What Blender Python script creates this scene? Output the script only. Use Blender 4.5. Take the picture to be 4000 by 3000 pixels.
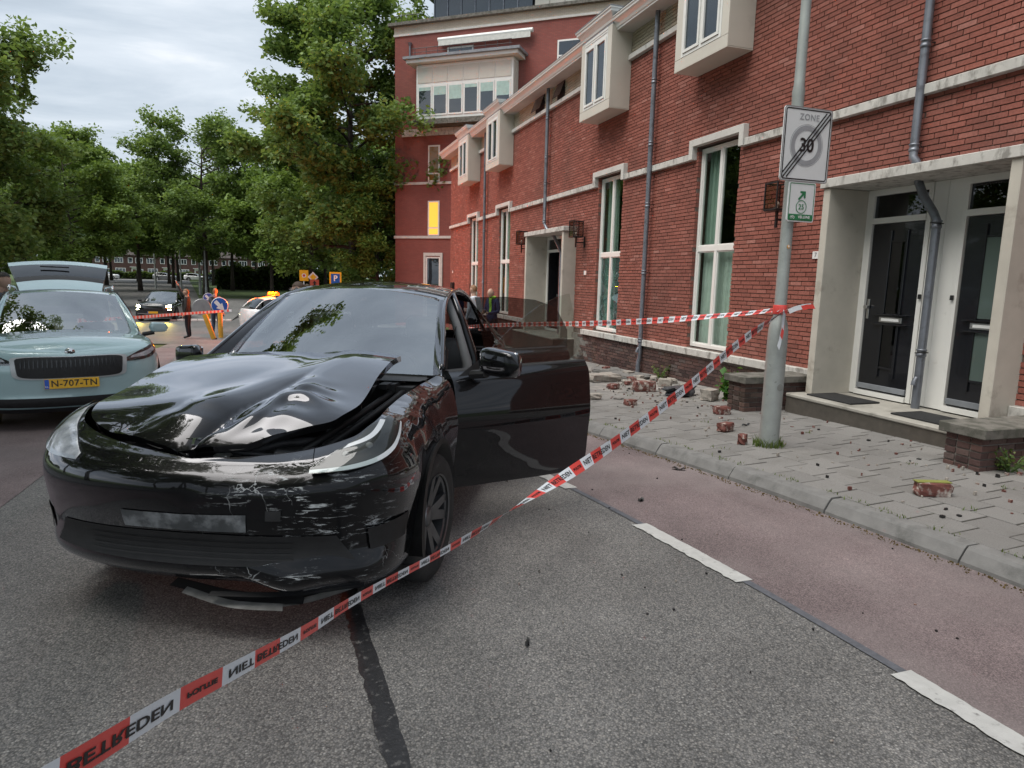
import bpy, bmesh, math, random
import numpy as np
from mathutils import Vector, Matrix, Euler
random.seed(7); RNG = np.random.default_rng(11)
for o in list(bpy.data.objects): bpy.data.objects.remove(o)
S = bpy.context.scene
C = S.collection
R = math.radians
# ------------------------------------------------------------------ camera
F, PITCH, ROLL, YAW, H = 2600.0, R(8.745), R(1.436), R(18.954), 1.65
cy, sy, cp, sp = math.cos(YAW), math.sin(YAW), math.cos(PITCH), math.sin(PITCH)
fwd = Vector((sy*cp, cy*cp, -sp)); rt = Vector((cy, -sy, 0)); up = rt.cross(fwd)
rx = math.cos(ROLL)*rt + math.sin(ROLL)*up; ux = -math.sin(ROLL)*rt + math.cos(ROLL)*up
cam = bpy.data.cameras.new('camera'); co = bpy.data.objects.new('camera', cam); C.objects.link(co)
m = Matrix.Identity(4)
for i in range(3): m[i][0] = rx[i]; m[i][1] = ux[i]; m[i][2] = -fwd[i]; m[i][3] = (0, 0, H)[i]
co.matrix_world = m
cam.sensor_width = 36; cam.lens = 36*F/4000; cam.clip_end = 3000; cam.clip_start = .05
S.camera = co
# ------------------------------------------------------------------ world, sun, exposure
SUN_EL, SUN_AZ = R(63), R(-100)            # azimuth measured from +Y towards +X
w = bpy.data.worlds.new('World'); S.world = w; w.use_nodes = True
nt = w.node_tree; N = nt.nodes; L = nt.links
for n in list(N): N.remove(n)
def node(t, nt_=None, **kw):
    n = (nt_ or nt).nodes.new(t)
    for k, v in kw.items(): setattr(n, k, v)
    return n
out = node('ShaderNodeOutputWorld'); bg = node('ShaderNodeBackground'); L.new(bg.outputs[0], out.inputs[0])
sky = node('ShaderNodeTexSky', sky_type='NISHITA', sun_disc=False)
sky.sun_elevation = SUN_EL; sky.sun_rotation = SUN_AZ; sky.air_density = 1.3; sky.dust_density = 2.0; sky.altitude = 20
tc = node('ShaderNodeTexCoord'); sx = node('ShaderNodeSeparateXYZ'); L.new(tc.outputs['Generated'], sx.inputs[0])
def wmath(op, a, b=None):
    n = node('ShaderNodeMath', operation=op)
    for i, q in enumerate((a, b)):
        if q is None: continue
        if isinstance(q, (int, float)): n.inputs[i].default_value = q
        else: L.new(q, n.inputs[i])
    return n.outputs[0]
zc = wmath('ADD', wmath('MAXIMUM', sx.outputs[2], 0.0), .13)
px_ = wmath('DIVIDE', sx.outputs[0], zc); py_ = wmath('DIVIDE', sx.outputs[1], zc)
cv = node('ShaderNodeCombineXYZ'); L.new(px_, cv.inputs[0]); L.new(py_, cv.inputs[1])
mp = node('ShaderNodeMapping'); mp.inputs['Rotation'].default_value = (0, 0, R(25)); mp.inputs['Scale'].default_value = (.55, 1.0, 1); L.new(cv.outputs[0], mp.inputs[0])
n1 = node('ShaderNodeTexNoise'); n1.inputs['Scale'].default_value = 1.5; n1.inputs['Detail'].default_value = 7; n1.inputs['Roughness'].default_value = .56; n1.inputs['Distortion'].default_value = .35; L.new(mp.outputs[0], n1.inputs[0])
n2 = node('ShaderNodeTexNoise'); n2.inputs['Scale'].default_value = .33; n2.inputs['Detail'].default_value = 4; L.new(mp.outputs[0], n2.inputs[0])
r1 = node('ShaderNodeValToRGB'); L.new(wmath('ADD', wmath('MULTIPLY', n1.outputs[0], .62), wmath('MULTIPLY', n2.outputs[0], .38)), r1.inputs[0])
e = r1.color_ramp.elements
e[0].position = .37; e[0].color = (4.3, 4.95, 5.75, 1); e[1].position = .64; e[1].color = (10.8, 10.9, 11.0, 1)
q = e.new(.46); q.color = (5.6, 6.4, 7.3, 1); q = e.new(.55); q.color = (7.4, 8.1, 8.9, 1)
mx = node('ShaderNodeMix', data_type='RGBA'); mx.inputs[0].default_value = .93
L.new(sky.outputs[0], mx.inputs[6]); L.new(r1.outputs[0], mx.inputs[7])
L.new(mx.outputs[2], bg.inputs[0]); bg.inputs[1].default_value = .039
sl = bpy.data.lights.new('sun', 'SUN'); so = bpy.data.objects.new('sun', sl); C.objects.link(so)
sl.energy = 1.5; sl.angle = R(50); sl.color = (1, .95, .88)
so.rotation_euler = Vector((-math.sin(SUN_AZ)*math.cos(SUN_EL), -math.cos(SUN_AZ)*math.cos(SUN_EL), -math.sin(SUN_EL))).to_track_quat('-Z', 'Y').to_euler()
so.location = (-20, 10, 40)
vs = S.view_settings; vs.view_transform = 'Standard'; vs.look = 'None'; vs.gamma = 1; vs.exposure = 1.5; vs.use_curve_mapping = False
S.render.resolution_x, S.render.resolution_y = 1024, 768
# ------------------------------------------------------------------ helpers: materials
MATS = {}
def newmat(name):
    mt = bpy.data.materials.new(name); mt.use_nodes = True; n = mt.node_tree.nodes
    b = n['Principled BSDF']; MATS[name] = mt
    return mt, mt.node_tree, b
def lk(t, a, b): t.links.new(a, b)
def ramp(t, fac, stops):
    r = t.nodes.new('ShaderNodeValToRGB'); el = r.color_ramp.elements
    while len(el) < len(stops): el.new(.5)
    for i, (p, c) in enumerate(stops): el[i].position = p; el[i].color = (*c, 1)
    lk(t, fac, r.inputs[0]); return r.outputs[0]
def tnoise(t, scale, detail=4, rough=.55, coord='Object', vec=None, sc=None, dist=0):
    n = t.nodes.new('ShaderNodeTexNoise'); n.inputs['Scale'].default_value = scale; n.inputs['Detail'].default_value = detail; n.inputs['Roughness'].default_value = rough; n.inputs['Distortion'].default_value = dist
    if vec is None:
        c = t.nodes.new('ShaderNodeTexCoord').outputs[coord]
    else: c = vec
    if sc:
        mpn = t.nodes.new('ShaderNodeMapping'); mpn.inputs['Scale'].default_value = sc; lk(t, c, mpn.inputs[0]); c = mpn.outputs[0]
    lk(t, c, n.inputs[0]); return n.outputs[0]
def tmix(t, fac, a, b, mode='MIX'):
    x = t.nodes.new('ShaderNodeMix'); x.data_type = 'RGBA'; x.blend_type = mode
    for i, q in ((0, fac), (6, a), (7, b)):
        if hasattr(q, 'is_linked'): lk(t, q, x.inputs[i])
        elif i == 0: x.inputs[0].default_value = q
        else: x.inputs[i].default_value = (*q, 1)
    return x.outputs[2]
def tmath(t, op, a, b=0.0, clamp=False):
    n = t.nodes.new('ShaderNodeMath'); n.operation = op; n.use_clamp = clamp
    for i, q in enumerate((a, b)):
        if hasattr(q, 'is_linked'): lk(t, q, n.inputs[i])
        else: n.inputs[i].default_value = q
    return n.outputs[0]
def tbump(t, b, h, strength=.3, dist=.01, normal=None):
    n = t.nodes.new('ShaderNodeBump'); n.inputs['Strength'].default_value = strength; n.inputs['Distance'].default_value = dist
    lk(t, h, n.inputs['Height']); lk(t, n.outputs[0], b.inputs['Normal'])
    if normal: lk(t, normal, n.inputs['Normal'])
def mat(name, col, rough=.6, metal=0., var=.12, scale=6., bump=0., bscale=60., coat=0., spec=.5, wear=None, wscale=3., wpos=.62, coord='Object', sc=None):
    """plain surface with noise variation, optional second colour in patches (wear) and fine relief"""
    if name in MATS: return MATS[name]
    mt, t, b = newmat(name)
    n = tnoise(t, scale, 5, coord=coord, sc=sc)
    lo = tuple(c*(1-var) for c in col); hi = tuple(min(1, c*(1+var)) for c in col)
    c = ramp(t, n, [(.3, lo), (.7, hi)])
    if wear:
        n2 = tnoise(t, wscale, 8, .65, coord=coord, sc=sc)
        f = ramp(t, n2, [(wpos-.06, (0, 0, 0)), (wpos+.08, (1, 1, 1))])
        c = tmix(t, f, c, wear)
    lk(t, c, b.inputs['Base Color'])
    b.inputs['Roughness'].default_value = rough; b.inputs['Metallic'].default_value = metal
    b.inputs['Coat Weight'].default_value = coat; b.inputs['Coat Roughness'].default_value = .03; b.inputs['Specular IOR Level'].default_value = spec
    if bump: tbump(t, b, tnoise(t, bscale, 4, coord=coord), bump, .004)
    return mt
def emit(name, col, s):
    mt, t, b = newmat(name); b.inputs['Base Color'].default_value = (*col, 1)
    b.inputs['Emission Color'].default_value = (*col, 1); b.inputs['Emission Strength'].default_value = s; return mt
def glass(name, tint=(.55, .6, .58), ior=1.6, rough=0.0, opac=0.0, dark=(.01, .012, .012)):
    """thin pane: clear/tinted transmission plus fresnel mirror; opac adds a share of dark body colour"""
    mt = bpy.data.materials.new(name); mt.use_nodes = True; t = mt.node_tree; MATS[name] = mt
    for n in list(t.nodes): t.nodes.remove(n)
    o = t.nodes.new('ShaderNodeOutputMaterial'); tr = t.nodes.new('ShaderNodeBsdfTransparent'); tr.inputs[0].default_value = (*tint, 1)
    gl = t.nodes.new('ShaderNodeBsdfGlossy'); gl.inputs['Roughness'].default_value = rough; gl.inputs[0].default_value = (.95, .97, 1, 1)
    lw = t.nodes.new('ShaderNodeLayerWeight'); f0 = ((ior-1)/(ior+1))**2
    fr = tmath(t, 'ADD', tmath(t, 'MULTIPLY', tmath(t, 'POWER', lw.outputs['Facing'], 5.0), 1-f0), f0, True)
    base = tr.outputs[0]
    if opac:
        df = t.nodes.new('ShaderNodeBsdfDiffuse'); df.inputs[0].default_value = (*dark, 1)
        m0 = t.nodes.new('ShaderNodeMixShader'); m0.inputs[0].default_value = opac; lk(t, base, m0.inputs[1]); lk(t, df.outputs[0], m0.inputs[2]); base = m0.outputs[0]
    ms = t.nodes.new('ShaderNodeMixShader'); lk(t, fr, ms.inputs[0]); lk(t, base, ms.inputs[1]); lk(t, gl.outputs[0], ms.inputs[2]); lk(t, ms.outputs[0], o.inputs[0])
    return mt
def rnd_socket(t):
    """random number per piece: per mesh island plus per object"""
    gm = t.nodes.new('ShaderNodeNewGeometry'); oi = t.nodes.new('ShaderNodeObjectInfo')
    return tmath(t, 'FRACT', tmath(t, 'ADD', gm.outputs['Random Per Island'], oi.outputs['Random']))
def brickmat(name, stops, grime=(.05, .045, .04), rough=.85, gscale=.7, gpos=.66, gamt=.5):
    mt, t, b = newmat(name)
    r = rnd_socket(t); c = ramp(t, r, stops)
    geo = t.nodes.new('ShaderNodeNewGeometry')
    n = tnoise(t, 38, 5, .6, vec=geo.outputs['Position']); c = tmix(t, .34, c, ramp(t, n, [(.3, (.22, .2, .2)), (.7, (.8, .8, .8))]), 'OVERLAY')
    n2 = tnoise(t, gscale, 7, .65, vec=geo.outputs['Position'], sc=(1, 1, .6)); f = ramp(t, n2, [(gpos-.12, (0, 0, 0)), (gpos+.1, (gamt,)*3)])
    c = tmix(t, f, c, grime); lk(t, c, b.inputs['Base Color']); b.inputs['Roughness'].default_value = rough; b.inputs['Specular IOR Level'].default_value = .25
    tbump(t, b, n, .35, .004); return mt
# ------------------------------------------------------------------ helpers: meshes and objects
def link(o, parent=None):
    C.objects.link(o)
    if parent is not None: o.parent = parent
    return o
def wloc(o):
    v = Vector((0, 0, 0))
    while o is not None: v = v + o.location; o = o.parent
    return v
class MB:
    """collects geometry for ONE mesh object"""
    def __init__(s): s.v = []; s.f = []; s.m = []; s.mi = 0
    def add(s, vs, fs, mi=None):
        o = len(s.v); s.v += [tuple(q) for q in vs]; s.f += [tuple(i+o for i in f) for f in fs]; s.m += [s.mi if mi is None else mi]*len(fs)
        return s
    def box(s, a, b, mi=None, bev=0.0, rot=None, org=None):
        x0, y0, z0 = a; x1, y1, z1 = b
        if x0 > x1: x0, x1 = x1, x0
        if y0 > y1: y0, y1 = y1, y0
        if z0 > z1: z0, z1 = z1, z0
        if bev <= 0:
            vs = [(x0,y0,z0),(x1,y0,z0),(x1,y1,z0),(x0,y1,z0),(x0,y0,z1),(x1,y0,z1),(x1,y1,z1),(x0,y1,z1)]
            fs = [(0,3,2,1),(4,5,6,7),(0,1,5,4),(1,2,6,5),(2,3,7,6),(3,0,4,7)]
        else:
            bm = bmesh.new(); bmesh.ops.create_cube(bm, size=1)
            for v in bm.verts: v.co = Vector(((x0+x1)/2+v.co.x*(x1-x0), (y0+y1)/2+v.co.y*(y1-y0), (z0+z1)/2+v.co.z*(z1-z0)))
            bev = min(bev, .45*min(x1-x0, y1-y0, z1-z0))
            bmesh.ops.bevel(bm, geom=bm.edges[:]+bm.verts[:], offset=bev, segments=1, affect='EDGES', profile=.5)
            bm.verts.index_update(); vs = [tuple(v.co) for v in bm.verts]; fs = [tuple(v.index for v in f.verts) for f in bm.faces]; bm.free()
        if rot is not None:
            oc = Vector(org) if org is not None else Vector(((x0+x1)/2, (y0+y1)/2, (z0+z1)/2))
            M = rot if isinstance(rot, Matrix) else Euler(rot).to_matrix()
            vs = [tuple(M @ (Vector(v)-oc)+oc) for v in vs]
        return s.add(vs, fs, mi)
    def tube(s, pts, rad, n=8, caps=True, mi=None):
        pts = [Vector(p) for p in pts]; k = len(pts); rad = [rad]*k if not hasattr(rad, '__len__') else rad
        vs = []; fs = []; prev = None
        for i, p in enumerate(pts):
            d = (pts[min(i+1, k-1)]-pts[max(i-1, 0)])
            d = d.normalized() if d.length > 1e-9 else Vector((0, 0, 1))
            if prev is None:
                a = Vector((1, 0, 0)) if abs(d.x) < .9 else Vector((0, 1, 0)); a = (a-d*a.dot(d)).normalized()
            else:
                a = prev-d*prev.dot(d); a = a.normalized() if a.length > 1e-6 else Vector((1, 0, 0))
            prev = a; b = d.cross(a)
            for j in range(n):
                t = 2*math.pi*j/n; vs.append(p+(a*math.cos(t)+b*math.sin(t))*rad[i])
        for i in range(k-1):
            for j in range(n):
                fs.append((i*n+j, i*n+(j+1) % n, (i+1)*n+(j+1) % n, (i+1)*n+j))
        if caps: fs.append(tuple(reversed(range(n)))); fs.append(tuple((k-1)*n+j for j in range(n)))
        return s.add(vs, fs, mi)
    def lathe(s, prof, axis='Z', c=(0, 0, 0), n=24, mi=None, closed=False):
        vs = []; fs = []; c = Vector(c)
        for (r, h) in prof:
            for j in range(n):
                t = 2*math.pi*j/n; a, b = r*math.cos(t), r*math.sin(t)
                vs.append(c+Vector({'Z': (a, b, h), 'X': (h, a, b), 'Y': (b, h, a)}[axis]))
        k = len(prof)
        for i in range(k-1 if not closed else k):
            i2 = (i+1) % k
            for j in range(n): fs.append((i*n+j, i*n+(j+1) % n, i2*n+(j+1) % n, i2*n+j))
        return s.add(vs, fs, mi)
    def prism(s, poly, d, to3, mi=None):
        """2-D polygon extruded by d; to3(a,b,h)->xyz"""
        n = len(poly)
        vs = [to3(a, b, 0) for a, b in poly]+[to3(a, b, d) for a, b in poly]
        fs = [tuple(range(n))[::-1], tuple(range(n, 2*n))]+[(i, (i+1) % n, n+(i+1) % n, n+i) for i in range(n)]
        return s.add(vs, fs, mi)
    def grid(s, P, mi=None, flip=False):
        """P: array rows x cols x 3"""
        P = np.asarray(P); r, c = P.shape[:2]
        fs = [((i*c+j), (i*c+j+1), ((i+1)*c+j+1), ((i+1)*c+j)) for i in range(r-1) for j in range(c-1)]
        if flip: fs = [f[::-1] for f in fs]
        return s.add([tuple(p) for p in P.reshape(-1, 3)], fs, mi)
    def build(s, name, mats, parent=None, smooth=False, world=False, fix=True, sharp=None):
        me = bpy.data.meshes.new(name)
        vs = s.v
        if world and parent is not None:
            o = wloc(parent); vs = [(a-o.x, b-o.y, c-o.z) for a, b, c in vs]
        me.from_pydata(vs, [], s.f)
        if not isinstance(mats, (list, tuple)): mats = [mats]
        for q in mats: me.materials.append(q)
        if len(mats) > 1: me.polygons.foreach_set('material_index', s.m)
        if smooth:
            me.polygons.foreach_set('use_smooth', [True]*len(me.polygons))
            if sharp: me.set_sharp_from_angle(angle=R(sharp))
        if fix:
            bm = bmesh.new(); bm.from_mesh(me); bmesh.ops.recalc_face_normals(bm, faces=bm.faces); bm.to_mesh(me); bm.free()
        me.update()
        return link(bpy.data.objects.new(name, me), parent)
def tag(o, label=None, cat=None, group=None, kind=None):
    if label: o['label'] = label
    if cat: o['category'] = cat
    if group: o['group'] = group
    if kind: o['kind'] = kind
    return o
def thing(name, label, cat, loc=(0, 0, 0), rz=0., group=None):
    o = bpy.data.objects.new(name, None); o.empty_display_size = .2; link(o); o.location = loc; o.rotation_euler = (0, 0, rz)
    return tag(o, label, cat, group)
def dup(o, parent=None):
    c = o.copy(); link(c, parent)
    for ch in o.children: dup(ch, c)
    return c
def one(name, mb, mats, label, cat, group=None, loc=None, **kw):
    """a thing that is a single mesh, given in world coordinates; origin moved to its base"""
    a = np.array(mb.v); base = np.array([a[:, 0].mean(), a[:, 1].mean(), a[:, 2].min()]) if loc is None else np.array(loc)
    mb.v = [tuple(q) for q in a-base]
    o = mb.build(name, mats, **kw); o.location = tuple(base); return tag(o, label, cat, group)
def text_mesh(s, size, to3, bold=0.0, align='CENTER', mirror=False, extr=0.0, spacing=1.0):
    """returns MB of flat lettering; to3(x,y) maps the text plane to 3-D"""
    cu = bpy.data.curves.new('lettering', 'FONT'); cu.body = s; cu.size = size; cu.align_x = align; cu.align_y = 'CENTER'; cu.offset = bold; cu.space_character = spacing; cu.resolution_u = 3
    ob = bpy.data.objects.new('lettering', cu); key = (s, size, bold, align, spacing)
    if key not in TXT:
        TMP.collection.objects.link(ob); dg = tmp_dg(); me = ob.evaluated_get(dg).to_mesh()
        TXT[key] = ([(v.co.x, v.co.y) for v in me.vertices], [tuple(p.vertices) for p in me.polygons]); ob.to_mesh_clear(); TMP.collection.objects.unlink(ob)
    vs_, fs_ = TXT[key]; mb = MB(); mb.add([to3(-x if mirror else x, y) for x, y in vs_], fs_)
    bpy.data.objects.remove(ob); bpy.data.curves.remove(cu); return mb
TXT = {}; TMP = bpy.data.scenes.new('workbench')
def tmp_dg():
    with bpy.context.temp_override(scene=TMP, view_layer=TMP.view_layers[0]):
        d = bpy.context.evaluated_depsgraph_get(); d.update(); return d
# ------------------------------------------------------------------ the lie of the land
GK = np.array([(-60, 0), (4, 0), (28, -.75), (50, -1.25), (58, -1.25), (80, -.75), (110, -.3), (190, .35), (700, 1.2)])
def g(y):
    return float(np.mean(np.interp(np.linspace(y-2, y+2, 9), GK[:, 0], GK[:, 1])))
KK = np.array([(-12, 4.1), (-3, 4.08), (1, 3.99), (2.41, 3.915), (2.91, 3.87), (3.79, 3.77), (4.75, 3.66), (5.7, 3.51), (6.7, 3.36), (9, 3.0), (12, 2.6), (16, 2.2), (24, 1.7), (34, 1.4)])
def kx(y):
    return float(np.mean(np.interp(np.linspace(y-.6, y+.6, 7), KK[:, 0], KK[:, 1])))
def strip(name, ys, xl, xr, dz, m, kind='structure', parent=None):
    mb = MB(); P = [[(xl(y), y, g(y)+dz), (xr(y), y, g(y)+dz)] for y in ys]
    mb.grid(P, flip=False); o = mb.build(name, m, parent)
    if kind and parent is None: o['kind'] = kind
    return o
# ------------------------------------------------------------------ ground materials
def aggregate(name, stops, scale, edge=.25, rough=.8, big=None, bump=.5, tint=None):
    mt, t, b = newmat(name)
    geo = t.nodes.new('ShaderNodeNewGeometry'); P = geo.outputs['Position']
    v = t.nodes.new('ShaderNodeTexVoronoi'); v.inputs['Scale'].default_value = scale; lk(t, P, v.inputs['Vector'])
    v.inputs['Randomness'].default_value = 1.0
    c = ramp(t, tmath(t, 'FRACT', tmath(t, 'MULTIPLY', v.outputs['Color'], 1.0)), stops)
    d = ramp(t, v.outputs['Distance'], [(.25, (1, 1, 1)), (.75, (edge,)*3)])
    c = tmix(t, 1.0, c, d, 'MULTIPLY')
    n = tnoise(t, 1.1, 6, .6, vec=P); c = tmix(t, .42, c, ramp(t, n, [(.3, (.3,)*3), (.72, (.72,)*3)]), 'OVERLAY')
    n3 = tnoise(t, .28, 4, .6, vec=P); c = tmix(t, .35, c, ramp(t, n3, [(.35, (.34,)*3), (.65, (.64,)*3)]), 'OVERLAY')
    n4 = tnoise(t, 1.0, 5, .6, vec=P, sc=(1.7, .09, 1)); c = tmix(t, .4, c, ramp(t, n4, [(.35, (.36,)*3), (.65, (.62,)*3)]), 'OVERLAY')
    n5 = tnoise(t, 2.3, 8, .7, vec=P); c = tmix(t, ramp(t, n5, [(.62, (0, 0, 0)), (.74, (.35,)*3)]), c, (.06, .058, .056))
    if tint:
        n2 = tnoise(t, .9, 6, .6, vec=P); c = tmix(t, ramp(t, n2, [(.42, (0, 0, 0)), (.68, (.5,)*3)]), c, tint)
    lk(t, c, b.inputs['Base Color']); b.inputs['Roughness'].default_value = rough; b.inputs['Specular IOR Level'].default_value = .35
    tbump(t, b, tmath(t, 'MULTIPLY', v.outputs['Distance'], -1.0), bump, .004)
    return mt
ASPH = aggregate('asphalt', [(.0, (.085, .085, .086)), (.3, (.155, .152, .149)), (.6, (.225, .219, .213)), (.82, (.28, .265, .247)), (.95, (.38, .37, .355))], 128, .52, .72)
REDL = aggregate('red_asphalt', [(0, (.13, .102, .104)), (.4, (.2, .158, .16)), (.75, (.24, .187, .187)), (.95, (.32, .255, .245))], 150, .55, .82, bump=.3, tint=(.25, .217, .212))
FARA = aggregate('far_asphalt', [(0, (.10, .10, .10)), (.5, (.17, .168, .165)), (1, (.25, .245, .24))], 60, .6, .6)
PAINT = mat('road_paint', (.47, .47, .455), .6, var=.1, scale=14, wear=(.2, .195, .19), wscale=22, wpos=.64, bump=.4, bscale=160)
SEAL = mat('bitumen_seal', (.022, .022, .024), .5, var=.3, scale=30, wear=(.16, .155, .15), wscale=26, wpos=.62, bump=.5, bscale=120)
SEALG = mat('grey_seal', (.1, .105, .12), .75, var=.2, scale=30, bump=.3, bscale=150)
KERBM = mat('kerb_concrete', (.175, .173, .168), .85, var=.16, scale=9, wear=(.11, .11, .105), wscale=5, wpos=.6, bump=.35, bscale=120)
SOIL = mat('joint_soil', (.03, .027, .02), .95, var=.35, scale=40, wear=(.06, .075, .025), wscale=6, wpos=.6, bump=.5)
GRASSG = mat('grass_ground', (.06, .095, .028), .95, var=.4, scale=3, wear=(.09, .085, .04), wscale=.9, wpos=.66, bump=.6, bscale=40)
def slabmat():
    mt, t, b = newmat('pavement_slab')
    r = rnd_socket(t); c = ramp(t, r, [(0, (.162, .157, .150)), (.5, (.182, .177, .169)), (1, (.203, .197, .188))])
    geo = t.nodes.new('ShaderNodeNewGeometry'); P = geo.outputs['Position']
    n = tnoise(t, 130, 3, .7, vec=P); c = tmix(t, .45, c, ramp(t, n, [(.3, (.28,)*3), (.7, (.76,)*3)]), 'OVERLAY')
    n2 = tnoise(t, 1.6, 8, .68, vec=P); c = tmix(t, ramp(t, n2, [(.5, (0, 0, 0)), (.75, (.6,)*3)]), c, (.095, .09, .08))
    vd = t.nodes.new('ShaderNodeVectorMath'); vd.operation = 'DISTANCE'; lk(t, P, vd.inputs[0]); vd.inputs[1].default_value = (6.0, 10.9, 0)
    du = tmath(t, 'MULTIPLY', ramp(t, tmath(t, 'MULTIPLY', vd.outputs['Value'], .25), [(.15, (1, 1, 1)), (.85, (0, 0, 0))]), ramp(t, tnoise(t, 3.5, 8, .7, vec=P), [(.4, (0, 0, 0)), (.62, (.75,)*3)]))
    c = tmix(t, du, c, (.36, .33, .3))
    lk(t, c, b.inputs['Base Color']); b.inputs['Roughness'].default_value = .88; tbump(t, b, n, .4, .004); return mt
SLAB = slabmat()
# ------------------------------------------------------------------ ground, road, lanes, markings
def frange(a, b, s):
    return [a+(b-a)*i/max(1, round((b-a)/s)) for i in range(max(1, round((b-a)/s))+1)]
strip('ground', frange(-60, 120, 3)+frange(130, 700, 20), lambda y: -450, lambda y: 450, -.03, GRASSG)
strip('road', frange(-12, 24, .5), lambda y: -3.6, lambda y: kx(y)+.06, 0, ASPH)
strip('junction', frange(24, 62, 1.0), lambda y: -34 if y > 27 else -3.6-(y-24)*6, lambda y: min(40, 1.5+max(0, (y-34)*2.2)), .002, FARA)
strip('road_branch', frange(62, 170, 3), lambda y: -14-(y-62)*.17-8*max(0, (y-62)/100)**1.5, lambda y: -6.5-(y-62)*.13, .004, FARA)
strip('side_road', frange(62, 76, 2), lambda y: -6, lambda y: 45, .003, FARA)
# the main road runs on behind the junction
bl = lambda y: kx(y)-1.47
strip('bike_lane', frange(-10, 22, .4), lambda y: kx(y)-1.4, lambda y: kx(y)+.05, .004, REDL)
strip('left_bike_lane', frange(-10, 22, .5), lambda y: -3.5-.02*max(0, y-6)**1.4, lambda y: -1.97-.02*max(0, y-6)**1.4, .004, REDL)
strip('lane_seal', frange(-6, 14, .4), lambda y: kx(y)-1.44, lambda y: kx(y)-1.39, .0055, SEALG)
def ragged(name, ys, xc, wd, dz, m, amp, label=None):
    rr = random.Random(5); mb = MB(); P = []
    for y in ys:
        P.append([(xc(y)-wd/2+rr.uniform(-amp, amp), y, g(y)+dz), (xc(y)+wd/2+rr.uniform(-amp, amp)*.4, y, g(y)+dz)])
    mb.grid(P); o = mb.build(name, m); o['kind'] = 'structure'; return o
for k, (a, b) in enumerate(((-1.1, -.1), (.85, 1.98), (2.94, 3.93), (4.86, 5.85), (6.8, 7.8), (8.75, 9.75), (10.7, 11.7))):
    ragged('lane_dash', frange(a, b, .03), lambda y: kx(y)-1.43, .115, .008, PAINT, .007)
ragged('road_seam', frange(.6, 7, .05), lambda y: .325+.02*math.sin(y*1.4)-max(0, y-2.5)*.02, .085, .0035, SEAL, .009)
for a in frange(60, 80, 2.4):
    ragged('edge_dash', frange(a, a+1.3, .4), lambda y: -8.2-(y-62)*.17, .3, .012, PAINT, .01)
# ------------------------------------------------------------------ kerb stones, pavement slabs
right_kerb = thing('right_kerb', None, None, (3.9, 0, 0)); right_kerb['kind'] = 'structure'
kp = [(0, -.1), (.012, .03), (.055, .098), (.075, .118), (.17, .121), (.17, -.1)]
prng = random.Random(3)
def kerb_stone(y0, y1, xf, sgn, parent, name='kerb_stone'):
    mb = MB(); n = len(kp); rings = []
    dz = prng.uniform(-.006, .006)
    for y in (y0+.006, (y0+y1)/2, y1-.006):
        rings.append([(xf(y)+sgn*a, y, g(y)+b+dz) for a, b in kp])
    for i in range(2):
        for j in range(n):
            pass
    vs = [p for r in rings for p in r]; fs = [(i*n+j, i*n+(j+1) % n, (i+1)*n+(j+1) % n, (i+1)*n+j) for i in range(2) for j in range(n)]
    fs += [tuple(range(n))[::-1], tuple(range(2*n, 3*n))]
    mb.add(vs, fs); return mb.build(name, KERBM, parent, world=True)
y = -6.04
while y < 26:
    kerb_stone(y, y+.98, kx, 1, right_kerb); y += .98
left_kerb = thing('left_kerb', None, None, (-3.6, 0, 0)); left_kerb['kind'] = 'structure'
lkx = lambda y: -3.58-.02*max(0, y-6)**1.4
y = -6
while y < 24:
    kerb_stone(y, y+.98, lkx, -1, left_kerb); y += .98
strip('pavement', frange(-8, 30, .5), lambda y: kx(y)+.15, lambda y: 7.0, .1155, SOIL)
pav = bpy.data.objects['pavement']
strip('left_pavement', frange(-8, 24, .5), lambda y: lkx(y)-2.6, lambda y: lkx(y)-.16, .11, SLAB)
tile_me = None
def tile_mesh(s=.2885, h=.045, b=.003):
    mb = MB(); a = s/2
    top = [(-a+b, -a+b, h), (a-b, -a+b, h), (a-b, a-b, h), (-a+b, a-b, h)]; mid = [(-a, -a, h-b), (a, -a, h-b), (a, a, h-b), (-a, a, h-b)]; bot = [(-a, -a, 0), (a, -a, 0), (a, a, 0), (-a, a, 0)]
    fs = [(0, 1, 2, 3)]
    for i in range(4):
        j = (i+1) % 4; fs += [(4+i, 4+j, j, i), (8+i, 8+j, 4+j, 4+i)]
    mb.add(top+mid+bot, fs); return mb
tiles = []
row = 0
t = .32
while t < 4.6:
    y = -3.2+(.15 if row % 2 else 0)
    while y < 27:
        x = kx(y)+t; sl_ = (kx(y+.2)-kx(y-.2))/.4
        if x < 6.95 and not (y < 1.0 and x < 4.2):
            tiles.append((x, y, g(y)+.12-.045+prng.uniform(-.0012, .003), -math.atan(sl_)+prng.uniform(-.008, .008), prng.uniform(-.004, .004), prng.uniform(-.004, .004)))
        y += .301
    row += 1; t += .301
def vis(x, y, z):
    v = Vector((x, y, z-H)); d = v.dot(fwd)
    if d < .3: return None
    return 2000+F*v.dot(rx)/d, 1500-F*v.dot(ux)/d, d
gs = lambda y: math.atan(g(y+.3)-g(y-.3))/.6
near = []
rest = []
for q in tiles:
    p = vis(*q[:3])
    if p and p[0] < 4080 and 1150 < p[1] < 3000: near.append((p[2], q))
    else: rest.append(q)
near.sort(key=lambda a: a[0]); rest += [q for _, q in near[300:]]
tb = tile_mesh().build('paving_slab', SLAB, pav)
for k, (_, q) in enumerate(near[:300]):
    o = tb if k == 0 else tb.copy()
    if k: link(o, pav)
    o.location = q[:3]; o.rotation_euler = (q[4]+gs(q[1]), q[5], q[3])
mb = MB(); base = tile_mesh()
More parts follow.
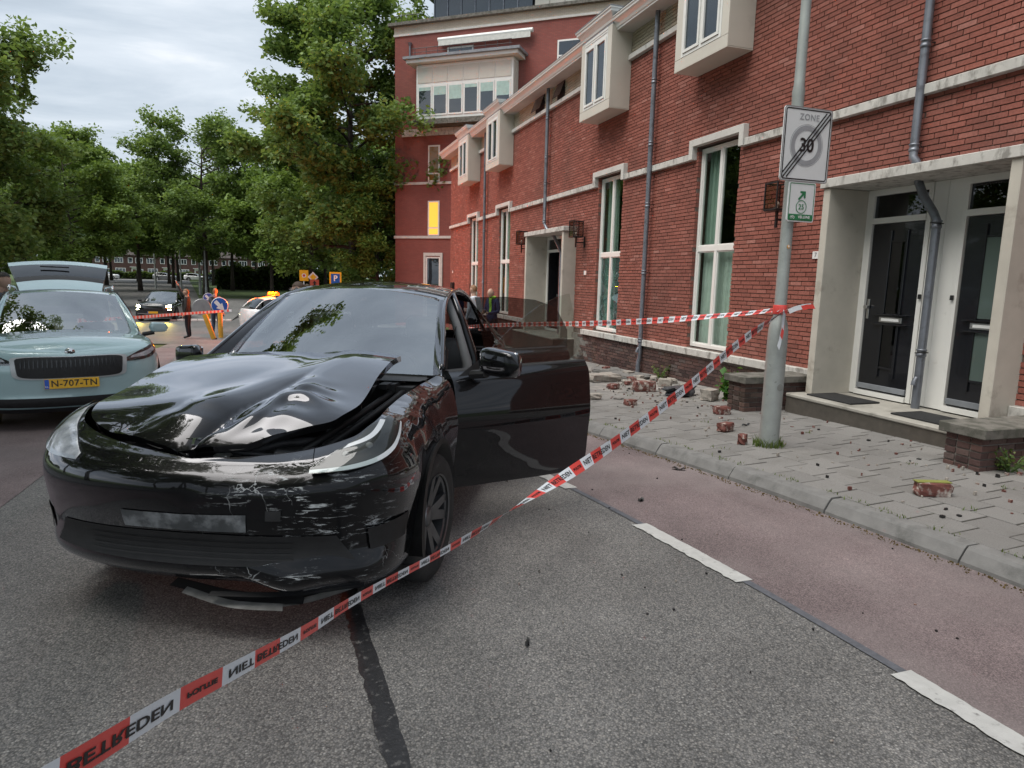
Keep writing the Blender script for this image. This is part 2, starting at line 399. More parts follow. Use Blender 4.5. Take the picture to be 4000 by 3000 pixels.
for q in rest:
    M = Euler((q[4]+gs(q[1]), q[5], q[3])).to_matrix(); mb.add([tuple(M @ Vector(v)+Vector(q[:3])) for v in base.v], base.f)
tag(mb.build('paving_slabs', SLAB, pav), kind='stuff')
# grass and moss in the slab joints and the gutter
LEAFG = None
def blades(spots, hmin, hmax, n, spread, name, m, label=None, cat=None, kind=None, parent=None, wd=.006):
    mb = MB(); rr = random.Random(len(spots)*7+n)
    for (x, y, z) in spots:
        for _ in range(n):
            a = rr.uniform(0, 6.28); d = spread*math.sqrt(rr.random()); h = rr.uniform(hmin, hmax); lean = rr.uniform(.1, .8)*h; la = rr.uniform(0, 6.28)
            bx, by = x+d*math.cos(a), y+d*math.sin(a); wv = rr.uniform(.5, 1)*wd
            px2, py2 = -math.sin(la)*wv, math.cos(la)*wv
            mx_, my_ = bx+math.cos(la)*lean*.35, by+math.sin(la)*lean*.35
            mb.add([(bx-px2, by-py2, z), (bx+px2, by+py2, z), (mx_+px2*.7, my_+py2*.7, z+h*.6), (mx_-px2*.7, my_-py2*.7, z+h*.6), (bx+math.cos(la)*lean, by+math.sin(la)*lean, z+h*.92)], [(0, 1, 2, 3), (3, 2, 4)])
    o = mb.build(name, m, parent, fix=False)
    return tag(o, label, cat, None, kind)
# ------------------------------------------------------------------ terrace of row houses on the right
BRED = brickmat('red_brick', [(0, (.215, .077, .059)), (.3, (.258, .092, .07)), (.8, (.29, .106, .081)), (.93, (.31, .12, .094)), (1, (.36, .16, .13))], grime=(.13, .064, .053), gpos=.6, gamt=.55)
BDRK = brickmat('plinth_brick', [(0, (.05, .032, .03)), (.4, (.085, .052, .048)), (.8, (.12, .07, .06)), (1, (.1, .085, .08))], grime=(.05, .06, .03), gpos=.64)
BCRM = brickmat('cream_brick', [(0, (.42, .37, .28)), (1, (.5, .45, .36))], grime=(.3, .27, .22))
MORT = mat('mortar', (.12, .088, .074), .95, var=.25, scale=12, bump=.4)
MORTD = mat('plinth_mortar', (.17, .155, .14), .95, var=.3, scale=12, bump=.4)
CONC = mat('white_concrete', (.55, .54, .51), .8, var=.08, scale=5, wear=(.22, .21, .19), wscale=4, wpos=.66, bump=.2, bscale=90)
CONCW = mat('weathered_concrete', (.5, .49, .46), .85, var=.12, scale=7, wear=(.24, .23, .21), wscale=9, wpos=.56, bump=.3, bscale=90, sc=(1, 1, .5))
CONCY = mat('portal_concrete', (.45, .425, .37), .8, var=.1, scale=2.5, wear=(.27, .24, .2), wscale=2.2, wpos=.62, bump=.2, bscale=110)
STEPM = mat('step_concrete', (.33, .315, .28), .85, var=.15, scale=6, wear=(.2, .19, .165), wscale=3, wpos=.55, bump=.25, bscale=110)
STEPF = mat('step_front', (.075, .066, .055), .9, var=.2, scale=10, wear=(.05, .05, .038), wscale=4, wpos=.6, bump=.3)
COPE = mat('coping_stone', (.16, .152, .135), .9, var=.2, scale=16, wear=(.08, .08, .066), wscale=8, wpos=.5, bump=.6, bscale=70)
WHITE = mat('white_paint', (.72, .72, .69), .4, var=.04, scale=3, wear=(.55, .54, .5), wscale=4, wpos=.7)
PANEL = mat('cream_panel', (.56, .53, .465), .45, var=.04, scale=2, wear=(.47, .44, .39), wscale=1.5, wpos=.66)
SOFF = mat('soffit', (.5, .48, .45), .6, var=.06, scale=3)
LEAD = mat('lead_flashing', (.2, .215, .235), .5, var=.2, scale=5, bump=.2, bscale=20)
ZINC = mat('zinc_pipe', (.19, .205, .235), .42, metal=.55, var=.18, scale=4, wear=(.11, .115, .13), wscale=6, wpos=.6)
BLKM = mat('black_metal', (.014, .014, .015), .4, var=.2)
DOORM = mat('door_black', (.009, .01, .013), .22, var=.15, coat=.3)
WGLASS = glass('window_glass', (.86, .9, .88), 1.42)
DGLASS = glass('dark_door_glass', (.35, .36, .38), 1.6)
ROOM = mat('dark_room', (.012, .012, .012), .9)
CURT = mat('green_curtain', (.36, .47, .41), .9, var=.12, scale=3, bump=.2, bscale=200)
NET = mat('pale_curtain', (.56, .63, .58), .9, var=.1, scale=6)
PLATE = mat('white_plate', (.7, .71, .7), .35, var=.03)
MATT = mat('rubber_mat', (.012, .012, .013), .7, bump=.8, bscale=90)
STEEL = mat('brushed_steel', (.5, .5, .49), .3, metal=.9)
BULB = mat('bulb_glass', (.6, .56, .5), .2)
WX = 6.9
HOUSES = [('A', -6.0, 6.0), ('B', 6.0, 11.88), ('C', 11.88, 17.1), ('D', 17.1, 23.3), ('E', 23.3, 28.75)]
WINS = [9.82, 13.71, 21.24, 24.96]
BAYS = [9.85, 13.76, 21.24, 24.98]
PORT = [(4.58, 7.03), (15.45, 18.22)]
LAB = {'A': 'red brick terraced house with the second black front door under the concrete hood',
       'B': 'red brick terraced house with lantern, tall green-curtained window and number 7 plate',
       'C': 'red brick terraced house with the smashed tall window and damaged plinth',
       'D': 'red brick terraced house left of the open doorway, tall window by the lantern',
       'E': 'end terraced house of the row, standing against the tall apartment building'}
openings = [(c-.572, c+.572, .57, 4.03) for c in WINS]+[(a, b, -1, 3.0) for a, b in PORT]
COURSE, BL = .0634, .2205
def spans(a, b, z, ops):
    seg = [(a, b)]
    for (o0, o1, z0, z1) in ops:
        if z0 < z+.05 and z1 > z:
            n = []
            for s0, s1 in seg:
                if o1 <= s0 or o0 >= s1: n.append((s0, s1)); continue
                if o0 > s0: n.append((s0, o0))
                if o1 < s1: n.append((o1, s1))
            seg = n
    return seg
full_brick = None
def lay_bricks(house, y0, y1, z0, z1, x, m, ops, npart, depth=.1, name='brick', skip=None):
    """all bricks of one wall face: the npart that show largest as objects, the rest one part"""
    global full_brick
    mb = MB(); sing = []; rr = random.Random(int(y0*31+z0*7))
    i = 0; z = z0
    while z+.05 < z1:
        off = (i*.083+rr.uniform(-.02, .02)) % BL
        for s0, s1 in spans(y0, y1, z, ops):
            y = s0-((s0-off) % BL)
            while y < s1-.012:
                a, b = max(y, s0), min(y+BL-.0105, s1)
                if b-a > .03 and not (skip and skip((a+b)/2, z)):
                    dx = rr.uniform(-.003, .003)
                    whole = b-a > BL-.012
                    p = vis(x, (a+b)/2, z) if whole else None
                    if npart and p and 0 < p[0] < 4000 and 0 < p[1] < 3000: sing.append((p[2], a, b, z, dx))
                    else: mb.box((x+dx, a, z), (x+depth, b, z+.0505))
                y += BL
        i += 1; z += COURSE
    sing.sort()
    for q in sing[npart:]: mb.box((x+q[4], q[1], q[3]), (x+depth, q[2], q[3]+.0505))
    o = mb.build(name+'s', m, house, world=True, fix=False); o['kind'] = 'stuff'
    if sing[:npart]:
        me = MB().box((0, 0, 0), (depth, BL-.0105, .0505)).build('brick', m, house)
        for k, q in enumerate(sing[:npart]):
            b = me if k == 0 else me.copy()
            if k: link(b, house)
            b.location = Vector((x+q[4], q[1], q[3]))-house.location
def wall_backing(house, y0, y1, z0, z1, x0, x1, ops, m, name='wall'):
    mb = MB(); ys = sorted({y0, y1} | {min(max(o, y0), y1) for q in ops for o in q[:2]})
    for a, b in zip(ys[:-1], ys[1:]):
        if b-a < 1e-4: continue
        c = (a+b)/2; zs = [(z0, z1)]
        for (o0, o1, p0, p1) in ops:
            if o0 < c < o1:
                n = []
                for s0, s1 in zs:
                    if p0 > s0: n.append((s0, min(p0, s1)))
                    if p1 < s1: n.append((max(p1, s0), s1))
                zs = [q for q in n if q[1]-q[0] > 1e-4]
        for s0, s1 in zs: mb.box((x0, a, s0), (x1, b, s1))
    return mb.build(name, m, house, world=True)
def curtain(y0, y1, z0, z1, x, folds=9, amp=.03):
    n = max(8, int(folds*6)); P = []
    for zz in (z0, (z0+z1)/2, z1):
        P.append([(x+amp*math.sin(j/n*folds*6.28+.6*math.sin(zz))+.4*amp*math.sin(j/n*folds*2.7+1), y0+(y1-y0)*j/n, zz) for j in range(n+1)])
    return MB().grid(P)
def framed_pane(mb, y0, y1, z0, z1, x0, x1, w):
    mb.box((x0, y0, z0), (x1, y1, z0+w)); mb.box((x0, y0, z1-w), (x1, y1, z1)); mb.box((x0, y0, z0+w), (x1, y0+w, z1-w)); mb.box((x0, y1-w, z0+w), (x1, y1, z1-w))
def shards(y0, y1, z0, z1, x, parent, cy_, cz_):
    """cracked pane: pieces fanning from the hit, each tipped a little, some fallen out"""
    rr = random.Random(17); sites = [(cy_+rr.gauss(0, .16), cz_+rr.gauss(0, .3)) for _ in range(26)]+[(rr.uniform(y0, y1), rr.uniform(z0, z1)) for _ in range(16)]
    for i, s in enumerate(sites):
        poly = [(y0, z0), (y1, z0), (y1, z1), (y0, z1)]
        for j, t in enumerate(sites):
            if i == j: continue
            mx_, mz_ = (s[0]+t[0])/2, (s[1]+t[1])/2; nx, nz = t[0]-s[0], t[1]-s[1]; npoly = []
            for k in range(len(poly)):
                p, q = poly[k], poly[(k+1) % len(poly)]
                dp = (p[0]-mx_)*nx+(p[1]-mz_)*nz; dq = (q[0]-mx_)*nx+(q[1]-mz_)*nz
                if dp <= 0: npoly.append(p)
                if dp*dq < 0:
                    u = dp/(dp-dq); npoly.append((p[0]+u*(q[0]-p[0]), p[1]+u*(q[1]-p[1])))
            poly = npoly
            if len(poly) < 3: break
        if len(poly) < 3: continue
        hit = math.hypot((s[0]-cy_)/.25, (s[1]-cz_)/.4)
        if hit < .55 and rr.random() < .35: continue
        k = .10 if hit < 2 else .02; ta, tb_, tx = rr.gauss(0, k), rr.gauss(0, k), rr.gauss(0, .006)
        c = (sum(p[0] for p in poly)/len(poly), sum(p[1] for p in poly)/len(poly))
        poly = [(c[0]+(p[0]-c[0])*.97, c[1]+(p[1]-c[1])*.985) for p in poly]
        mb = MB(); mb.prism(poly, .005, lambda a, b, h: (x+tx+h+(a-c[0])*ta+(b-c[1])*tb_, a, b)); mb.build('glass_shard', SHARD, parent, world=True)
SHARD = glass('shard_glass', (.6, .78, .74), 1.9, opac=.12, dark=(.35, .48, .46))
def tall_window(house, c, broken=False, lab=None):
    y0, y1, z0, z1 = c-.565, c+.565, .585, 4.0; x0, x1 = 6.965, 7.03
    fr = MB(); w = .055
    framed_pane(fr, y0, y1, z0, z1, x0, x1, w)
    fr.box((x0+.004, c-.035, z0+w), (x1, c+.035, 2.255)); fr.box((x0+.004, c-.035, 2.345), (x1, c+.035, z1-w)); fr.box((x0+.002, y0+w, 2.255), (x1, y1-w, 2.345))
    win = fr.build('window', WHITE, house, world=True); tag(win, lab)
    for (a, b, p, q, br) in ((y0+w, c-.035, z0+w, 2.255, 1), (c+.035, y1-w, z0+w, 2.255, 1), (y0+w, c-.035, 2.345, z1-w, 0), (c+.035, y1-w, 2.345, z1-w, 0)):
        cas = MB(); framed_pane(cas, a, b, p, q, x0+.018, x1-.005, .022); cas.build('sash', WHITE, win, world=True)
        if broken and br: shards(a+.02, b-.02, p+.02, q-.02, 7.0, win, 13.62, 1.15)
        else: MB().box((6.998, a+.018, p+.018), (7.006, b-.018, q-.018)).build('pane', WGLASS, win, world=True)
    rr = random.Random(int(c*10))
    hang = [(c+.16, y1, 2.3, z1), (c-.56, c-.44, 2.3, z1)] if c < 12 else [(c+.06, y1, 2.3, z1), (c-.56, c-.2, 2.3, z1)]
    for a, b, p, q in hang: curtain(a, b, p, q, 7.16, 5+4*(b-a)).build('curtain', CURT, win, world=True, smooth=True, fix=False)
    low = [(y0, c-.06), (c-.06, y1)] if not broken else [(c+.1, y1)]
    for a, b in low: curtain(a, b, z0-.0, 2.3, 7.14, 7, .022).build('curtain', NET if c < 12 else CURT, win, world=True, smooth=True, fix=False)
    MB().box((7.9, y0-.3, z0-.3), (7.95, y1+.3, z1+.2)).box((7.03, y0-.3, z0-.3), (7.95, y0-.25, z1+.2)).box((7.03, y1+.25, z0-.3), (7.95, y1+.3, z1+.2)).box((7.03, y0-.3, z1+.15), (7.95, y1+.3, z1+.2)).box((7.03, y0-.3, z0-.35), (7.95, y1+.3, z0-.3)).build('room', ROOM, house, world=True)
    # stepped stone surround that the string course climbs over
    s = MB(); a, b = c-.63, c+.63
    s.box((6.80, a-.11, 3.83), (7.0, a, 4.16), bev=.006); s.box((6.80, b, 3.83), (7.0, b+.11, 4.16), bev=.006); s.box((6.803, a+.0005, 4.045), (6.997, b-.0005, 4.162), bev=.006)
    s.build('window_surround', CONC, house, world=True)
def bay(house, c):
    b = MB(); x0, y0, y1, z0, z1 = 6.43, c-.72, c+.72, 5.24, 6.86
    bm = b.box((x0+.02, y0+.004, z0+.02), (6.9, y1-.004, z1)).build('bay', PANEL, house, world=True)
    MB().box((x0+.012, y0-.012, z0+.02), (6.895, y0+.002, z1-.01)).build('side_panel', PANEL, bm, world=True)
    MB().box((x0+.012, y1-.002, z0+.02), (6.895, y1+.012, z1-.01)).build('side_panel', PANEL, bm, world=True)
    MB().box((x0, y0-.012, z0), (6.895, y1+.012, z0+.014)).build('bottom_panel', PANEL, bm, world=True)
    MB().box((x0, y0-.01, z0+.016), (x0+.02, y1+.01, z0+.185)).build('front_panel', PANEL, bm, world=True)
    for s in (y0, y1-.17): MB().box((x0, s-.01*(s == y0), z0+.192), (x0+.02, s+.17+.01*(s != y0), z1)).build('front_panel', PANEL, bm, world=True)
    f = MB(); a, d = y0+.175, y1-.175; framed_pane(f, a, d, z0+.195, z1-.12, x0-.004, x0+.05, .05); f.box((x0-.003, c-.03, z0+.245), (x0+.05, c+.03, z1-.17)); f.box((x0-.002, a, z1-.118), (x0+.03, d, z1))
    f.box((x0-.012, a+.02, z1-.10), (x0, d-.02, z1-.085)); f.box((x0-.012, a+.02, z1-.05), (x0, d-.02, z1-.035))
    wn = f.build('window', WHITE, bm, world=True)
    for p, q in ((a+.05, c-.03), (c+.03, d-.05)):
        k = MB(); framed_pane(k, p+.004, q-.004, z0+.25, z1-.175, x0-.02, x0+.03, .045); k.build('sash', WHITE, wn, world=True)
    for p, q in ((a+.09, c-.07), (c+.07, d-.09)): MB().box((x0+.008, p, z0+.29), (x0+.014, q, z1-.215)).build('pane', BAYG, wn, world=True)
    prof = [(0, 0), (-.02, .015), (-.03, .06), (-.075, .13), (-.115, .165), (-.12, .215), (-.14, .22), (-.14, .25), (.5, .25), (.5, 0)]
    co_ = MB(); cz = z1+.035
    def ring(dx):  # outline offset by overhang dx
        return [(x0+.02-dx, y0-dx), (x0+.02-dx, y1+dx), (6.95, y1+dx), (6.95, y0-dx)]
    vs = []; 
    for (dx, dz) in prof[:8]: vs += [(p[0], p[1], cz+dz) for p in ring(-dx)]
    fs = [(i*4+j, i*4+(j+1) % 4, (i+1)*4+(j+1) % 4, (i+1)*4+j) for i in range(7) for j in range(4)]+[(0, 1, 2, 3), (28, 29, 30, 31)]
    co_.add(vs, fs); co_.build('cornice', WHITE, bm, world=True)
    MB().box((x0+.008, y0-.008, z1), (6.95, y1+.008, z1+.035)).build('flashing', LEAD, bm, world=True)
    MB().box((x0-.13, y0-.15, cz+.251), (6.95, y1+.15, cz+.265)).build('roof_sheet', LEAD, bm, world=True)
BAYG = glass('bay_glass', (.2, .26, .3), 1.75, opac=.5, dark=(.05, .07, .09))
houses = {}
for key, a, b in HOUSES:
    h = thing('row_house', LAB[key], 'house', (WX, (a+b)/2, 0), 0, 'terraced houses of the row'); houses[key] = h
    ops = [q for q in openings if q[1] > a and q[0] < b]
    y0 = max(a, -1.2)
    wall_backing(h, y0, b, -1.4, 6.9, 6.912, 7.25, [(q[0]-.004, q[1]+.004, q[2]-.004, q[3]+.004) for q in ops], MORT)
    lay_bricks(h, y0, b, .555, 6.2, 6.9, BRED, ops, 300 if key in 'AB' else 0)
    zg = g(b)-.12
    pops = [q for q in ops if q[2] < 0]
    if key == 'C': pskip = lambda y, z: y > 14.72+.25*math.sin(z*23) and z > -.1+.1*math.sin(y*9)
    else: pskip = None
    lay_bricks(h, y0, b, zg, .43, 6.855, BDRK, pops, 220 if key in 'BC' else 0, depth=.06, skip=pskip)
    wall_backing(h, y0, b, zg-.3, .43, 6.868, 6.915, pops, MORTD, 'plinth')
    # string courses, sill band, cream band, eaves
    def band(name, z0, z1, xa, m, gaps):
        for s0, s1 in spans(y0, b, z0, gaps):
            n = max(1, round((s1-s0)/1.4))
            for k in range(n):
                p, q = s0+(s1-s0)*k/n, s0+(s1-s0)*(k+1)/n
                MB().box((xa, p+.003, z0), (6.93, q-.003, z1), bev=.006).build(name, m, h, world=True)
    band('string_course', 3.83, 3.94, 6.825, CONCW, [(c-.74, c+.74, 0, 9) for c in WINS])
    band('sill_band', .435, .553, 6.80, CONCW, pops+([(14.8, 15.45, 0, 9)] if key == 'C' else []))
    bg_ = [(c-.733, c+.733, 5, 7.5) for c in BAYS]
    band('upper_course', 6.2, 6.302, 6.82, CONC, bg_)
    slots = [(16.5, 17.0, 6.33, 6.9), (17.9, 18.6, 6.33, 6.9), (26.6, 27.2, 6.33, 6.9)]
    lay_bricks(h, y0, b, 6.305, 6.76, 6.892, BCRM, bg_+slots, 0, depth=.05, name='cream_brick')
    for q in slots:
        if y0 <= q[0] < b:
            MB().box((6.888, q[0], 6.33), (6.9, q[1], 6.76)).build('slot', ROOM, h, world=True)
            MB().box((6.88, q[0], 6.34), (6.892, q[1], 6.75), rot=(0, R(20), 0), org=(6.886, q[0], 6.75)).build('hopper_window', DGLASS, h, world=True)
    for s0, s1 in spans(y0, b+(0.25 if key == 'E' else 0), 6.8, [(c-.72, c+.72, 5, 7.5) for c in BAYS]):
        pr = [(6.93, 6.75), (6.54, 6.745), (6.54, 6.775), (6.52, 6.785), (6.50, 6.835), (6.455, 6.89), (6.43, 6.91), (6.425, 6.955), (6.41, 6.96), (6.41, 6.985), (6.93, 6.985)]
        MB().prism(pr, s1-s0, lambda p, q, d: (p, s0+d, q)).build('eave', WHITE, h, world=True)
        MB().box((6.55, s0+.002, 6.74), (6.9, s1-.002, 6.744)).build('soffit', SOFF, h, world=True)
    MB().add([(6.4, y0, 6.99), (6.4, b, 6.99), (10.5, b, 9.2), (10.5, y0, 9.2)], [(0, 1, 2, 3)]).build('roof', LEAD, h, world=True)
    for c in WINS:
        if a <= c < b: tall_window(h, c, key == 'C', 'tall white window with its lower panes smashed' if key == 'C' else None)
    for c in BAYS:
        if a <= c < b: bay(h, c)
MB().box((6.92, 28.74, -1.4), (14, 28.755, 6.9)).build('end_wall', BRED, houses['E'], world=True)
# ------------------------------------------------------------------ porches with doors
def door_leaf(y0, y1, x, house, hy, glassw, open_=False):
    """black plank door with slim glazing, ledges and letter plate; hy = handle side"""
    z0, z1 = .365, 2.485; s = 1 if hy > (y0+y1)/2 else -1
    d = MB().box((x, y0, z0), (x+.045, y1, z1), bev=.004).build('door', DOORM, house, world=True)
    P = lambda n, a, b, m=DOORM: MB().box(a, b, bev=.003).build(n, m, d, world=True)
    ym = (y0+y1)/2-.03*s
    P('moulding', (x-.022, ym+.10, .56), (x-.001, ym+.135, 1.24)); P('moulding', (x-.022, ym+.10, 1.36), (x-.001, ym+.135, 2.395))
    P('moulding', (x-.022, ym-.135, .56), (x-.001, ym-.10, 1.24)); P('moulding', (x-.022, ym-.135, 1.36), (x-.001, ym-.10, 2.395))
    P('moulding', (x-.018, ym-.098, 2.25), (x-.001, ym+.098, 2.275)); P('moulding', (x-.018, ym-.098, .665), (x-.001, ym+.098, .69))
    MB().box((x-.008, ym-.098, 1.375), (x-.002, ym+.098, 2.248)).build('glazing', glassw, d, world=True); MB().box((x-.008, ym-.098, .692), (x-.002, ym+.098, 1.22)).build('glazing', glassw, d, world=True)
    P('ledge', (x-.045, ym-.25, 1.345), (x-.001, ym+.25, 1.362)); P('ledge', (x-.045, ym-.25, 1.225), (x-.001, ym+.25, 1.242))
    P('letter_plate', (x-.016, ym-.165, 1.255), (x-.001, ym+.165, 1.325), STEEL); P('letter_flap', (x-.021, ym-.13, 1.272), (x-.0165, ym+.13, 1.308), PLATE)
    P('weather_bar', (x-.035, y0+.01, .385), (x-.001, y1-.01, .45), LEAD)
    e = y1-.045 if s > 0 else y0+.045
    P('handle_plate', (x-.012, e-.018, 1.29), (x-.001, e+.018, 1.54), STEEL); P('knob', (x-.06, e-.03, 1.42), (x-.0125, e+.03, 1.46), STEEL)
    return d
def porch(y0, y1, hL, hR, closed=True):
    """shared concrete hood over two front doors; hL = house at larger y"""
    px0, pd = 6.52, 7.2
    for hh, ya, yb, side in ((hL, (y0+y1)/2, y1, 1), (hR, y0, (y0+y1)/2, -1)):
        p = y1-.11 if side > 0 else y0
        MB().box((px0+.03, p, .28), (pd+.05, p+.11, 2.915), bev=.006).build('pillar', CONCY, hh, world=True)
        MB().box((px0, ya-(.0 if side > 0 else .04), 2.918), (pd+.1, yb+(.04 if side > 0 else 0)-.001*side, 3.03), bev=.006).build('hood', CONCW, hh, world=True)
        MB().box((px0+.1, ya+.002, 3.03), (6.9, yb+.03*side, 3.042)).build('hood_flashing', LEAD, hh, world=True)
    c = (y0+y1)/2; h2 = (y1-y0)/2-.11
    for hh, s in ((hL, 1), (hR, -1)):
        o0, o1 = (c+.06, c+h2) if s > 0 else (c-h2, c-.06)   # door bay
        a, b = sorted((o0, o1)); d0, d1 = (a+.215, b-.13) if s > 0 else (a+.13, b-.215)
        if s > 0: d0, d1 = c+.25, b-.1
        else: d0, d1 = a+.1, c-.25
        fr = MB(); x0 = pd-.02
        fr.box((x0, d1, .30), (pd+.06, b, 2.915)) if s > 0 else fr.box((x0, a, .30), (pd+.06, d0, 2.915))
        fr.box((x0, d0-.06, .30), (pd+.06, d0, 2.915)) if s > 0 else fr.box((x0, d1, .30), (pd+.06, d1+.06, 2.915))
        fr.box((x0-.01, d0, 2.49), (pd+.06, d1, 2.56)); fr.box((x0, d0, 2.84), (pd+.06, d1, 2.915)); fr.box((x0-.03, d0, .30), (pd+.06, d1, .36))
        f = fr.build('door_frame', WHITE, hh, world=True)
        MB().box((pd+.01, d0, 2.56), (pd+.018, d1, 2.84)).build('fanlight', DGLASS, f, world=True)
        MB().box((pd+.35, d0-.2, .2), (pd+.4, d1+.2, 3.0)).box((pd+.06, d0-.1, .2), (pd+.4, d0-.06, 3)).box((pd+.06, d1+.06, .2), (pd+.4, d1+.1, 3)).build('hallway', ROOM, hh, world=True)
        pn = MB().box((pd-.012, min(c, c+s*.185)+.002, .3), (pd+.06, max(c, c+s*.185)-.002, 2.915)).build('panel', WHITE, hh, world=True)
        bell = c+s*.205
        MB().box((x0-.03, bell-.016, 1.565), (x0-.001, bell+.016, 1.62), bev=.004).build('doorbell', BLKM, hh, world=True)
        if closed or s < 0:
            dl = door_leaf(d0+.01, d1-.01, pd+.005, hh, (d1 if s > 0 else d0), FROST if (s < 0 and closed) else DGLASS)
        else:
            dl = door_leaf(d0+.01, d1-.01, pd+.005, hh, d0, DGLASS)
            o = dl; piv = Vector((pd+.005, d1-.01, 0))-Vector(wloc(hh)); M = Matrix.Translation(piv) @ Matrix.Rotation(R(82), 4, 'Z') @ Matrix.Translation(-piv); o.matrix_local = M @ o.matrix_local
FROST = glass('frosted_glass', (.3, .38, .36), 1.5, rough=.05, opac=.5, dark=(.18, .24, .22))
porch(*PORT[0], houses['B'], houses['A']); porch(*PORT[1], houses['D'], houses['C'], closed=False)
def steps(y0, y1, h, z):
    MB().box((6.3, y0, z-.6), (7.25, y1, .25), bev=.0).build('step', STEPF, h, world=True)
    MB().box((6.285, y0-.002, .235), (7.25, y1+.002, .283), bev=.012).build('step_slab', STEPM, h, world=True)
steps(4.36, 7.09, houses['B'], 0); steps(15.3, 18.4, houses['D'], -.4)
for k, (yy, h) in enumerate(((6.5, 'B'), (5.22, 'A'))):
    one('door_mat', MB().box((6.42, yy-.36, .285), (6.88, yy+.36, .303), bev=.004), MATT, ('black ribbed rubber mat before the door nearest the street lamp post', 'black ribbed rubber mat partly behind the mossy garden pier')[k], 'door mat')
# ------------------------------------------------------------------ low brick piers with coping
def pier(y0, y1, lab, xf=5.72, z=.0):
    t = thing('garden_pier', lab, 'low wall', ((xf+6.85)/2, (y0+y1)/2, z))
    rr = random.Random(int(y0*9)); n = 0; zz = z+.02; i = 0
    MB().box((xf+.012, y0+.012, z-.2), (6.85, y1-.012, .395)).build('core', MORTD, t, world=True)
    while zz < .37:
        off = .11 if i % 2 else 0
        x = xf
        while x < 6.82:
            L_ = .21 if not (x == xf and off) else .1
            for ya, yb in ((y0, y0+.1), (y1-.1, y1)):
                MB().box((x, ya, zz), (min(x+L_-.011, 6.85), yb, zz+.051), bev=.003).build('brick', BDRK, t, world=True)
            x += L_
        q = y0+.111 if True else 0
        if y1-.1-q > .05: MB().box((xf+.001, q, zz), (xf+.1, y1-.111, zz+.051), bev=.003).build('brick', BDRK, t, world=True)
        zz += .0645; i += 1
    x = xf-.05; k = 0
    while x < 6.83:
        e = min(x+.62, 6.85); MB().box((x+.002, y0-.05, .398), (e-.002, y1+.05, .49), bev=.008).build('coping', COPE, t, world=True); x = e; k += 1
    return t
pier(7.2, 7.55, 'low dark brick pier with smooth grey coping behind the street lamp post')
pier(4.02, 4.36, 'low dark brick pier with mossy rough coping beside the front step')
# ------------------------------------------------------------------ rainwater pipes
def downpipe(pts, lab, r=.047, clips=()):
    t = thing('rainwater_pipe', lab, 'drainpipe', (pts[-1][0], pts[-1][1], pts[-1][2]))
    MB().tube(pts, r, 12).build('pipe', ZINC, t, smooth=True, sharp=50, world=True)
    for (x, y, z) in clips:
        MB().lathe([(r, -.05), (r+.008, -.048), (r+.008, -.02), (r+.003, -.015), (r+.003, .015), (r+.009, .02), (r+.009, .035), (r, .04)], 'Z', (x, y, z), 12).build('collar', ZINC, t, world=True, smooth=True)
        MB().box((x+r-.01, y-.06, z-.006), (6.9, y-.045, z+.006)).build('clip', BLKM, t, world=True)
    return t
def hopper(x, y, z, t, s=1):
    MB().tube([(x-.03, y-.0, z+.05), (x-.06, y, z+.0), (x-.065, y, z-.04)], [.028, .03, .032], 10, caps=False).build('leaf_outlet', ZINC, t, world=True, smooth=True)
    MB().lathe([(0, 0), (.024, 0), (.024, .004), (0, .004)], 'Z', (x-.062, y, z-.01), 10).build('opening', ROOM, t, world=True)
PX = 6.79
tB = downpipe([(PX, 11.87, 6.74), (PX, 11.87, .2), (PX-.02, 11.87, .1), (PX-.02, 11.87, -.16)], 'grey zinc rainwater pipe between the smashed window and green-curtained window', clips=[(PX, 11.87, z) for z in (5.5, 4.35, 3.2, 1.9, .55)])
hopper(PX, 11.87, .34, tB)
tA = downpipe([(PX+.03, 6.01, 7.0), (PX+.03, 6.01, 3.25), (PX+.02, 6.0, 3.16), (PX+.03, 5.96, 3.1), (PX+.05, 5.93, 3.03), (7.0, 6.06, 2.92), (7.02, 5.99, 2.75), (7.05, 5.86, 2.55), (7.06, 5.81, 2.45), (7.06, 5.81, .283)], 'grey zinc rainwater pipe kinked through the porch hood between two black doors', clips=[(PX+.03, 6.01, 4.38), (PX+.03, 6.01, 3.27), (7.06, 5.81, 2.42), (7.06, 5.81, .95)])
hopper(7.06, 5.81, .6, tA)
downpipe([(PX, 17.4, 6.74), (PX, 17.4, 3.25), (PX+.03, 17.3, 3.1), (PX+.05, 17.2, 3.03), (7.0, 17.2, 2.92), (7.05, 16.75, 2.45), (7.06, 16.75, .283)], 'grey zinc rainwater pipe kinked through the porch hood above the open doorway', clips=[(PX, 17.4, z) for z in (6.0, 5.0, 4.3, 3.3)])
downpipe([(PX, 23.25, 6.74), (PX, 23.25, -.45)], 'grey zinc rainwater pipe behind the two men talking by the wall', clips=[(PX, 23.25, z) for z in (4.6, 3.4, 1.6)])
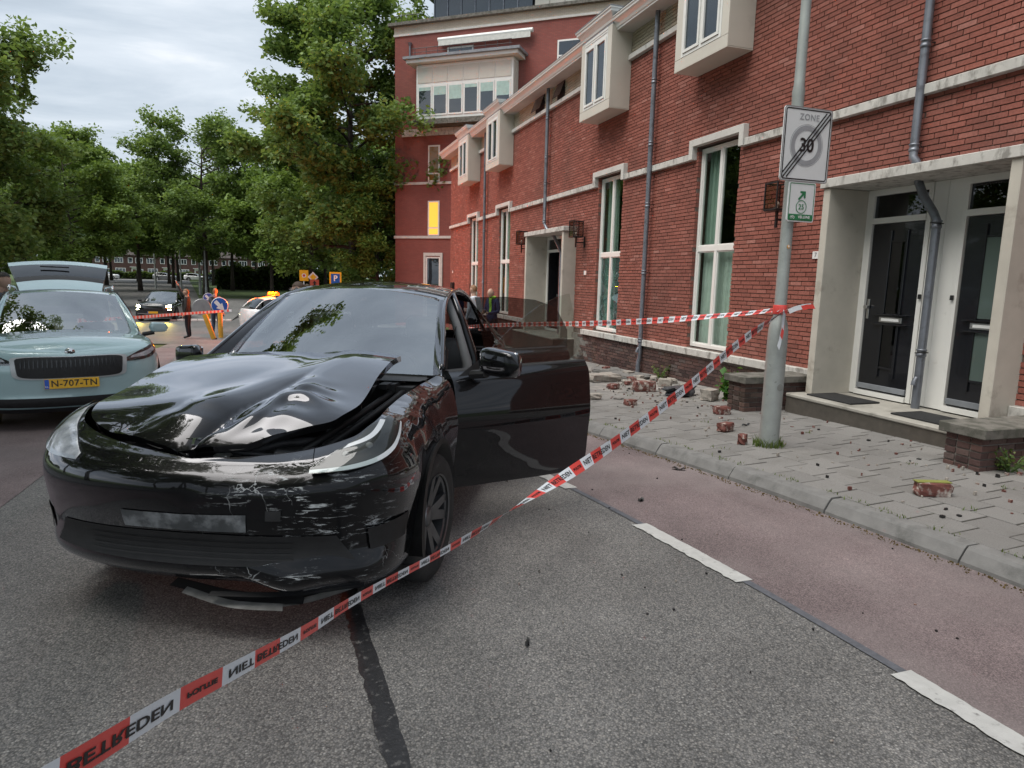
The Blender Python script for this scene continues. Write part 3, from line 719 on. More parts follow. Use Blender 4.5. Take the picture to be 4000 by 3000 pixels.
# ------------------------------------------------------------------ wall lanterns, plates
def lantern(y, lab):
    t = thing('wall_lantern', lab, 'lantern', (6.66, y, 2.5), 0, 'square black wall lanterns'); P = lambda n, mb, m: mb.build(n, m, t, world=True)
    fr = MB(); a = .125; x = 6.66; z0, z1 = 2.74, 3.12
    for sx_ in (-1, 1):
        for sy_ in (-1, 1): fr.box((x+sx_*a-.009, y+sy_*a-.009, z0), (x+sx_*a+.009, y+sy_*a+.009, z1))
    for z in (z0, z1-.018):
        for s in (-1, 1): fr.box((x-a, y+s*a-.0085, z), (x+a, y+s*a+.0085, z+.018)); fr.box((x+s*a-.0085, y-a, z), (x+s*a+.0085, y+a, z+.0175))
    P('frame', fr, BLKM); P('base_plate', MB().box((x-a, y-a, z0-.012), (x+a, y+a, z0-.0005)), BLKM)
    for s in (-1, 1):
        P('pane', MB().box((x-a+.01, y+s*a-.002, z0+.018), (x+a-.01, y+s*a+.002, z1-.018)), LANG); P('pane', MB().box((x+s*a-.002, y-a+.01, z0+.018), (x+s*a+.002, y+a-.01, z1-.018)), LANG)
    P('bulb', MB().lathe([(.0, 0), (.014, .001), (.014, .05), (.028, .085), (.02, .115), (0, .125)], 'Z', (x, y, z0), 10), BULB)
    P('bracket', MB().box((x-.016, y-.016, 2.5), (x+.016, y+.016, z0-.013)).box((x+.0165, y-.014, 2.6), (6.87, y+.014, 2.63)), BLKM); P('wall_plate', MB().box((6.8705, y-.018, 2.5), (6.899, y+.018, 2.76)), BLKM)
LANG = glass('lantern_glass', (.78, .74, .72), 1.45)
lantern(8.0, 'black square wall lantern on brick, partly behind the route sign post')
lantern(14.95, 'black square wall lantern at the right of the open doorway'); lantern(18.85, 'black square wall lantern at the left of the open doorway')
INK = mat('black_ink', (.012, .012, .013), .5); 
def numplate(y, z, s, lab):
    t = thing('house_number', lab, 'number plate', (6.895, y, z-.05), 0); MB().box((6.885, y-.06, z-.05), (6.899, y+.06, z+.05), bev=.002).build('plate', PLATE, t, world=True)
    if s: text_mesh(s, .085, lambda a, b: (6.8835, y-a, z+b)).build('digits', INK, t, world=True, fix=False)
numplate(7.43, 2.11, '7', 'small white house number plate reading 7 beside the porch'); numplate(14.85, 1.9, None, 'small white number plate under the lantern right of the open doorway'); numplate(28.3, 2.0, None, 'tiny white plate near the far end of the red terrace')
ys_ = 28.1; one('wall_letterbox', MB().box((6.78, ys_-.15, 1.35-.2), (6.899, ys_+.15, 1.35+.2), bev=.01), BLKM, 'black letterbox fixed to the far end of the red terrace', 'letterbox')
# ------------------------------------------------------------------ tall apartment building behind the terrace
def brickwall(name, c1, c2, mortar, scale=1.0):
    mt, t, b = newmat(name); geo = t.nodes.new('ShaderNodeTexCoord'); mpn = t.nodes.new('ShaderNodeMapping'); mpn.inputs['Rotation'].default_value = (R(90), 0, 0); lk(t, geo.outputs['Object'], mpn.inputs[0])
    bt = t.nodes.new('ShaderNodeTexBrick'); bt.inputs['Scale'].default_value = 1; bt.inputs['Brick Width'].default_value = .22*scale; bt.inputs['Row Height'].default_value = .063*scale; bt.inputs['Mortar Size'].default_value = .007*scale
    bt.inputs['Color1'].default_value = (*c1, 1); bt.inputs['Color2'].default_value = (*c2, 1); bt.inputs['Mortar'].default_value = (*mortar, 1); lk(t, mpn.outputs[0], bt.inputs[0])
    n = tnoise(t, .5, 6, .6); c = tmix(t, .3, bt.outputs[0], ramp(t, n, [(.3, (.3,)*3), (.7, (.7,)*3)]), 'OVERLAY'); lk(t, c, b.inputs['Base Color']); b.inputs['Roughness'].default_value = .9; tbump(t, b, bt.outputs['Fac'], .4, -.006); return mt
TBR = brickwall('tower_brick', (.235, .066, .054), (.265, .08, .064), (.13, .07, .062)); TCR = brickwall('tower_cream_brick', (.48, .43, .34), (.53, .48, .39), (.33, .3, .26))
SKYG = glass('sky_glass', (.1, .14, .17), 1.9, opac=.6, dark=(.04, .055, .07)); BLIND = mat('mint_blind', (.36, .5, .46), .8); WARM = emit('lit_curtain', (1.0, .42, .05), .4)
RAIL = mat('dark_rail', (.03, .03, .034), .5); AWN = mat('awning_cloth', (.55, .54, .5), .7)
tw = thing('apartment_building', 'tall red brick apartment building with white panelled oriel and cream cornice', 'building', (8.75, 36.4, -1.2), R(141))
def tp(name, mb, m, parent=None): return mb.build(name, m, parent or tw)
Z = lambda z: z+1.2
def bx(a0, a1, d0, d1, z0, z1, bev=0): return MB().box((a0, d0, Z(z0)), (a1, d1, Z(z1)), bev=bev)
tp('wall', bx(-14, 3.47, -9, 0, -1.2, 14.6), TBR)
tp('cream_frieze', bx(-14.0, 3.5, -9, .03, 14.6, 15.05), TCR); tp('frieze_foot', bx(-14, 3.52, -9, .07, 14.55, 14.66), CONC); tp('cornice', bx(-14, 3.75, -9, .28, 15.05, 15.2), COPE)
tp('string_course', bx(-2, 3.53, -9, .06, 6.8, 6.93), CONC); tp('string_course', bx(-2, 3.53, -9, .06, 3.9, 4.04), CONC)
# set-back glazed top storey
for i in range(7):
    a0 = 1.5-i*.8; tp('glazing', bx(a0-.76, a0, -.9, -.86, 15.25, 17.2), SKYG); tp('mullion', bx(a0, a0+.04, -.92, -.8, 15.25, 17.2), ZINC)
for i in range(7): a0 = -4.2-i*.8; tp('slat_panel', bx(a0-.77, a0, -.9, -.86, 15.2, 17.2), PANEL)
tp('roof', bx(-14, 2.6, -9, .1, 17.2, 17.45), LEAD); tp('core', bx(-14, 1.4, -9, -1.0, 15.2, 17.2), ROOM)
rl = MB(); 
for k in range(5): rl.tube([(2.0+k*.33, .15, Z(15.2)), (2.0+k*.33, .15, Z(15.55))], .015, 5)
rl.tube([(1.9, .15, Z(15.55)), (3.4, .15, Z(15.55))], .02, 5); tp('railing', rl, RAIL)
# oriel
OD = .75; o0, o1 = -3.7, 1.75
orl = tp('oriel', bx(o0, o1, 0, OD, 10.0, 12.75), WHITE)
tp('oriel_base', bx(o0-.1, o1+.15, 0, OD+.12, 9.75, 10.02), COPE, orl); tp('oriel_band', bx(-5, 3.0, 0, .1, 9.35, 9.72), CONCW)
n = 6; wd = (o1-o0-.16)/n
for i in range(n):
    a0 = o0+.08+i*wd
    tp('white_panel', bx(a0+.02, a0+wd-.02, OD, OD+.025, 11.85, 12.6), PANEL, orl); w_ = tp('window', bx(a0+.03, a0+wd-.03, OD, OD+.04, 10.2, 11.7), WHITE, orl)
    tp('pane', bx(a0+.1, a0+wd-.1, OD+.041, OD+.047, 10.28, 11.62), SKYG, w_); tp('blind', bx(a0+.1, a0+wd-.1, OD+.0475, OD+.052, 10.95+.25*((i*37) % 3), 11.62), BLIND, w_)
for i in range(2): tp('white_panel', bx(o0-.025, o0, .08+i*.34, .36+i*.34, 10.2, 12.6), PANEL, orl)
tp('oriel_roof', bx(o0-.35, o1+.4, 0, OD+.4, 12.78, 12.95), WHITE, orl); tp('oriel_gutter', bx(o0-.5, o1+.52, 0, OD+.55, 12.95, 13.08), LEAD, orl)
rl = MB(); 
for k in range(9): rl.tube([(o0+.1+k*.66, OD+.3, Z(13.08)), (o0+.1+k*.66, OD+.3, Z(13.5))], .014, 5)
for z in (13.3, 13.5): rl.tube([(o0, OD+.3, Z(z)), (o1+.1, OD+.3, Z(z))], .016, 5)
tp('railing', rl, RAIL, orl)
aw = tp('awning', MB().tube([(.75, .22, Z(14.1)), (-4.5, .22, Z(14.1))], .11, 10), WHITE); tp('valance', bx(-4.4, .7, .3, .32, 13.75, 14.02), AWN, aw)
def twin(a0, a1, z0, z1, lit=None, split=True):
    f = tp('window', bx(a0, a1, -.02, .05, z0, z1), WHITE); zm = z0+(z1-z0)*.22
    tp('pane', bx(a0+.08, a1-.08, .051, .055, zm+.04, z1-.08), lit or SKYG, f); tp('pane', bx(a0+.08, a1-.08, .051, .055, z0+.06, zm-.04), lit or SKYG, f)
    return f
twin(.7, 1.4, 6.95, 8.85, AMBG := glass('amber_glass', (.55, .33, .12), 1.5, opac=.7, dark=(.28, .16, .04))); twin(.7, 1.4, 4.06, 5.92, WARM)
f = twin(.62, 1.5, -.5, 2.9); tp('stone_frame', bx(.48, .62, -.02, .09, -.6, 3.12), CONC, f); tp('stone_frame', bx(1.5, 1.64, -.02, .09, -.6, 3.12), CONC, f); tp('stone_frame', bx(.62, 1.5, -.02, .09, 2.95, 3.12), CONC, f)
twin(-1.2, .3, 13.1, 13.75); twin(-7.1, -5.75, 12.6, 13.55); tp('rain_head', MB().tube([(2.5, .1, Z(13.4)), (2.5, .1, Z(14.0)), (2.5, .1, Z(14.15))], [.05, .05, .13], 8), ZINC)
# ------------------------------------------------------------------ trees
def leafmat(name, a, b_, c):
    mt = bpy.data.materials.new(name); mt.use_nodes = True; t = mt.node_tree; MATS[name] = mt
    for n in list(t.nodes): t.nodes.remove(n)
    o = t.nodes.new('ShaderNodeOutputMaterial'); gm = t.nodes.new('ShaderNodeNewGeometry'); oi = t.nodes.new('ShaderNodeObjectInfo')
    col = ramp(t, gm.outputs['Random Per Island'], [(0, a), (.55, b_), (1, c)])
    nz = tnoise(t, .45, 3, .5, vec=gm.outputs['Position']); col = tmix(t, .35, col, ramp(t, nz, [(.35, (.32, .36, .3)), (.65, (.7, .66, .5))]), 'OVERLAY')
    col = tmix(t, tmath(t, 'MULTIPLY', oi.outputs['Random'], .25), col, b_)
    p = t.nodes.new('ShaderNodeBsdfPrincipled'); lk(t, col, p.inputs['Base Color']); p.inputs['Roughness'].default_value = .5; p.inputs['Specular IOR Level'].default_value = .35
    tl = t.nodes.new('ShaderNodeBsdfTranslucent'); lk(t, tmix(t, .5, col, (.16, .22, .02)), tl.inputs[0])
    ms = t.nodes.new('ShaderNodeMixShader'); ms.inputs[0].default_value = .46; lk(t, p.outputs[0], ms.inputs[1]); lk(t, tl.outputs[0], ms.inputs[2]); lk(t, ms.outputs[0], o.inputs[0]); return mt
LEAF = leafmat('oak_leaf', (.1, .165, .052), (.17, .265, .075), (.25, .345, .11)); LEAF2 = leafmat('lime_leaf', (.105, .175, .042), (.17, .27, .064), (.24, .345, .092)); LEAFD = leafmat('hedge_leaf', (.028, .05, .016), (.045, .08, .022), (.07, .11, .03))
BARK = mat('bark', (.05, .04, .032), .95, var=.35, scale=9, bump=.8, bscale=24, sc=(1, 1, .3))
def leaf_cloud(cen, size, rng, up=.55, aspect=1.5):
    """cen: n x 3 leaf centres -> vertex and face arrays of folded kite leaves"""
    n = len(cen); nr = rng.normal(size=(n, 3)); nr[:, 2] = np.abs(nr[:, 2])+up; nr /= np.linalg.norm(nr, axis=1)[:, None]
    a = rng.normal(size=(n, 3)); a -= (a*nr).sum(1)[:, None]*nr; a /= np.linalg.norm(a, axis=1)[:, None]+1e-9; b = np.cross(nr, a)
    s = (size*rng.uniform(.65, 1.35, n))[:, None]
    v = np.stack([cen-a*s*aspect*.5, cen+b*s*.5+nr*s*.12, cen+a*s*aspect*.5, cen-b*s*.5+nr*s*.12], 1).reshape(-1, 3)
    i = np.arange(n)*4; f = np.stack([np.stack([i, i+1, i+2], 1), np.stack([i, i+2, i+3], 1)], 1).reshape(-1, 3)
    return v, f
def raw_mesh(name, v, f, m):
    me = bpy.data.meshes.new(name); me.vertices.add(len(v)); me.vertices.foreach_set('co', np.asarray(v, np.float32).ravel())
    k = f.shape[1]; me.loops.add(f.size); me.loops.foreach_set('vertex_index', f.astype(np.int32).ravel()); me.polygons.add(len(f)); me.polygons.foreach_set('loop_start', np.arange(len(f), dtype=np.int32)*k)
    me.materials.append(m); me.update(calc_edges=True); return me
TREES = {}
def tree_meshes(key, seed, Ht, Rc, trunkh, nleaf, lsize, m, trunkr=.28, top=.8, clump=.55, nl=20, cone=0.):
    rng = np.random.default_rng(seed); tb = MB(); cl = []
    zs = np.linspace(0, Ht*.9, 9); wander = np.cumsum(rng.normal(0, .1, (9, 2)), 0)*.7; wander[:2] = 0
    tp_ = [(wander[i, 0], wander[i, 1], zs[i]) for i in range(9)]
    tb.tube(tp_, [trunkr*(1.25 if i == 0 else 1-.85*(i/8)**1.0) for i in range(9)], 9)
    hc = (trunkh+Ht)/2; hh = (Ht-trunkh)/2
    for k in range(nl):
        f = (k+.5)/nl; z0 = trunkh*.85+(Ht*.93-trunkh*.85)*f**.9; ang = k*2.4+rng.normal(0, .4)
        bx0 = np.interp(z0, zs, [p[0] for p in tp_]); by0 = np.interp(z0, zs, [p[1] for p in tp_])
        zz = min(max((z0+.8-hc)/hh, -.96), .97); prof = math.sqrt(1-abs(zz)**(2.4 if zz < 0 else 1.9)); L_ = Rc*prof*rng.uniform(.75, 1.12)*(1-cone*max(0, zz))+.6
        el = .25+.75*f+rng.normal(0, .1); pts = []; d = np.array([math.cos(ang), math.sin(ang), 0])
        for j in range(6):
            u = j/5; pts.append(np.array([bx0, by0, z0])+d*L_*u+np.array([0, 0, L_*(math.tan(min(el, 1.1))*.42*u-.10*u*u)])+rng.normal(0, .09*u, 3))
        r0 = trunkr*.42*(1-.6*f)
        tb.tube(pts, [r0*(1-.85*u/5) for u in range(6)], 5, caps=False)
        nb = 5+int(L_*1.3)
        for q in range(nb):
            u = rng.uniform(.25, 1.0); p = np.array([np.interp(u*5, range(6), [pp[c] for pp in pts]) for c in range(3)])
            dr = d*rng.uniform(.1, .8)+np.array([-d[1], d[0], 0])*rng.choice([-1, 1])*rng.uniform(.3, 1)+np.array([0, 0, rng.uniform(-.25, .8)]); dr /= np.linalg.norm(dr); sl2 = rng.uniform(.6, 1.5)*(1.1-.3*u)*Rc/4.5
            e_ = p+dr*sl2; tb.tube([p, (p+e_)/2+rng.normal(0, .06, 3), e_], [r0*.28, r0*.2, .012], 4, caps=False)
            for w_ in (.45, .75, 1.05): cl.append((p+dr*sl2*w_+rng.normal(0, .15, 3), rng.uniform(.6, 1.25)*clump))
        cl.append((pts[-1], clump))
    ctr = np.array([c for c, _ in cl]); rad = np.array([r for _, r in cl])
    idx = rng.integers(0, len(cl), nleaf); off = rng.normal(size=(nleaf, 3))*np.array([1, 1, .7]); rr = rng.random(nleaf)**.4; off = off/np.linalg.norm(off, axis=1)[:, None]*(rr*rad[idx])[:, None]
    cen = ctr[idx]+off; v, f = leaf_cloud(cen, lsize, rng)
    TREES[key] = (raw_mesh('crown', v, f, m), tb, None)
def place_tree(key, x, y, s, rz, label, group, dz=0.0, sz=1.0, name='tree'):
    t = thing(name, label, 'tree', (x, y, g(y)-.05+dz), rz, group); crown, tb, tm = TREES[key]
    if tm is None:
        o = tb.build('trunk', BARK, t, smooth=True); TREES[key] = (crown, tb, o.data)
    else: o = link(bpy.data.objects.new('trunk', tm), t)
    c = link(bpy.data.objects.new('crown', crown), t)
    t.scale = (s, s, s*sz); return t
tree_meshes('big', 21, 19, 5.6, 4.3, 68000, .175, LEAF, .3, clump=.72, nl=40, cone=.6)
tree_meshes('oak', 5, 17, 6.4, 4.6, 44000, .21, LEAF, .3, clump=.85, nl=26)
tree_meshes('lime', 8, 16, 5.4, 4.8, 38000, .21, LEAF2, .26, clump=.8, nl=26)
tree_meshes('far', 33, 15, 5.6, 6.0, 17000, .36, LEAF2, .27, clump=.95, nl=20)
tree_meshes('near', 14, 12, 4.6, 4.6, 30000, .13, LEAF, .2, clump=.6, nl=18)
GT = 'trees round the junction'
place_tree('big', 4.2, 42, 1.03, 1.0, 'tall broad dark oak tree rising before the apartment building', GT)
place_tree('lime', 5.5, 40.5, .56, .3, 'slimmer dark tree standing close against the apartment building corner', GT)
place_tree('lime', 2.0, 53, .84, 4.4, 'bright green tree left of the tall oak by the apartment building', GT)
place_tree('oak', -8.0, 80, 1.04, 2.0, 'large oak on the traffic island behind the raised-arm man', GT)
place_tree('oak', -16.2, 44, .9, .6, 'big leafy tree behind the open tailgate of the pale green car', GT)
place_tree('lime', -15.4, 60, .76, 2.2, 'second tree of the row behind the pale green car', GT)
place_tree('oak', -22, 52, .82, 4.0, 'dense tree at the far edge of the verge behind the row', GT)
place_tree('lime', -19.5, 74, .9, 5.0, 'leafy tree on the left grass verge by the branch road', GT)
for k, (x, y, s) in enumerate(((-16.5, 92, .95), (-27, 88, 1.05), (-24, 110, 1.0), (-14.5, 104, .92), (-6.5, 98, .95), (-30, 128, 1.1), (-11, 122, 1.0), (-1.2, 76, .82), (2.0, 86, .9), (4.6, 81, .8), (6.8, 70, .82), (.2, 104, 1.0), (9, 92, 1), (12, 62, .95), (15, 78, 1.1), (-20, 150, 1.1), (-36, 100, 1.1), (-46, 118, 1.2), (-34, 66, 1.15), (-44, 82, 1.2), (21, 66, 1.1), (-5, 140, 1.1), (7, 118, 1.1), (-25, 138, 1.0), (-31, 146, 1.0), (-14, 142, 1.0), (-18.5, 128, .95), (-40, 140, 1.1))):
    place_tree('far', x, y, s, k*1.3, 'leafy street tree in the wooded belt beyond the junction', 'trees of the far wooded belt')
place_tree('near', -7.6, 10.0, 1.06, .4, 'roadside tree with a leafy branch hanging over the pale green car', 'trees lining the near road')
for k, (x, y, s) in enumerate(((-6.6, -3.5, 1.1), (-8.5, 3.0, 1.0), (-14, -6, 1.2), (-13.5, 18, 1.0), (-15.5, 27, 1.0), (-16, 7, 1.2))):
    place_tree('near', x, y, s, k*1.1+2, 'leafy roadside tree beside the near carriageway', 'trees lining the near road')
def hedge(x0, x1, y, h, d, lab, rz=0, m=None, n=9000, ls=.16, nm='hedge', cat='hedge'):
    rng = np.random.default_rng(int(abs(x0)*10+y)); c = np.stack([rng.uniform(x0, x1, n), y+rng.normal(0, d*.5, n).clip(-d, d), h*rng.random(n)**.55], 1)
    c[:, 2] *= (1+.12*np.sin(c[:, 0]*1.3+y)+.06*np.sin(c[:, 0]*3.7)); c[:, 2] += np.array([g(q) for q in c[:, 1]]); v, f = leaf_cloud(c, ls, rng); o0_ = np.array([(x0+x1)/2, y, g(y)])
    t = thing(nm, lab, cat, tuple(o0_), 0); link(bpy.data.objects.new('foliage', raw_mesh('foliage', v-o0_, f, m or LEAFD)), t)
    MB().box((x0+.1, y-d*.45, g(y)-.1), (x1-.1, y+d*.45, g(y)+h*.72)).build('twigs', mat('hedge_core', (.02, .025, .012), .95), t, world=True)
hedge(-9, 9, 104, 3.2, 2.5, 'long dark shrub bank behind the flashing orange beacon', n=14000, ls=.34)
hedge(-40, -12, 166, 1.6, 1.0, 'clipped dark hedge before the far brown houses', n=9000, ls=.3)
hedge(-34, -14.5, 36, 2.2, 1.5, 'dark shrubs behind the left pavement and parked pale green car', n=12000, ls=.22)
hedge(-12, -9.5, 22, 1.9, 1.6, 'bushy shrub at the left edge behind the open tailgate', n=6000, ls=.2)
hedge(2.5, 12, 50, 1.5, .8, 'dark clipped hedge beyond the blue cycle sign', n=7000, ls=.2)
# wooded backdrop that reads as one mass
rng = np.random.default_rng(4); n = 60000
a = rng.uniform(-1.25, .62, n); rr_ = rng.uniform(205, 260, n); hb = 13+3.5*np.sin(a*19)+2.5*np.sin(a*47+1)
c = np.stack([np.sin(a)*rr_, np.cos(a)*rr_, hb*rng.random(n)**.7], 1); v, f = leaf_cloud(c, 1.3, rng)
wd_ = link(bpy.data.objects.new('distant_wood', raw_mesh('distant_wood', v, f, LEAFD))); tag(wd_, 'far dark belt of trees closing the view', 'woodland', kind='stuff')
# ------------------------------------------------------------------ far houses beyond the junction
HB = brickwall('brown_brick', (.07, .034, .03), (.09, .045, .038), (.06, .04, .035), 2.0); RT = mat('brown_tiles', (.055, .045, .042), .85, var=.2, scale=2)
FW = mat('far_white', (.62, .63, .62), .6)
for k in range(6):
    x0 = -46+k*7.0; y = 186; zb = g(y)-.1
    h = thing('brown_house', 'small dark brown brick house with white windows far across the junction', 'house', (x0+3.5, y, zb), 0, 'brown houses across the junction')
    MB().box((0-3.5, 0, 0), (3.49, 8, 5.6)).build('wall', HB, h); MB().add([(-3.5, -.4, 5.5), (3.49, -.4, 5.5), (3.49, 4, 8.6), (-3.5, 4, 8.6), (-3.5, 8.4, 5.5), (3.49, 8.4, 5.5)], [(0, 1, 2, 3), (3, 2, 5, 4), (0, 3, 4), (1, 5, 2)]).build('roof', RT, h)
    for (wx, wz, ww, wh) in ((-2.2, 3.6, 1.9, 1.3), (.3, 3.6, 1.0, 1.3), (2.2, 3.6, 1.6, 1.3), (-1.9, .9, 2.2, 1.5), (2.6, 1.0, .8, 1.2)):
        w_ = MB().box((wx-ww/2, -.06, wz), (wx+ww/2, 0, wz+wh)).build('window', FW, h)
        nn = 3 if ww > 1.3 else 1
        for j in range(nn):
            p0 = wx-ww/2+.12+j*(ww-.12)/nn; MB().box((p0, -.075, wz+.12), (p0+(ww-.12)/nn-.12, -.061, wz+wh-.12)).build('pane', SKYG, w_)
    dr = MB().box((.45, -.08, 0), (1.65, 0, 2.6)).build('door', FW, h); MB().box((.7, -.1, .05), (1.4, -.081, 2.1)).build('door_leaf', mat('far_door', (.12, .05, .04), .5), dr); MB().box((.2, -.7, 2.6), (1.9, -.001, 2.72)).build('canopy', FW, dr)
    MB().box((2.9, 2, 8.0), (3.4, 2.8, 9.4)).build('chimney', HB, h)
# ------------------------------------------------------------------ cars
def crom(P, t):
    """Catmull-Rom through P (n,...) at float parameters t"""
    P = np.asarray(P, float); n = len(P); t = np.clip(np.asarray(t, float), 0, n-1-1e-9); i = np.floor(t).astype(int); f = (t-i).reshape((-1,)+(1,)*(P.ndim-1))
    p0 = P[np.maximum(i-1, 0)]; p1 = P[i]; p2 = P[np.minimum(i+1, n-1)]; p3 = P[np.minimum(i+2, n-1)]
    p0 = np.where((i == 0).reshape((-1,)+(1,)*(P.ndim-1)), 2*p1-p2, p0); p3 = np.where((i >= n-2).reshape((-1,)+(1,)*(P.ndim-1)), 2*p2-p1, p3)
    return .5*((2*p1)+(-p0+p2)*f+(2*p0-5*p1+4*p2-p3)*f*f+(-p0+3*p1-3*p2+p3)*f**3)
class CarShape:
    KEYS = [0, 2, 4, 7, 12, 16, 19, 22]
    def __init__(s, hw=.955, fo=.875, wb=2.89, ro=.985, Zt=None, It=None, blunt=1.0):
        s.hw, s.fo, s.wb, s.ro = hw, fo, wb, ro; k = hw/.955; q = wb/2.89
        fr = [(0, 0), (.30, .016), (.56, .07), (.765, .165), (.885, .295), (.938, .47)]
        sd = [(.945, -.2), (.955, 0), (.95, .2), (.94, .42), (.94, .64), (.95, 1.0), (.955, 1.37), (.955, 1.74), (.955, 2.2), (.957, 2.63), (.96, 2.89), (.955, 3.1)]
        re = [(.93, -.475), (.87, -.225), (.72, -.085), (.4, -.015), (0, 0)]
        O = [(a*k, -fo+b*blunt) for a, b in fr]+[(a*k, (b if b < .3 else b*q)) for a, b in sd]+[(a*k, wb+ro+b) for a, b in re]
        s.O = np.array(O); n = len(O)
        T = np.gradient(s.O, axis=0); T /= np.linalg.norm(T, axis=1)[:, None]; s.Nn = np.stack([T[:, 1], -T[:, 0]], 1); s.Nn[0] = (0, -1); s.Nn[-1] = (0, 1)
        ci = np.arange(n); rows = []
        for z, d in zip(Zt, It):
            zz = np.interp(ci, s.KEYS, z); dd = np.interp(ci, s.KEYS, d); xy = s.O-s.Nn*dd[:, None]; xy[0, 0] = 0; xy[-1, 0] = 0
            rows.append(np.column_stack([xy, zz]))
        s.G = np.array(rows)                              # rows x cols x 3  (v, u, z)
        s.nr, s.nc = s.G.shape[:2]
    def S(s, c, r):
        """surface points at parameter arrays c (signed column, + = car's left) and r (row)"""
        c = np.asarray(c, float); r = np.asarray(r, float); sh = c.shape; c = c.ravel(); r = np.broadcast_to(r, sh).ravel()
        A = crom(np.moveaxis(s.G, 1, 0), np.abs(c))       # k x rows x 3
        n = A.shape[1]; t = np.clip(r, 0, n-1-1e-9); i = np.floor(t).astype(int); f = (t-i)[:, None]; k = np.arange(len(t))
        p1 = A[k, i]; p2 = A[k, np.minimum(i+1, n-1)]; p0 = np.where((i == 0)[:, None], 2*p1-p2, A[k, np.maximum(i-1, 0)]); p3 = np.where((i >= n-2)[:, None], 2*p2-p1, A[k, np.minimum(i+2, n-1)])
        P = .5*((2*p1)+(-p0+p2)*f+(2*p0-5*p1+4*p2-p3)*f*f+(-p0+3*p1-3*p2+p3)*f**3)
        P[:, 0] = np.where(c < 0, -P[:, 0], P[:, 0]); return P.reshape(sh+(3,))
    def Nrm(s, c, r, e=.02):
        c = np.asarray(c, float); r = np.asarray(r, float); a = s.S(c+e, r)-s.S(c-e, r); b = s.S(c, np.minimum(r+e, s.nr-1))-s.S(c, np.maximum(r-e, 0)); n = np.cross(a, b); n /= np.linalg.norm(n, axis=-1)[..., None]+1e-9
        return n
    def patch(s, lo, hi, na, nb, off=.006, dz=None):
        """surface patch between two (c,r) polylines lo, hi, lifted by off"""
        lo, hi = np.array(lo, float), np.array(hi, float); ta = np.linspace(0, 1, na)
        L0 = np.stack([np.interp(ta, np.linspace(0, 1, len(lo)), lo[:, k]) for k in (0, 1)], 1) if len(lo) < 3 else crom(lo, ta*(len(lo)-1))
        H0 = np.stack([np.interp(ta, np.linspace(0, 1, len(hi)), hi[:, k]) for k in (0, 1)], 1) if len(hi) < 3 else crom(hi, ta*(len(hi)-1))
        b = np.linspace(0, 1, nb)[:, None, None]; CR = L0[None]*(1-b)+H0[None]*b
        return s.S(CR[..., 0], CR[..., 1])+s.Nrm(CR[..., 0], CR[..., 1])*off
TES_Z = [[.20, .20, .205, .20, .18, .20, .24, .28], [.275, .275, .28, .275, .26, .28, .33, .36], [.395, .395, .40, .405, .38, .42, .48, .5], [.54, .545, .55, .555, .54, .58, .64, .66], [.645, .655, .675, .70, .70, .74, .80, .8], [.71, .73, .765, .83, .84, .88, .94, .95], [.755, .79, .85, .93, .985, 1.03, 1.06, 1.06], [.775, .83, .90, .975, 1.055, 1.10, 1.13, 1.12]]
TES_I = [[.12, .13, .12, .10, .09, .10, .1, .12], [.035, .04, .04, .05, .05, .04, .03, .04], [.05, .045, .03, .02, .035, .01, .015, .02], [.012, .012, .01, 0, .02, 0, 0, 0], [0, 0, 0, -.005, 0, -.005, 0, 0], [.02, .025, .03, .015, .01, .01, .02, .01], [.07, .09, .10, .085, .03, .04, .06, .03], [.10, .16, .19, .19, .075, .09, .12, .06]]
def paint(name, col, metal=0., rough=.12, spec=.5, flake=0.):
    mt, t, b = newmat(name); b.inputs['Base Color'].default_value = (*col, 1); b.inputs['Metallic'].default_value = metal; b.inputs['Roughness'].default_value = rough; b.inputs['Coat Weight'].default_value = 1; b.inputs['Coat Roughness'].default_value = .02; b.inputs['Coat IOR'].default_value = 1.6; b.inputs['Specular IOR Level'].default_value = spec
    n = tnoise(t, 3.2, 3, .5); nn = t.nodes.new('ShaderNodeBump'); nn.inputs['Strength'].default_value = .02; nn.inputs['Distance'].default_value = .02; lk(t, n, nn.inputs['Height']); lk(t, nn.outputs[0], b.inputs['Coat Normal'])
    if flake:
        v = tnoise(t, 900, 2, .6); lk(t, ramp(t, v, [(.35, tuple(c*(1-flake) for c in col)), (.65, tuple(min(1, c*(1+flake)) for c in col))]), b.inputs['Base Color'])
    return mt
TYRE = mat('tyre_rubber', (.018, .018, .018), .75, var=.3, scale=14, wear=(.07, .065, .06), wscale=9, wpos=.66, bump=.4, bscale=60)
RIMD = mat('dark_alloy', (.15, .155, .165), .32, metal=.85, var=.2, scale=8); RIMS = mat('silver_alloy', (.4, .41, .42), .3, metal=.9)
TRIM = mat('black_trim', (.012, .012, .013), .55, var=.25, scale=20, bump=.15, bscale=300)
CARG = glass('car_glass', (.5, .56, .53), 4.2); DARKG = glass('privacy_glass', (.5, .52, .52), 1.4); CLRG = glass('door_glass', (.88, .92, .9), 1.55); QTRG = glass('rear_glass', (.18, .19, .2), 1.7)
LENS = glass('lamp_lens', (.85, .87, .9), 2.2); CHROME = mat('chrome', (.62, .63, .64), .1, metal=1.0, var=.03); HOUS = mat('lamp_housing', (.72, .75, .79), .22, metal=.2, var=.45, scale=16)
DRL = mat('lamp_strip', (.52, .55, .58), .22); INT = mat('cabin_dark', (.02, .02, .021), .75); SEAT = mat('seat_leather', (.045, .045, .047), .5, bump=.2); YEL = mat('plate_yellow', (.75, .42, .02), .4); NLB = mat('plate_blue', (.02, .1, .5), .4); WHT = mat('white_ink', (.8, .8, .8), .4)
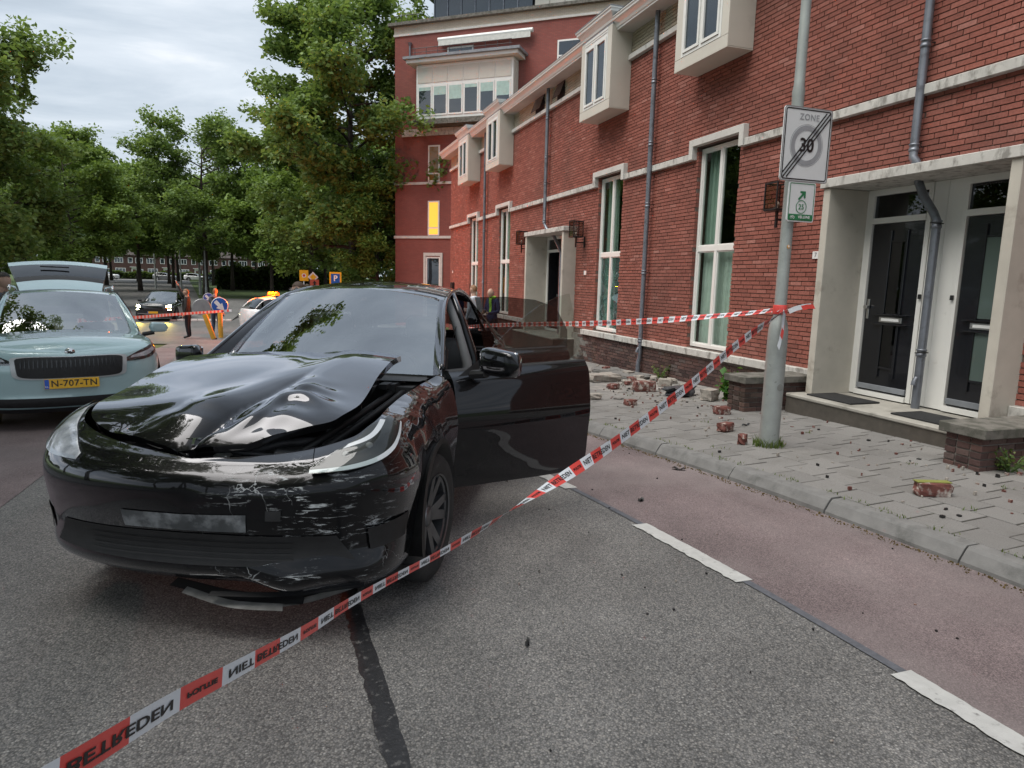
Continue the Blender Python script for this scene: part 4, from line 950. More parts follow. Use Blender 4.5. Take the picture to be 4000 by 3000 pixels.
def wheel(parent, v, u, r, side, rim, w=.235, steer=0., spokes=5, name='wheel'):
    e = bpy.data.objects.new(name, None); link(e, parent); e.location = (v, u, r); e.rotation_euler = (0, 0, steer); e.empty_display_size = .1
    s = side; h = w/2
    MB().lathe([(.66*r, -h*.9), (.80*r, -h), (.93*r, -h*.96), (.985*r, -h*.8), (r, -h*.45), (r, -.012), (.985*r, -.01), (.985*r, .01), (r, .012), (r, h*.45), (.985*r, h*.8), (.93*r, h*.96), (.80*r, h), (.66*r, h*.9)], 'X', (0, 0, 0), 48, closed=True).build('tyre', TYRE, e, smooth=True, sharp=50)
    rm = MB().lathe([(.66*r, s*h*.92), (.685*r, s*h*.97), (.68*r, s*h*.85), (.63*r, s*h*.75), (.62*r, -s*h*.8)], 'X', (0, 0, 0), 40).build('rim', rim, e, smooth=True, sharp=40)
    sp_ = MB()
    for k in range(spokes):
        for da in (-.16, .16):
            a = 2*math.pi*k/spokes+da*.6; a2 = 2*math.pi*k/spokes+da*1.5
            c0 = Vector((s*h*.55, .12*r*math.cos(a), .12*r*math.sin(a))); c1 = Vector((s*h*.82, .645*r*math.cos(a2), .645*r*math.sin(a2))); d = (c1-c0).normalized(); pw = Vector((1, 0, 0)).cross(d).normalized()
            q = [c0-pw*.03, c0+pw*.03, c1+pw*.024, c1-pw*.024]; sp_.add([p for p in q]+[p-Vector((s*.03, 0, 0)) for p in q], [(0, 1, 2, 3), (4, 7, 6, 5), (0, 4, 5, 1), (1, 5, 6, 2), (2, 6, 7, 3), (3, 7, 4, 0)])
    sp_.build('spokes', rim, e); MB().lathe([(0, s*h*.7), (.1*r, s*h*.68), (.17*r, s*h*.6), (.18*r, s*h*.3), (0, s*h*.3)], 'X', (0, 0, 0), 20).build('hub', rim, e, smooth=True)
    MB().lathe([(.1*r, -s*h*.2), (.52*r, -s*h*.2), (.52*r, -s*h*.1), (.1*r, -s*h*.1)], 'X', (0, 0, 0), 28).build('brake_disc', STEEL, e, smooth=True, sharp=40)
    return e
def belt_mesh(sh, side, c0, c1, r0, r1, dc=.1, dr=.125, arches=(), off=0.0, warp=None, keep=None):
    """grid of body side between columns c0..c1; wheel arches cut to clean circles"""
    cs = np.linspace(c0, c1, max(2, int(round((c1-c0)/dc))+1)); rs = np.linspace(r0, r1, max(2, int(round((r1-r0)/dr))+1)); CC, RR = np.meshgrid(cs*side if side else cs, rs)
    P = sh.S(CC, RR)
    if off: P = P+sh.Nrm(CC, RR)*off*(1 if side >= 0 else 1)
    ins = np.zeros(P.shape[:2], bool)
    for (ua, za, ra) in arches:
        d = np.hypot(P[..., 1]-ua, P[..., 2]-za); i_ = (d < ra); i_ &= np.abs(P[..., 0]) > .45
        k = i_ & (d > ra-.07); sc = np.where(d > 1e-6, ra/np.maximum(d, 1e-6), 1)
        P[..., 1] = np.where(k, ua+(P[..., 1]-ua)*sc, P[..., 1]); P[..., 2] = np.where(k, za+(P[..., 2]-za)*sc, P[..., 2]); ins |= i_
    if warp is not None: P = warp(P)
    nr, nc = P.shape[:2]; fs = []
    for i in range(nr-1):
        for j in range(nc-1):
            if ins[i, j] and ins[i+1, j] and ins[i, j+1] and ins[i+1, j+1]: continue
            if keep is not None and not keep(P[i:i+2, j:j+2].reshape(-1, 3).mean(0)): continue
            fs.append((i*nc+j, i*nc+j+1, (i+1)*nc+j+1, (i+1)*nc+j))
    used = sorted({q for f in fs for q in f}); mp_ = {q: k for k, q in enumerate(used)}; Pf = P.reshape(-1, 3)
    return MB().add([tuple(Pf[q]) for q in used], [tuple(mp_[q] for q in f) for f in fs])
def hood_grid(sh, cend, na=41, nj=46, crown=.045, margin=.0, r=None):
    r = sh.nr-1 if r is None else r; js = np.linspace(.0, cend, nj); E = sh.S(js, np.full(nj, float(r))); a = np.linspace(-1, 1, na)
    w = E[:, 0:1]*(1-margin); cr = crown*np.clip(w/.6, 0, 1)
    return np.stack([w*a[None], np.repeat(E[:, 1:2], na, 1), E[:, 2:3]+cr*(1-a[None]**2)], -1)
def loft(A, B, nb, bulge=0., nrm=None):
    A, B = np.asarray(A, float), np.asarray(B, float); t = np.linspace(0, 1, nb)[:, None, None]; P = A[None]*(1-t)+B[None]*t
    if bulge:
        P = P+np.asarray(nrm, float)*bulge*4*(t*(1-t))
    return P
def curve3(pts, n): return crom(np.array(pts, float), np.linspace(0, len(pts)-1, n))
def greenhouse(t, sh, sp_, glassf, glasss, paintm, roofm, left_open=False, n=30):
    """windscreen, pillars, roof, side glass, tailgate glass from a cant-rail curve sp_['rail'] (v,u,z) and cowl/top curves"""
    rail = sp_['rail']; a = np.linspace(-1, 1, 33); cb = sp_['cowl']; tb = sp_['head']
    bot = np.stack([a*cb[0], cb[1]+cb[2]*a**2, cb[3]-cb[4]*a**2], 1); top = np.stack([a*tb[0], tb[1]+tb[2]*a**2, tb[3]-tb[4]*a**2], 1)
    MB().grid(loft(bot, top, 16, .02, (0, -.5, .85))).build('windscreen', glassf, t, smooth=True)
    P = {}
    tr_ = curve3(rail, 60); P['rail'] = tr_
    iA = int(np.argmin(np.abs(tr_[:, 1]-tb[1]-tb[2])))
    for s in (1, -1):
        e = loft(bot, top, 16, .02, (0, -.5, .85))[:, -1 if s > 0 else 0]; k = crom(tr_, np.linspace(0, iA, 16)); k = k*np.array([s, 1, 1])
        MB().grid(np.stack([e, (e+k)/2+np.array([s*.012, -.004, .012]), k, k+np.array([-s*.03, .03, -.02])], 1)).build('pillar', paintm, t, smooth=True)
    # roof
    ro = tr_[iA:]; b_ = np.linspace(-1, 1, 29); tt = np.linspace(0, 1, len(ro)); crn = sp_['crown']
    G = np.stack([ro[:, 0:1]*b_[None], np.repeat(ro[:, 1:2], 29, 1), ro[:, 2:3]+(crn*(1-np.abs(b_[None])**2.2))*(1-.0*tt[:, None])], -1)
    G[0] = np.stack([b_*tb[0], tb[1]+tb[2]*b_**2, tb[3]-tb[4]*b_**2], 1); G[0, 0] = ro[0]*np.array([-1, 1, 1]); G[0, -1] = ro[0]
    ir = int(np.argmin(np.abs(ro[:, 1]-sp_['roof_end'])))
    MB().grid(G[:ir+1]).build('roof', roofm, t, smooth=True); MB().grid(G[ir:]).build('rear_window', glasss, t, smooth=True)
    # side glass
    nr = sh.nr-1
    for s in (1, -1):
        cs = np.linspace(sp_['gc'][0], sp_['gc'][1], 40); base = sh.S(cs*s, np.full(40, float(nr))); k = np.stack([np.interp(base[:, 1], tr_[:, 1], tr_[:, q]) for q in range(3)], 1); k[:, 1] = base[:, 1]; k[:, 0] *= s
        W = loft(base, k, 6, .02, (s, 0, .2))
        if s > 0 and left_open: W = W[:, 27:]
        MB().grid(W).build('side_window', glasss, t, smooth=True)
        MB().tube([tuple(q) for q in tr_[2:]*np.array([s, 1, 1])+np.array([s*.002, 0, -.006])], .018, 6).build('roof_rail_trim', paintm, t, smooth=True)
        for cc in sp_['pillars']:
            if s > 0 and left_open: continue
            q0 = sh.S(np.array([cc*s]), np.array([float(nr)]))[0]; q1 = np.array([np.interp(q0[1]+.06, tr_[:, 1], tr_[:, j]) for j in range(3)])*np.array([s, 1, 1])
            MB().tube([tuple(q0+np.array([s*.012, 0, 0])), tuple((q0+q1)/2+np.array([s*.03, 0, .0])), tuple(q1)], .04, 6).build('pillar', TRIM, t, smooth=True)
    return P
def mirror(t, x, y, z, s, m, k=1.0, name='door_mirror'):
    P = []
    for i in range(11):
        a = i/10; w = (1-abs(2*a-1)**5)**.5 if 0 < a < 1 else .04
        rg = []
        for j in range(21):
            b = 2*math.pi*j/20; cb, sb = math.cos(b), math.sin(b); e_ = .55
            cx_ = math.copysign(abs(cb)**e_, cb); sx2 = math.copysign(abs(sb)**e_, sb)
            rg.append((x+s*(.02+.24*a)*k, y+(.06-.055*w*max(0, -cx_)*(1-.35*a)+.045*w*max(0, cx_)+.05*a)*k, z+((.072-.012*a)*w*sx2+.012*(1-a))*k))
        P.append(rg)
    o = MB().grid(np.array(P)).build(name, m, t, smooth=True); MB().tube([(x-s*.06, y+.05, z-.09), (x+s*.08*k, y+.06, z-.066)], [.03, .028], 8).build('stalk', TRIM, o)
    MB().box((x+s*.05*k, y+.105*k, z-.055*k), (x+s*.23*k, y+.109*k+.03, z+.06*k), bev=.01).build('mirror_glass', CHROME, o)
    return o
def numberplate(t, c, s, ang=0., tilt=0., w=.52, h=.11):
    e = bpy.data.objects.new('number_plate', None); link(e, t); e.location = c; e.rotation_euler = (tilt, 0, ang); e.empty_display_size = .1
    MB().box((-w/2, -.006, -h/2), (w/2, .006, h/2), bev=.003).build('plate', YEL, e); MB().box((-w/2+.003, -.0075, -h/2+.004), (-w/2+.045, -.0065, h/2-.004)).build('band', NLB, e)
    if s: text_mesh(s, .098, lambda a, b: (a+.022, -.0078, b), bold=.0012, spacing=1.06).build('characters', INK, e, fix=False); text_mesh('NL', .028, lambda a, b: (a-w/2+.024, -.0085, b-.03)).build('country_code', WHT, e, fix=False)
    return e
# ------------------------------------------------------------------ wrecked black car in the foreground
def scratchpaint():
    """black lacquer with pale scuffs on the crumpled left front corner"""
    mt, t, b = newmat('black_lacquer'); tcn = t.nodes.new('ShaderNodeTexCoord'); Pn = tcn.outputs['Object']
    b.inputs['Roughness'].default_value = .1; b.inputs['Coat Weight'].default_value = 1; b.inputs['Coat Roughness'].default_value = .012; b.inputs['Coat IOR'].default_value = 1.55; b.inputs['Specular IOR Level'].default_value = .25
    sp3 = t.nodes.new('ShaderNodeSeparateXYZ'); lk(t, Pn, sp3.inputs[0])
    def box(a, lo, hi, soft):
        u = tmath(t, 'MULTIPLY', tmath(t, 'SUBTRACT', a, lo), 1/soft, True); v = tmath(t, 'MULTIPLY', tmath(t, 'SUBTRACT', hi, a), 1/soft, True); return tmath(t, 'MULTIPLY', u, v)
    area = tmath(t, 'MULTIPLY', box(sp3.outputs[0], .05, .98, .22), tmath(t, 'MULTIPLY', box(sp3.outputs[1], -1.1, -.28, .2), box(sp3.outputs[2], .16, .80, .1)))
    fine = tnoise(t, 26, 8, .75, vec=Pn, sc=(.35, .35, 2.2), dist=.6); blot = tnoise(t, 5.0, 5, .6, vec=Pn)
    f = tmath(t, 'MULTIPLY', tmath(t, 'MULTIPLY', ramp(t, fine, [(.555, (0, 0, 0)), (.60, (1, 1, 1))]), ramp(t, blot, [(.46, (0, 0, 0)), (.58, (1, 1, 1))])), area)
    v = t.nodes.new('ShaderNodeTexVoronoi'); v.feature = 'DISTANCE_TO_EDGE'; v.inputs['Scale'].default_value = 6.5; mpn = t.nodes.new('ShaderNodeMapping'); nz = tnoise(t, 5, 4, .6, vec=Pn); lk(t, tmix(t, .18, Pn, nz), v.inputs['Vector'])
    cr_ = tmath(t, 'MULTIPLY', tmath(t, 'MULTIPLY', ramp(t, v.outputs['Distance'], [(0, (1, 1, 1)), (.012, (0, 0, 0))]), ramp(t, tnoise(t, 3.1, 3, .5, vec=Pn), [(.54, (0, 0, 0)), (.6, (.8, .8, .8))])), area)
    sc2 = tmath(t, 'MAXIMUM', f, cr_); c = tmix(t, sc2, (.0045, .0045, .005), (.5, .52, .53)); lk(t, c, b.inputs['Base Color'])
    b.inputs['Coat Weight'].default_value = 0; b.inputs['Specular IOR Level'].default_value = .1; b.inputs['Roughness'].default_value = .3
    lw = t.nodes.new('ShaderNodeLayerWeight'); fr = tmath(t, 'ADD', tmath(t, 'MULTIPLY', tmath(t, 'POWER', lw.outputs['Facing'], 2.25), .95), .02, True); fr = tmath(t, 'MULTIPLY', fr, tmath(t, 'SUBTRACT', 1.0, tmath(t, 'MULTIPLY', sc2, .85)))
    gl = t.nodes.new('ShaderNodeBsdfGlossy'); gl.inputs[0].default_value = (.93, .94, 1, 1); dust = tnoise(t, 2.1, 4, .6, vec=Pn); lk(t, ramp(t, dust, [(.35, (.015,)*3), (.75, (.05,)*3)]), gl.inputs['Roughness'])
    ms = t.nodes.new('ShaderNodeMixShader'); lk(t, fr, ms.inputs[0]); lk(t, b.outputs[0], ms.inputs[1]); lk(t, gl.outputs[0], ms.inputs[2]); lk(t, ms.outputs[0], t.nodes['Material Output'].inputs[0])
    return mt
BLK = scratchpaint()
TC, TTH = (-.09, 3.87, 0.0), R(25.3)
TC = (-.09, 3.87, .05)
tes = thing('wrecked_car', 'crashed black car with crumpled bonnet and both side doors hanging open', 'car', TC, -TTH)
tes.rotation_euler = (R(-1.0), 0, -TTH)
TS = CarShape(Zt=TES_Z, It=TES_I)
_cr = random.Random(23); CRW = [(np.array([_cr.gauss(0, 1), _cr.gauss(0, 1), _cr.gauss(0, 1)]), _cr.uniform(7, 20), _cr.uniform(0, 6.28), _cr.uniform(.4, 1)) for _ in range(9)]
def crumple(P):
    s = np.zeros(P.shape[:-1])
    for d, k, ph, a in CRW: s += a*(np.abs(np.sin((P@(d/np.linalg.norm(d)))*k*.5+ph))-.6)*9/k*.6
    return s
def sm(x, a, b): t_ = np.clip((x-a)/(b-a), 0, 1); return t_*t_*(3-2*t_)
def dmg(P):
    """dents of the left front: pushed-in bumper top, creased wing"""
    P = P.copy(); v, u, z = P[..., 0], P[..., 1], P[..., 2]; c = crumple(P)
    wing = sm(v, .5, .78)*sm(u, -.62, -.25)*(1-sm(u, .4, .66))*sm(z, .58, .8)
    P[..., 2] += wing*(c*.030-.012); P[..., 0] += wing*(c*.032-.025)
    nose = np.exp(-((v-.36)/.30)**2)*sm(z, .40, .72)*(1-sm(u, -.5, -.2))
    P[..., 1] += nose*(.05+c*.014); P[..., 2] -= nose*.028*sm(z, .62, .76)
    vee = np.exp(-((v-.02)/.07)**2)*np.exp(-((z-.64)/.07)**2)*(1-sm(u, -.6, -.3)); P[..., 1] += vee*.010
    low = sm(v, .2, .5)*(1-sm(z, .24, .40))*(1-sm(u, -.4, -.2)); P[..., 2] -= low*.035*(1+c*.8); P[..., 1] -= low*.03
    crn = sm(v, .62, .85)*(1-sm(u, -.45, -.25))*sm(z, .25, .4)*(1-sm(z, .66, .8)); P[..., 0] += crn*c*.016; P[..., 1] += crn*(c*.018+.02)
    return P
AR = [(0, .345, .375), (2.89, .345, .38)]
TP = lambda n, mb, m=BLK, smooth=True, par=None, sharp=None: mb.build(n, m, par or tes, smooth=smooth, sharp=sharp)
# shell: front bumper skin wraps both corners, then wings, right flank and rear
TP('bumper', belt_mesh(TS, 0, -5.05, 5.05, 0, 5.95, .045, .07, AR[:1], warp=dmg))
TP('nose_panel', belt_mesh(TS, 0, -2.0, 2.0, 5.97, 7, .05, .08, warp=dmg))
for s in (1, -1):
    TP('wing', belt_mesh(TS, s, 5.07, 9.93, 0.6, 7, .045, .06, AR, warp=dmg)); TP('wing_tip', belt_mesh(TS, s, 2.02, 5.05, 5.97, 7, .05, .06, warp=dmg))
    TP('rear_quarter', belt_mesh(TS, s, 15.05, 22, .0, 7, .1, .1, AR)); TP('sill', belt_mesh(TS, s, 9.93, 15.03, 0, .95, .2, .1))
TP('side_panel', belt_mesh(TS, -1, 9.96, 15.03, .97, 7, .1, .1, AR))
for s in (1, -1):
    for (ua, za, ra) in AR:
        Pa = []
        for k in range(25):
            a = math.pi*(-.12+1.24*k/24); Pa.append([(s*(.965-.0), ua+(ra+.022)*math.cos(a), za+(ra+.022)*math.sin(a)), (s*.972, ua+ra*.985*math.cos(a), za+ra*.985*math.sin(a)), (s*.60, ua+ra*.97*math.cos(a), za+ra*.97*math.sin(a))])
        TP('arch_liner', MB().grid(np.array(Pa)), TRIM)
for s in (1, -1):
    wf = wheel(tes, s*.835, 0, .352, s, RIMD, steer=R(-6)); wf.location.z = .303; wheel(tes, s*.835, 2.89, .352, s, RIMD)
TP('underbody', MB().box((-.68, -.35, .19), (.68, 3.6, .28)), TRIM, False)
# dark tub under the bonnet
TP('front_tub', MB().box((-.62, -.62, .55), (.62, .45, .70)).box((-.70, .40, .70), (.70, .58, .96)).box((-.60, -.60, .701), (.60, -.52, .735)), TRIM, False)
TP('slam_panel', MB().tube([(-.55, -.60, .735), (-.2, -.68, .74), (.2, -.66, .735), (.52, -.56, .72)], .03, 8), TRIM)
for k, (a, b) in enumerate((((.66, .52, .95), (.48, -.48, .76)), ((.60, .5, .95), (.40, -.5, .76)))): TP('wing_flange', MB().tube([a, tuple(.5*(np.array(a)+np.array(b))+np.array([0.01, 0, .0])), b], .018, 6), TRIM)
TP('hinge', MB().box((.55, .36, .93), (.60, .60, .98)).box((.52, .30, .955), (.57, .42, .985)), TRIM, False); TP('cowl_cover', MB().grid(loft([(-.72, .50, .985), (-.3, .36, 1.0), (.3, .36, 1.0), (.72, .50, .985)], [(-.74, .70, .985), (-.3, .52, 1.02), (.3, .52, 1.02), (.74, .70, .985)], 4)), TRIM)
BAYG_ = mat('bay_plastic', (.05, .052, .056), .45, var=.3, scale=12)
TP('coolant_hose', MB().tube([(.12, -.55, .74), (.25, -.42, .775), (.40, -.30, .77), (.50, -.05, .79), (.52, .2, .83)], .022, 8), BAYG_); TP('bracket', MB().box((.30, -.60, .72), (.50, -.52, .76), rot=(0, R(12), R(18))).box((.42, -.36, .74), (.52, -.16, .79), rot=(R(10), 0, R(14))), BAYG_, False); TP('latch', MB().box((.06, -.70, .735), (.13, -.64, .775), bev=.008), STEEL, False)
TP('wiring_loom', MB().tube([(-.1, -.6, .75), (.15, -.60, .765), (.3, -.56, .75), (.46, -.46, .77)], .009, 6), BAYG_)
# bonnet: buckled sheet
HG = hood_grid(TS, 9.4, 81, 92, .05, .02)
def hood_dmg(P):
    P = P.copy(); v, u = P[..., 0].copy(), P[..., 1].copy(); c = crumple(P*np.array([1.3, .8, 1]))
    fu = 1-sm(u, -.4, .45)                              # 1 at the front, 0 at the back
    P[..., 1] += .03*fu+.03*fu*sm(v, .0, .5)                              # shoved back
    P[..., 2] += .016+.004*fu+.06*(1-fu)
    L_ = sm(v, .02, .6)
    P[..., 0] -= L_*(.19*(1-.35*fu)); P[..., 2] += L_*(.050*(1-fu)+.022*fu)
    # main fold from the front middle to the left rear
    a = np.array([.02, -.62]); b = np.array([.30, .05]); d = (b-a)/np.linalg.norm(b-a); nx = np.array([-d[1], d[0]]); w = (v-a[0])*nx[0]+(u-a[1])*nx[1]; s = (v-a[0])*d[0]+(u-a[1])*d[1]
    amp = .06*(1-sm(s, .05, .85))*sm(s, -.5, -.05); P[..., 2] -= amp*np.exp(-np.abs(w)/.045); P[..., 2] += amp*.35*np.exp(-((w-.16)/.1)**2)+amp*.30*np.exp(-((w+.17)/.1)**2)
    wr = np.exp(-(w/.28)**2)*(1-sm(s, .1, .75)); P[..., 2] += wr*.008*np.sin(w*40+s*9+1.2*np.sin(s*11))*(1-.7*sm(w, -.02, .06)); P[..., 2] += wr*c*(.012+.018*(1-sm(w, -.12, .0)))
    tip = np.exp(-((v-.42)/.15)**2-((u+.42)/.2)**2); P[..., 2] += tip*(.02+.015*np.sin(u*40)); P[..., 1] += tip*.05
    lip = 1-sm(u, -.74, -.60); P[..., 2] += lip*.012*np.sin(v*16+1)
    P[..., 2] += .006*np.sin(v*9+u*5)*fu
    return P
HD = hood_dmg(HG)[3:]
bon = TP('bonnet', MB().grid(HD))
ed = np.concatenate([HD[:, -1][::-1], HD[0], HD[:, 0]]); TP('bonnet_edge', MB().grid(np.stack([ed, ed+np.array([0, .012, -.035])], 1)), BLK, par=bon)
bs = HD[:, ::4]-np.array([0, 0, .03]); TP('bonnet_liner', MB().grid(bs[4:, 1:-1]), TRIM, par=bon)
e0 = HD[9, 36]; em = MB()
for (a0, b0, a1, b1) in ((-.034, .034, .034, .04), (-.006, -.04, .006, .034)): em.box((e0[0]+a0, e0[1]-.01+b0*.75, e0[2]+.012), (e0[0]+a1, e0[1]-.01+b1*.75, e0[2]+.018), rot=(R(16), 0, R(24)), org=tuple(e0))
TP('emblem', em, CHROME, False, bon)
# greenhouse
SPT = dict(rail=[(.83, .62, 1.0), (.755, .98, 1.2), (.665, 1.42, 1.425), (.63, 1.75, 1.515), (.617, 2.2, 1.555), (.612, 2.7, 1.50), (.605, 3.2, 1.34), (.63, 3.62, 1.14)], cowl=(.745, .50, .24, 1.03, .035), head=(.60, 1.42, .10, 1.545, .07), crown=.062, roof_end=2.95, gc=(10, 17.8), pillars=(13,))
greenhouse(tes, TS, SPT, CARG, QTRG, BLK, BLK, left_open=True)
# cabin
cab = MB().box((-.72, .6, .30), (.72, 3.2, .36)).box((-.74, .56, .36), (-.72, 3.2, .95)).box((-.72, 3.0, .36), (.72, 3.2, 1.0)); TP('floor', cab, INT, False)
TP('dashboard', MB().grid(loft([(-.72, .62, .97), (-.3, .52, 1.0), (.3, .52, 1.0), (.72, .62, .97)], [(-.72, 1.0, .95), (-.3, .98, .97), (.3, .98, .97), (.72, 1.0, .95)], 5)).grid(loft([(-.72, 1.0, .95), (-.3, .98, .97), (.3, .98, .97), (.72, 1.0, .95)], [(-.72, 1.02, .6), (-.3, 1.02, .6), (.3, 1.02, .6), (.72, 1.02, .6)], 3)), INT)
TP('screen', MB().box((-.17, .95, .86), (.17, .97, 1.06), bev=.006), mat('screen_black', (.01, .01, .012), .1), False)
def ring(c, r, rad, tilt, n=28): return [(c[0]+r*math.cos(2*math.pi*k/n), c[1]+r*math.sin(2*math.pi*k/n)*math.sin(tilt), c[2]+r*math.sin(2*math.pi*k/n)*math.cos(tilt)) for k in range(n+1)]
sw = TP('steering_wheel', MB().tube(ring((.38, 1.12, .93), .175, .016, R(20)), .016, 8), TRIM); TP('steering_boss', MB().box((.30, 1.09, .90), (.46, 1.13, .97), bev=.01).box((.21, 1.10, .92), (.31, 1.12, .945)).box((.45, 1.10, .92), (.55, 1.12, .945)), TRIM, False, sw)
def seat(parent, x, y, m):
    s = MB().box((x-.25, y-.1, .38), (x+.25, y+.42, .56), bev=.05).build('seat', m, parent, smooth=True, sharp=60)
    MB().box((x-.24, y+.36, .50), (x+.24, y+.50, 1.13), bev=.05, rot=(R(-14), 0, 0)).build('backrest', m, s, smooth=True, sharp=60); MB().box((x-.14, y+.54, 1.14), (x+.14, y+.63, 1.33), bev=.04, rot=(R(-10), 0, 0)).build('headrest', m, s, smooth=True, sharp=60)
seat(tes, .37, 1.35, SEAT); seat(tes, -.37, 1.35, SEAT)
TP('rear_bench', MB().box((-.62, 2.25, .4), (.62, 2.8, .58), bev=.05).box((-.62, 2.72, .5), (.62, 2.86, 1.1), bev=.05), SEAT, True, sharp=60)
GREYT = mat('grey_trim', (.2, .2, .205), .6)
TP('central_pillar', MB().tube([(.84, 1.77, .34), (.86, 1.77, .7), (.83, 1.79, 1.02), (.73, 1.82, 1.3), (.63, 1.86, 1.52)], [.055, .05, .04, .035, .03], 8), BLK); TP('pillar_trim', MB().tube([(.775, 1.74, .5), (.79, 1.74, .98), (.69, 1.77, 1.28), (.60, 1.82, 1.48)], [.04, .04, .035, .03], 8), GREYT)
TP('seat_belt', MB().grid(loft([(.70, 1.74, 1.27), (.70, 1.70, 1.27)], [(.52, 1.62, .5), (.55, 1.56, .5)], 6)), TRIM)
for s in (1, -1):
    TP('sill_trim', MB().box((s*.74, .64, .30), (s*.86, 2.6, .345)), TRIM, False)
# door openings: dark jambs
TP('front_jamb', MB().grid(loft([(.90, .63, .30), (.92, .62, .7), (.86, .62, 1.0)], [(.74, .66, .30), (.74, .66, .7), (.72, .68, 1.0)], 3)), BLK)
def door(c0, c1, hinge, ang, name, label, glassm, arches=(), glass_poly=None, hmirror=False, handle=None):
    e = bpy.data.objects.new(name, None); link(e, tes); e.empty_display_size = .1; e['label'] = label
    e.location = hinge; e.rotation_euler = (0, 0, -ang); off = Vector(hinge)
    def B(n, mb, m, smooth=True, par=None, sharp=None):
        mb.v = [tuple(Vector(q)-off) for q in mb.v]; return mb.build(n, m, par or e, smooth=smooth, sharp=sharp)
    sk = belt_mesh(TS, 1, c0, c1, 1.0, 7, .06, .08, arches); B('outer_skin', sk, BLK)
    inn = belt_mesh(TS, 1, c0+.03, c1-.03, 1.1, 7, .1, .12, arches); inn.v = [(a-.085, b, c) for a, b, c in inn.v]; B('inner_panel', inn, INT)
    cs = [c0, c1]
    for c in cs:
        rr2 = np.linspace(1.0, 7, 20); q = TS.S(np.full(20, c), rr2); B('edge', MB().grid(np.stack([q, q-np.array([.085, 0, 0])], 1)), BLK)
    q = TS.S(np.linspace(c0, c1, 20), np.full(20, 7.0)); B('waist_trim', MB().grid(np.stack([q+np.array([.004, 0, -.012]), q+np.array([.0, 0, .006]), q-np.array([.085, 0, -.006]), q-np.array([.087, 0, .012])], 1)), TRIM)
    q = TS.S(np.linspace(c0, c1, 20), np.full(20, 1.0)); B('lower_edge', MB().grid(np.stack([q, q-np.array([.085, 0, 0])], 1)), TRIM)
    g_ = MB(); n = len(glass_poly); vs_ = []
    for (u, z) in glass_poly: vs_.append((.885-.42*(z-1.0)*.9-.02, u, z))
    g_.add([(a, b, c) for a, b, c in vs_]+[(a-.005, b, c) for a, b, c in vs_], [tuple(range(n)), tuple(range(2*n-1, n-1, -1))]+[(i, (i+1) % n, n+(i+1) % n, n+i) for i in range(n)]); B('window_glass', g_, glassm, False)
    if handle:
        hp = TS.patch([(handle, 5.3), (handle+.8, 5.42)], [(handle, 5.5), (handle+.8, 5.6)], 12, 3, .003); B('handle', MB().grid(hp), BLK)
    return e, off
fd, foff = door(9.98, 12.98, (.93, .645, 0), R(50), 'front_door', 'front side door swung wide open with its frameless glass up', CLRG, glass_poly=[(.70, 1.0), (.80, 1.05), (1.0, 1.19), (1.2, 1.33), (1.42, 1.45), (1.62, 1.525), (1.735, 1.55), (1.75, 1.04), (1.2, 1.02)], handle=12.05)
mm = mirror(fd, .95-foff.x, .72-foff.y, 1.10, 1, BLK, 1.32); MB().add([(.90-foff.x, .66-foff.y, 1.0), (.90-foff.x, .95-foff.y, 1.02), (.872-foff.x, .90-foff.y, 1.15)], [(0, 1, 2)]).build('mirror_base', TRIM, fd, fix=False)
rd, roff = door(13.02, 14.98, (.95, 1.765, 0), R(50), 'rear_door', 'rear side door swung open with dark tinted glass', DARKG, AR, glass_poly=[(1.80, 1.05), (1.80, 1.50), (2.1, 1.51), (2.4, 1.49), (2.62, 1.43), (2.70, 1.23), (2.66, 1.07)], handle=14.0)
mirror(tes, -.93, .84, 1.05, -1, BLK, .95)
# lamps
def lamp(s, hurt):
    lo = [(2.0, 5.1), (2.9, 4.95), (4.1, 5.2), (5.35, 5.95)]; hi = [(2.0, 5.5), (2.8, 6.45), (4.0, 6.85), (5.35, 6.65)]
    lo = [(a*s, b) for a, b in lo]; hi = [(a*s, b) for a, b in hi]; o = .012 if hurt else .007
    h = MB().grid(TS.patch(lo, hi, 30, 10, o*.4) if not hurt else dmg(TS.patch(lo, hi, 30, 10, -.0))+np.array([0, -.012, .01])).build('headlamp', TRIM if hurt else HOUS, tes, smooth=True)
    st = TS.patch(lo, [(a*(1-b)+c*b, d*(1-b)+e_*b) for (a, d), (c, e_), b in zip(lo, hi, (.4, .14, .11, .13))], 30, 4, .012); st = dmg(st)+np.array([.0, -.02, .012]) if hurt else st
    MB().grid(st).build('light_strip', DRL, h, smooth=True)
    if hurt:
        up_ = TS.patch([(2.6*s, 5.9), (3.6*s, 6.05), (4.5*s, 6.5)], [(2.75*s, 6.1), (3.55*s, 6.28), (4.35*s, 6.68)], 20, 4, .018); MB().grid(dmg(up_)+np.array([.02, -.03, .03])).build('light_strip', DRL, h, smooth=True)
        MB().grid(dmg(TS.patch(lo, hi, 30, 10, .0))+np.array([.004, -.034, .016])).build('lens', CLRG, h, smooth=True)
        for k in range(2):
            q = dmg(TS.S(np.array([2.7+.7*k]), np.array([5.75+.1*k])))[0]; MB().lathe([(0, -.016), (.012, -.014), (.018, 0), (.018, .01)], 'Y', (q[0], q[1]+.0, q[2]+.01), 14).build('reflector', GREYT, h, smooth=True)
    else: MB().grid(TS.patch(lo, hi, 30, 10, .014)).build('lens', LENS, h, smooth=True)
lamp(-1, False); lamp(1, True)
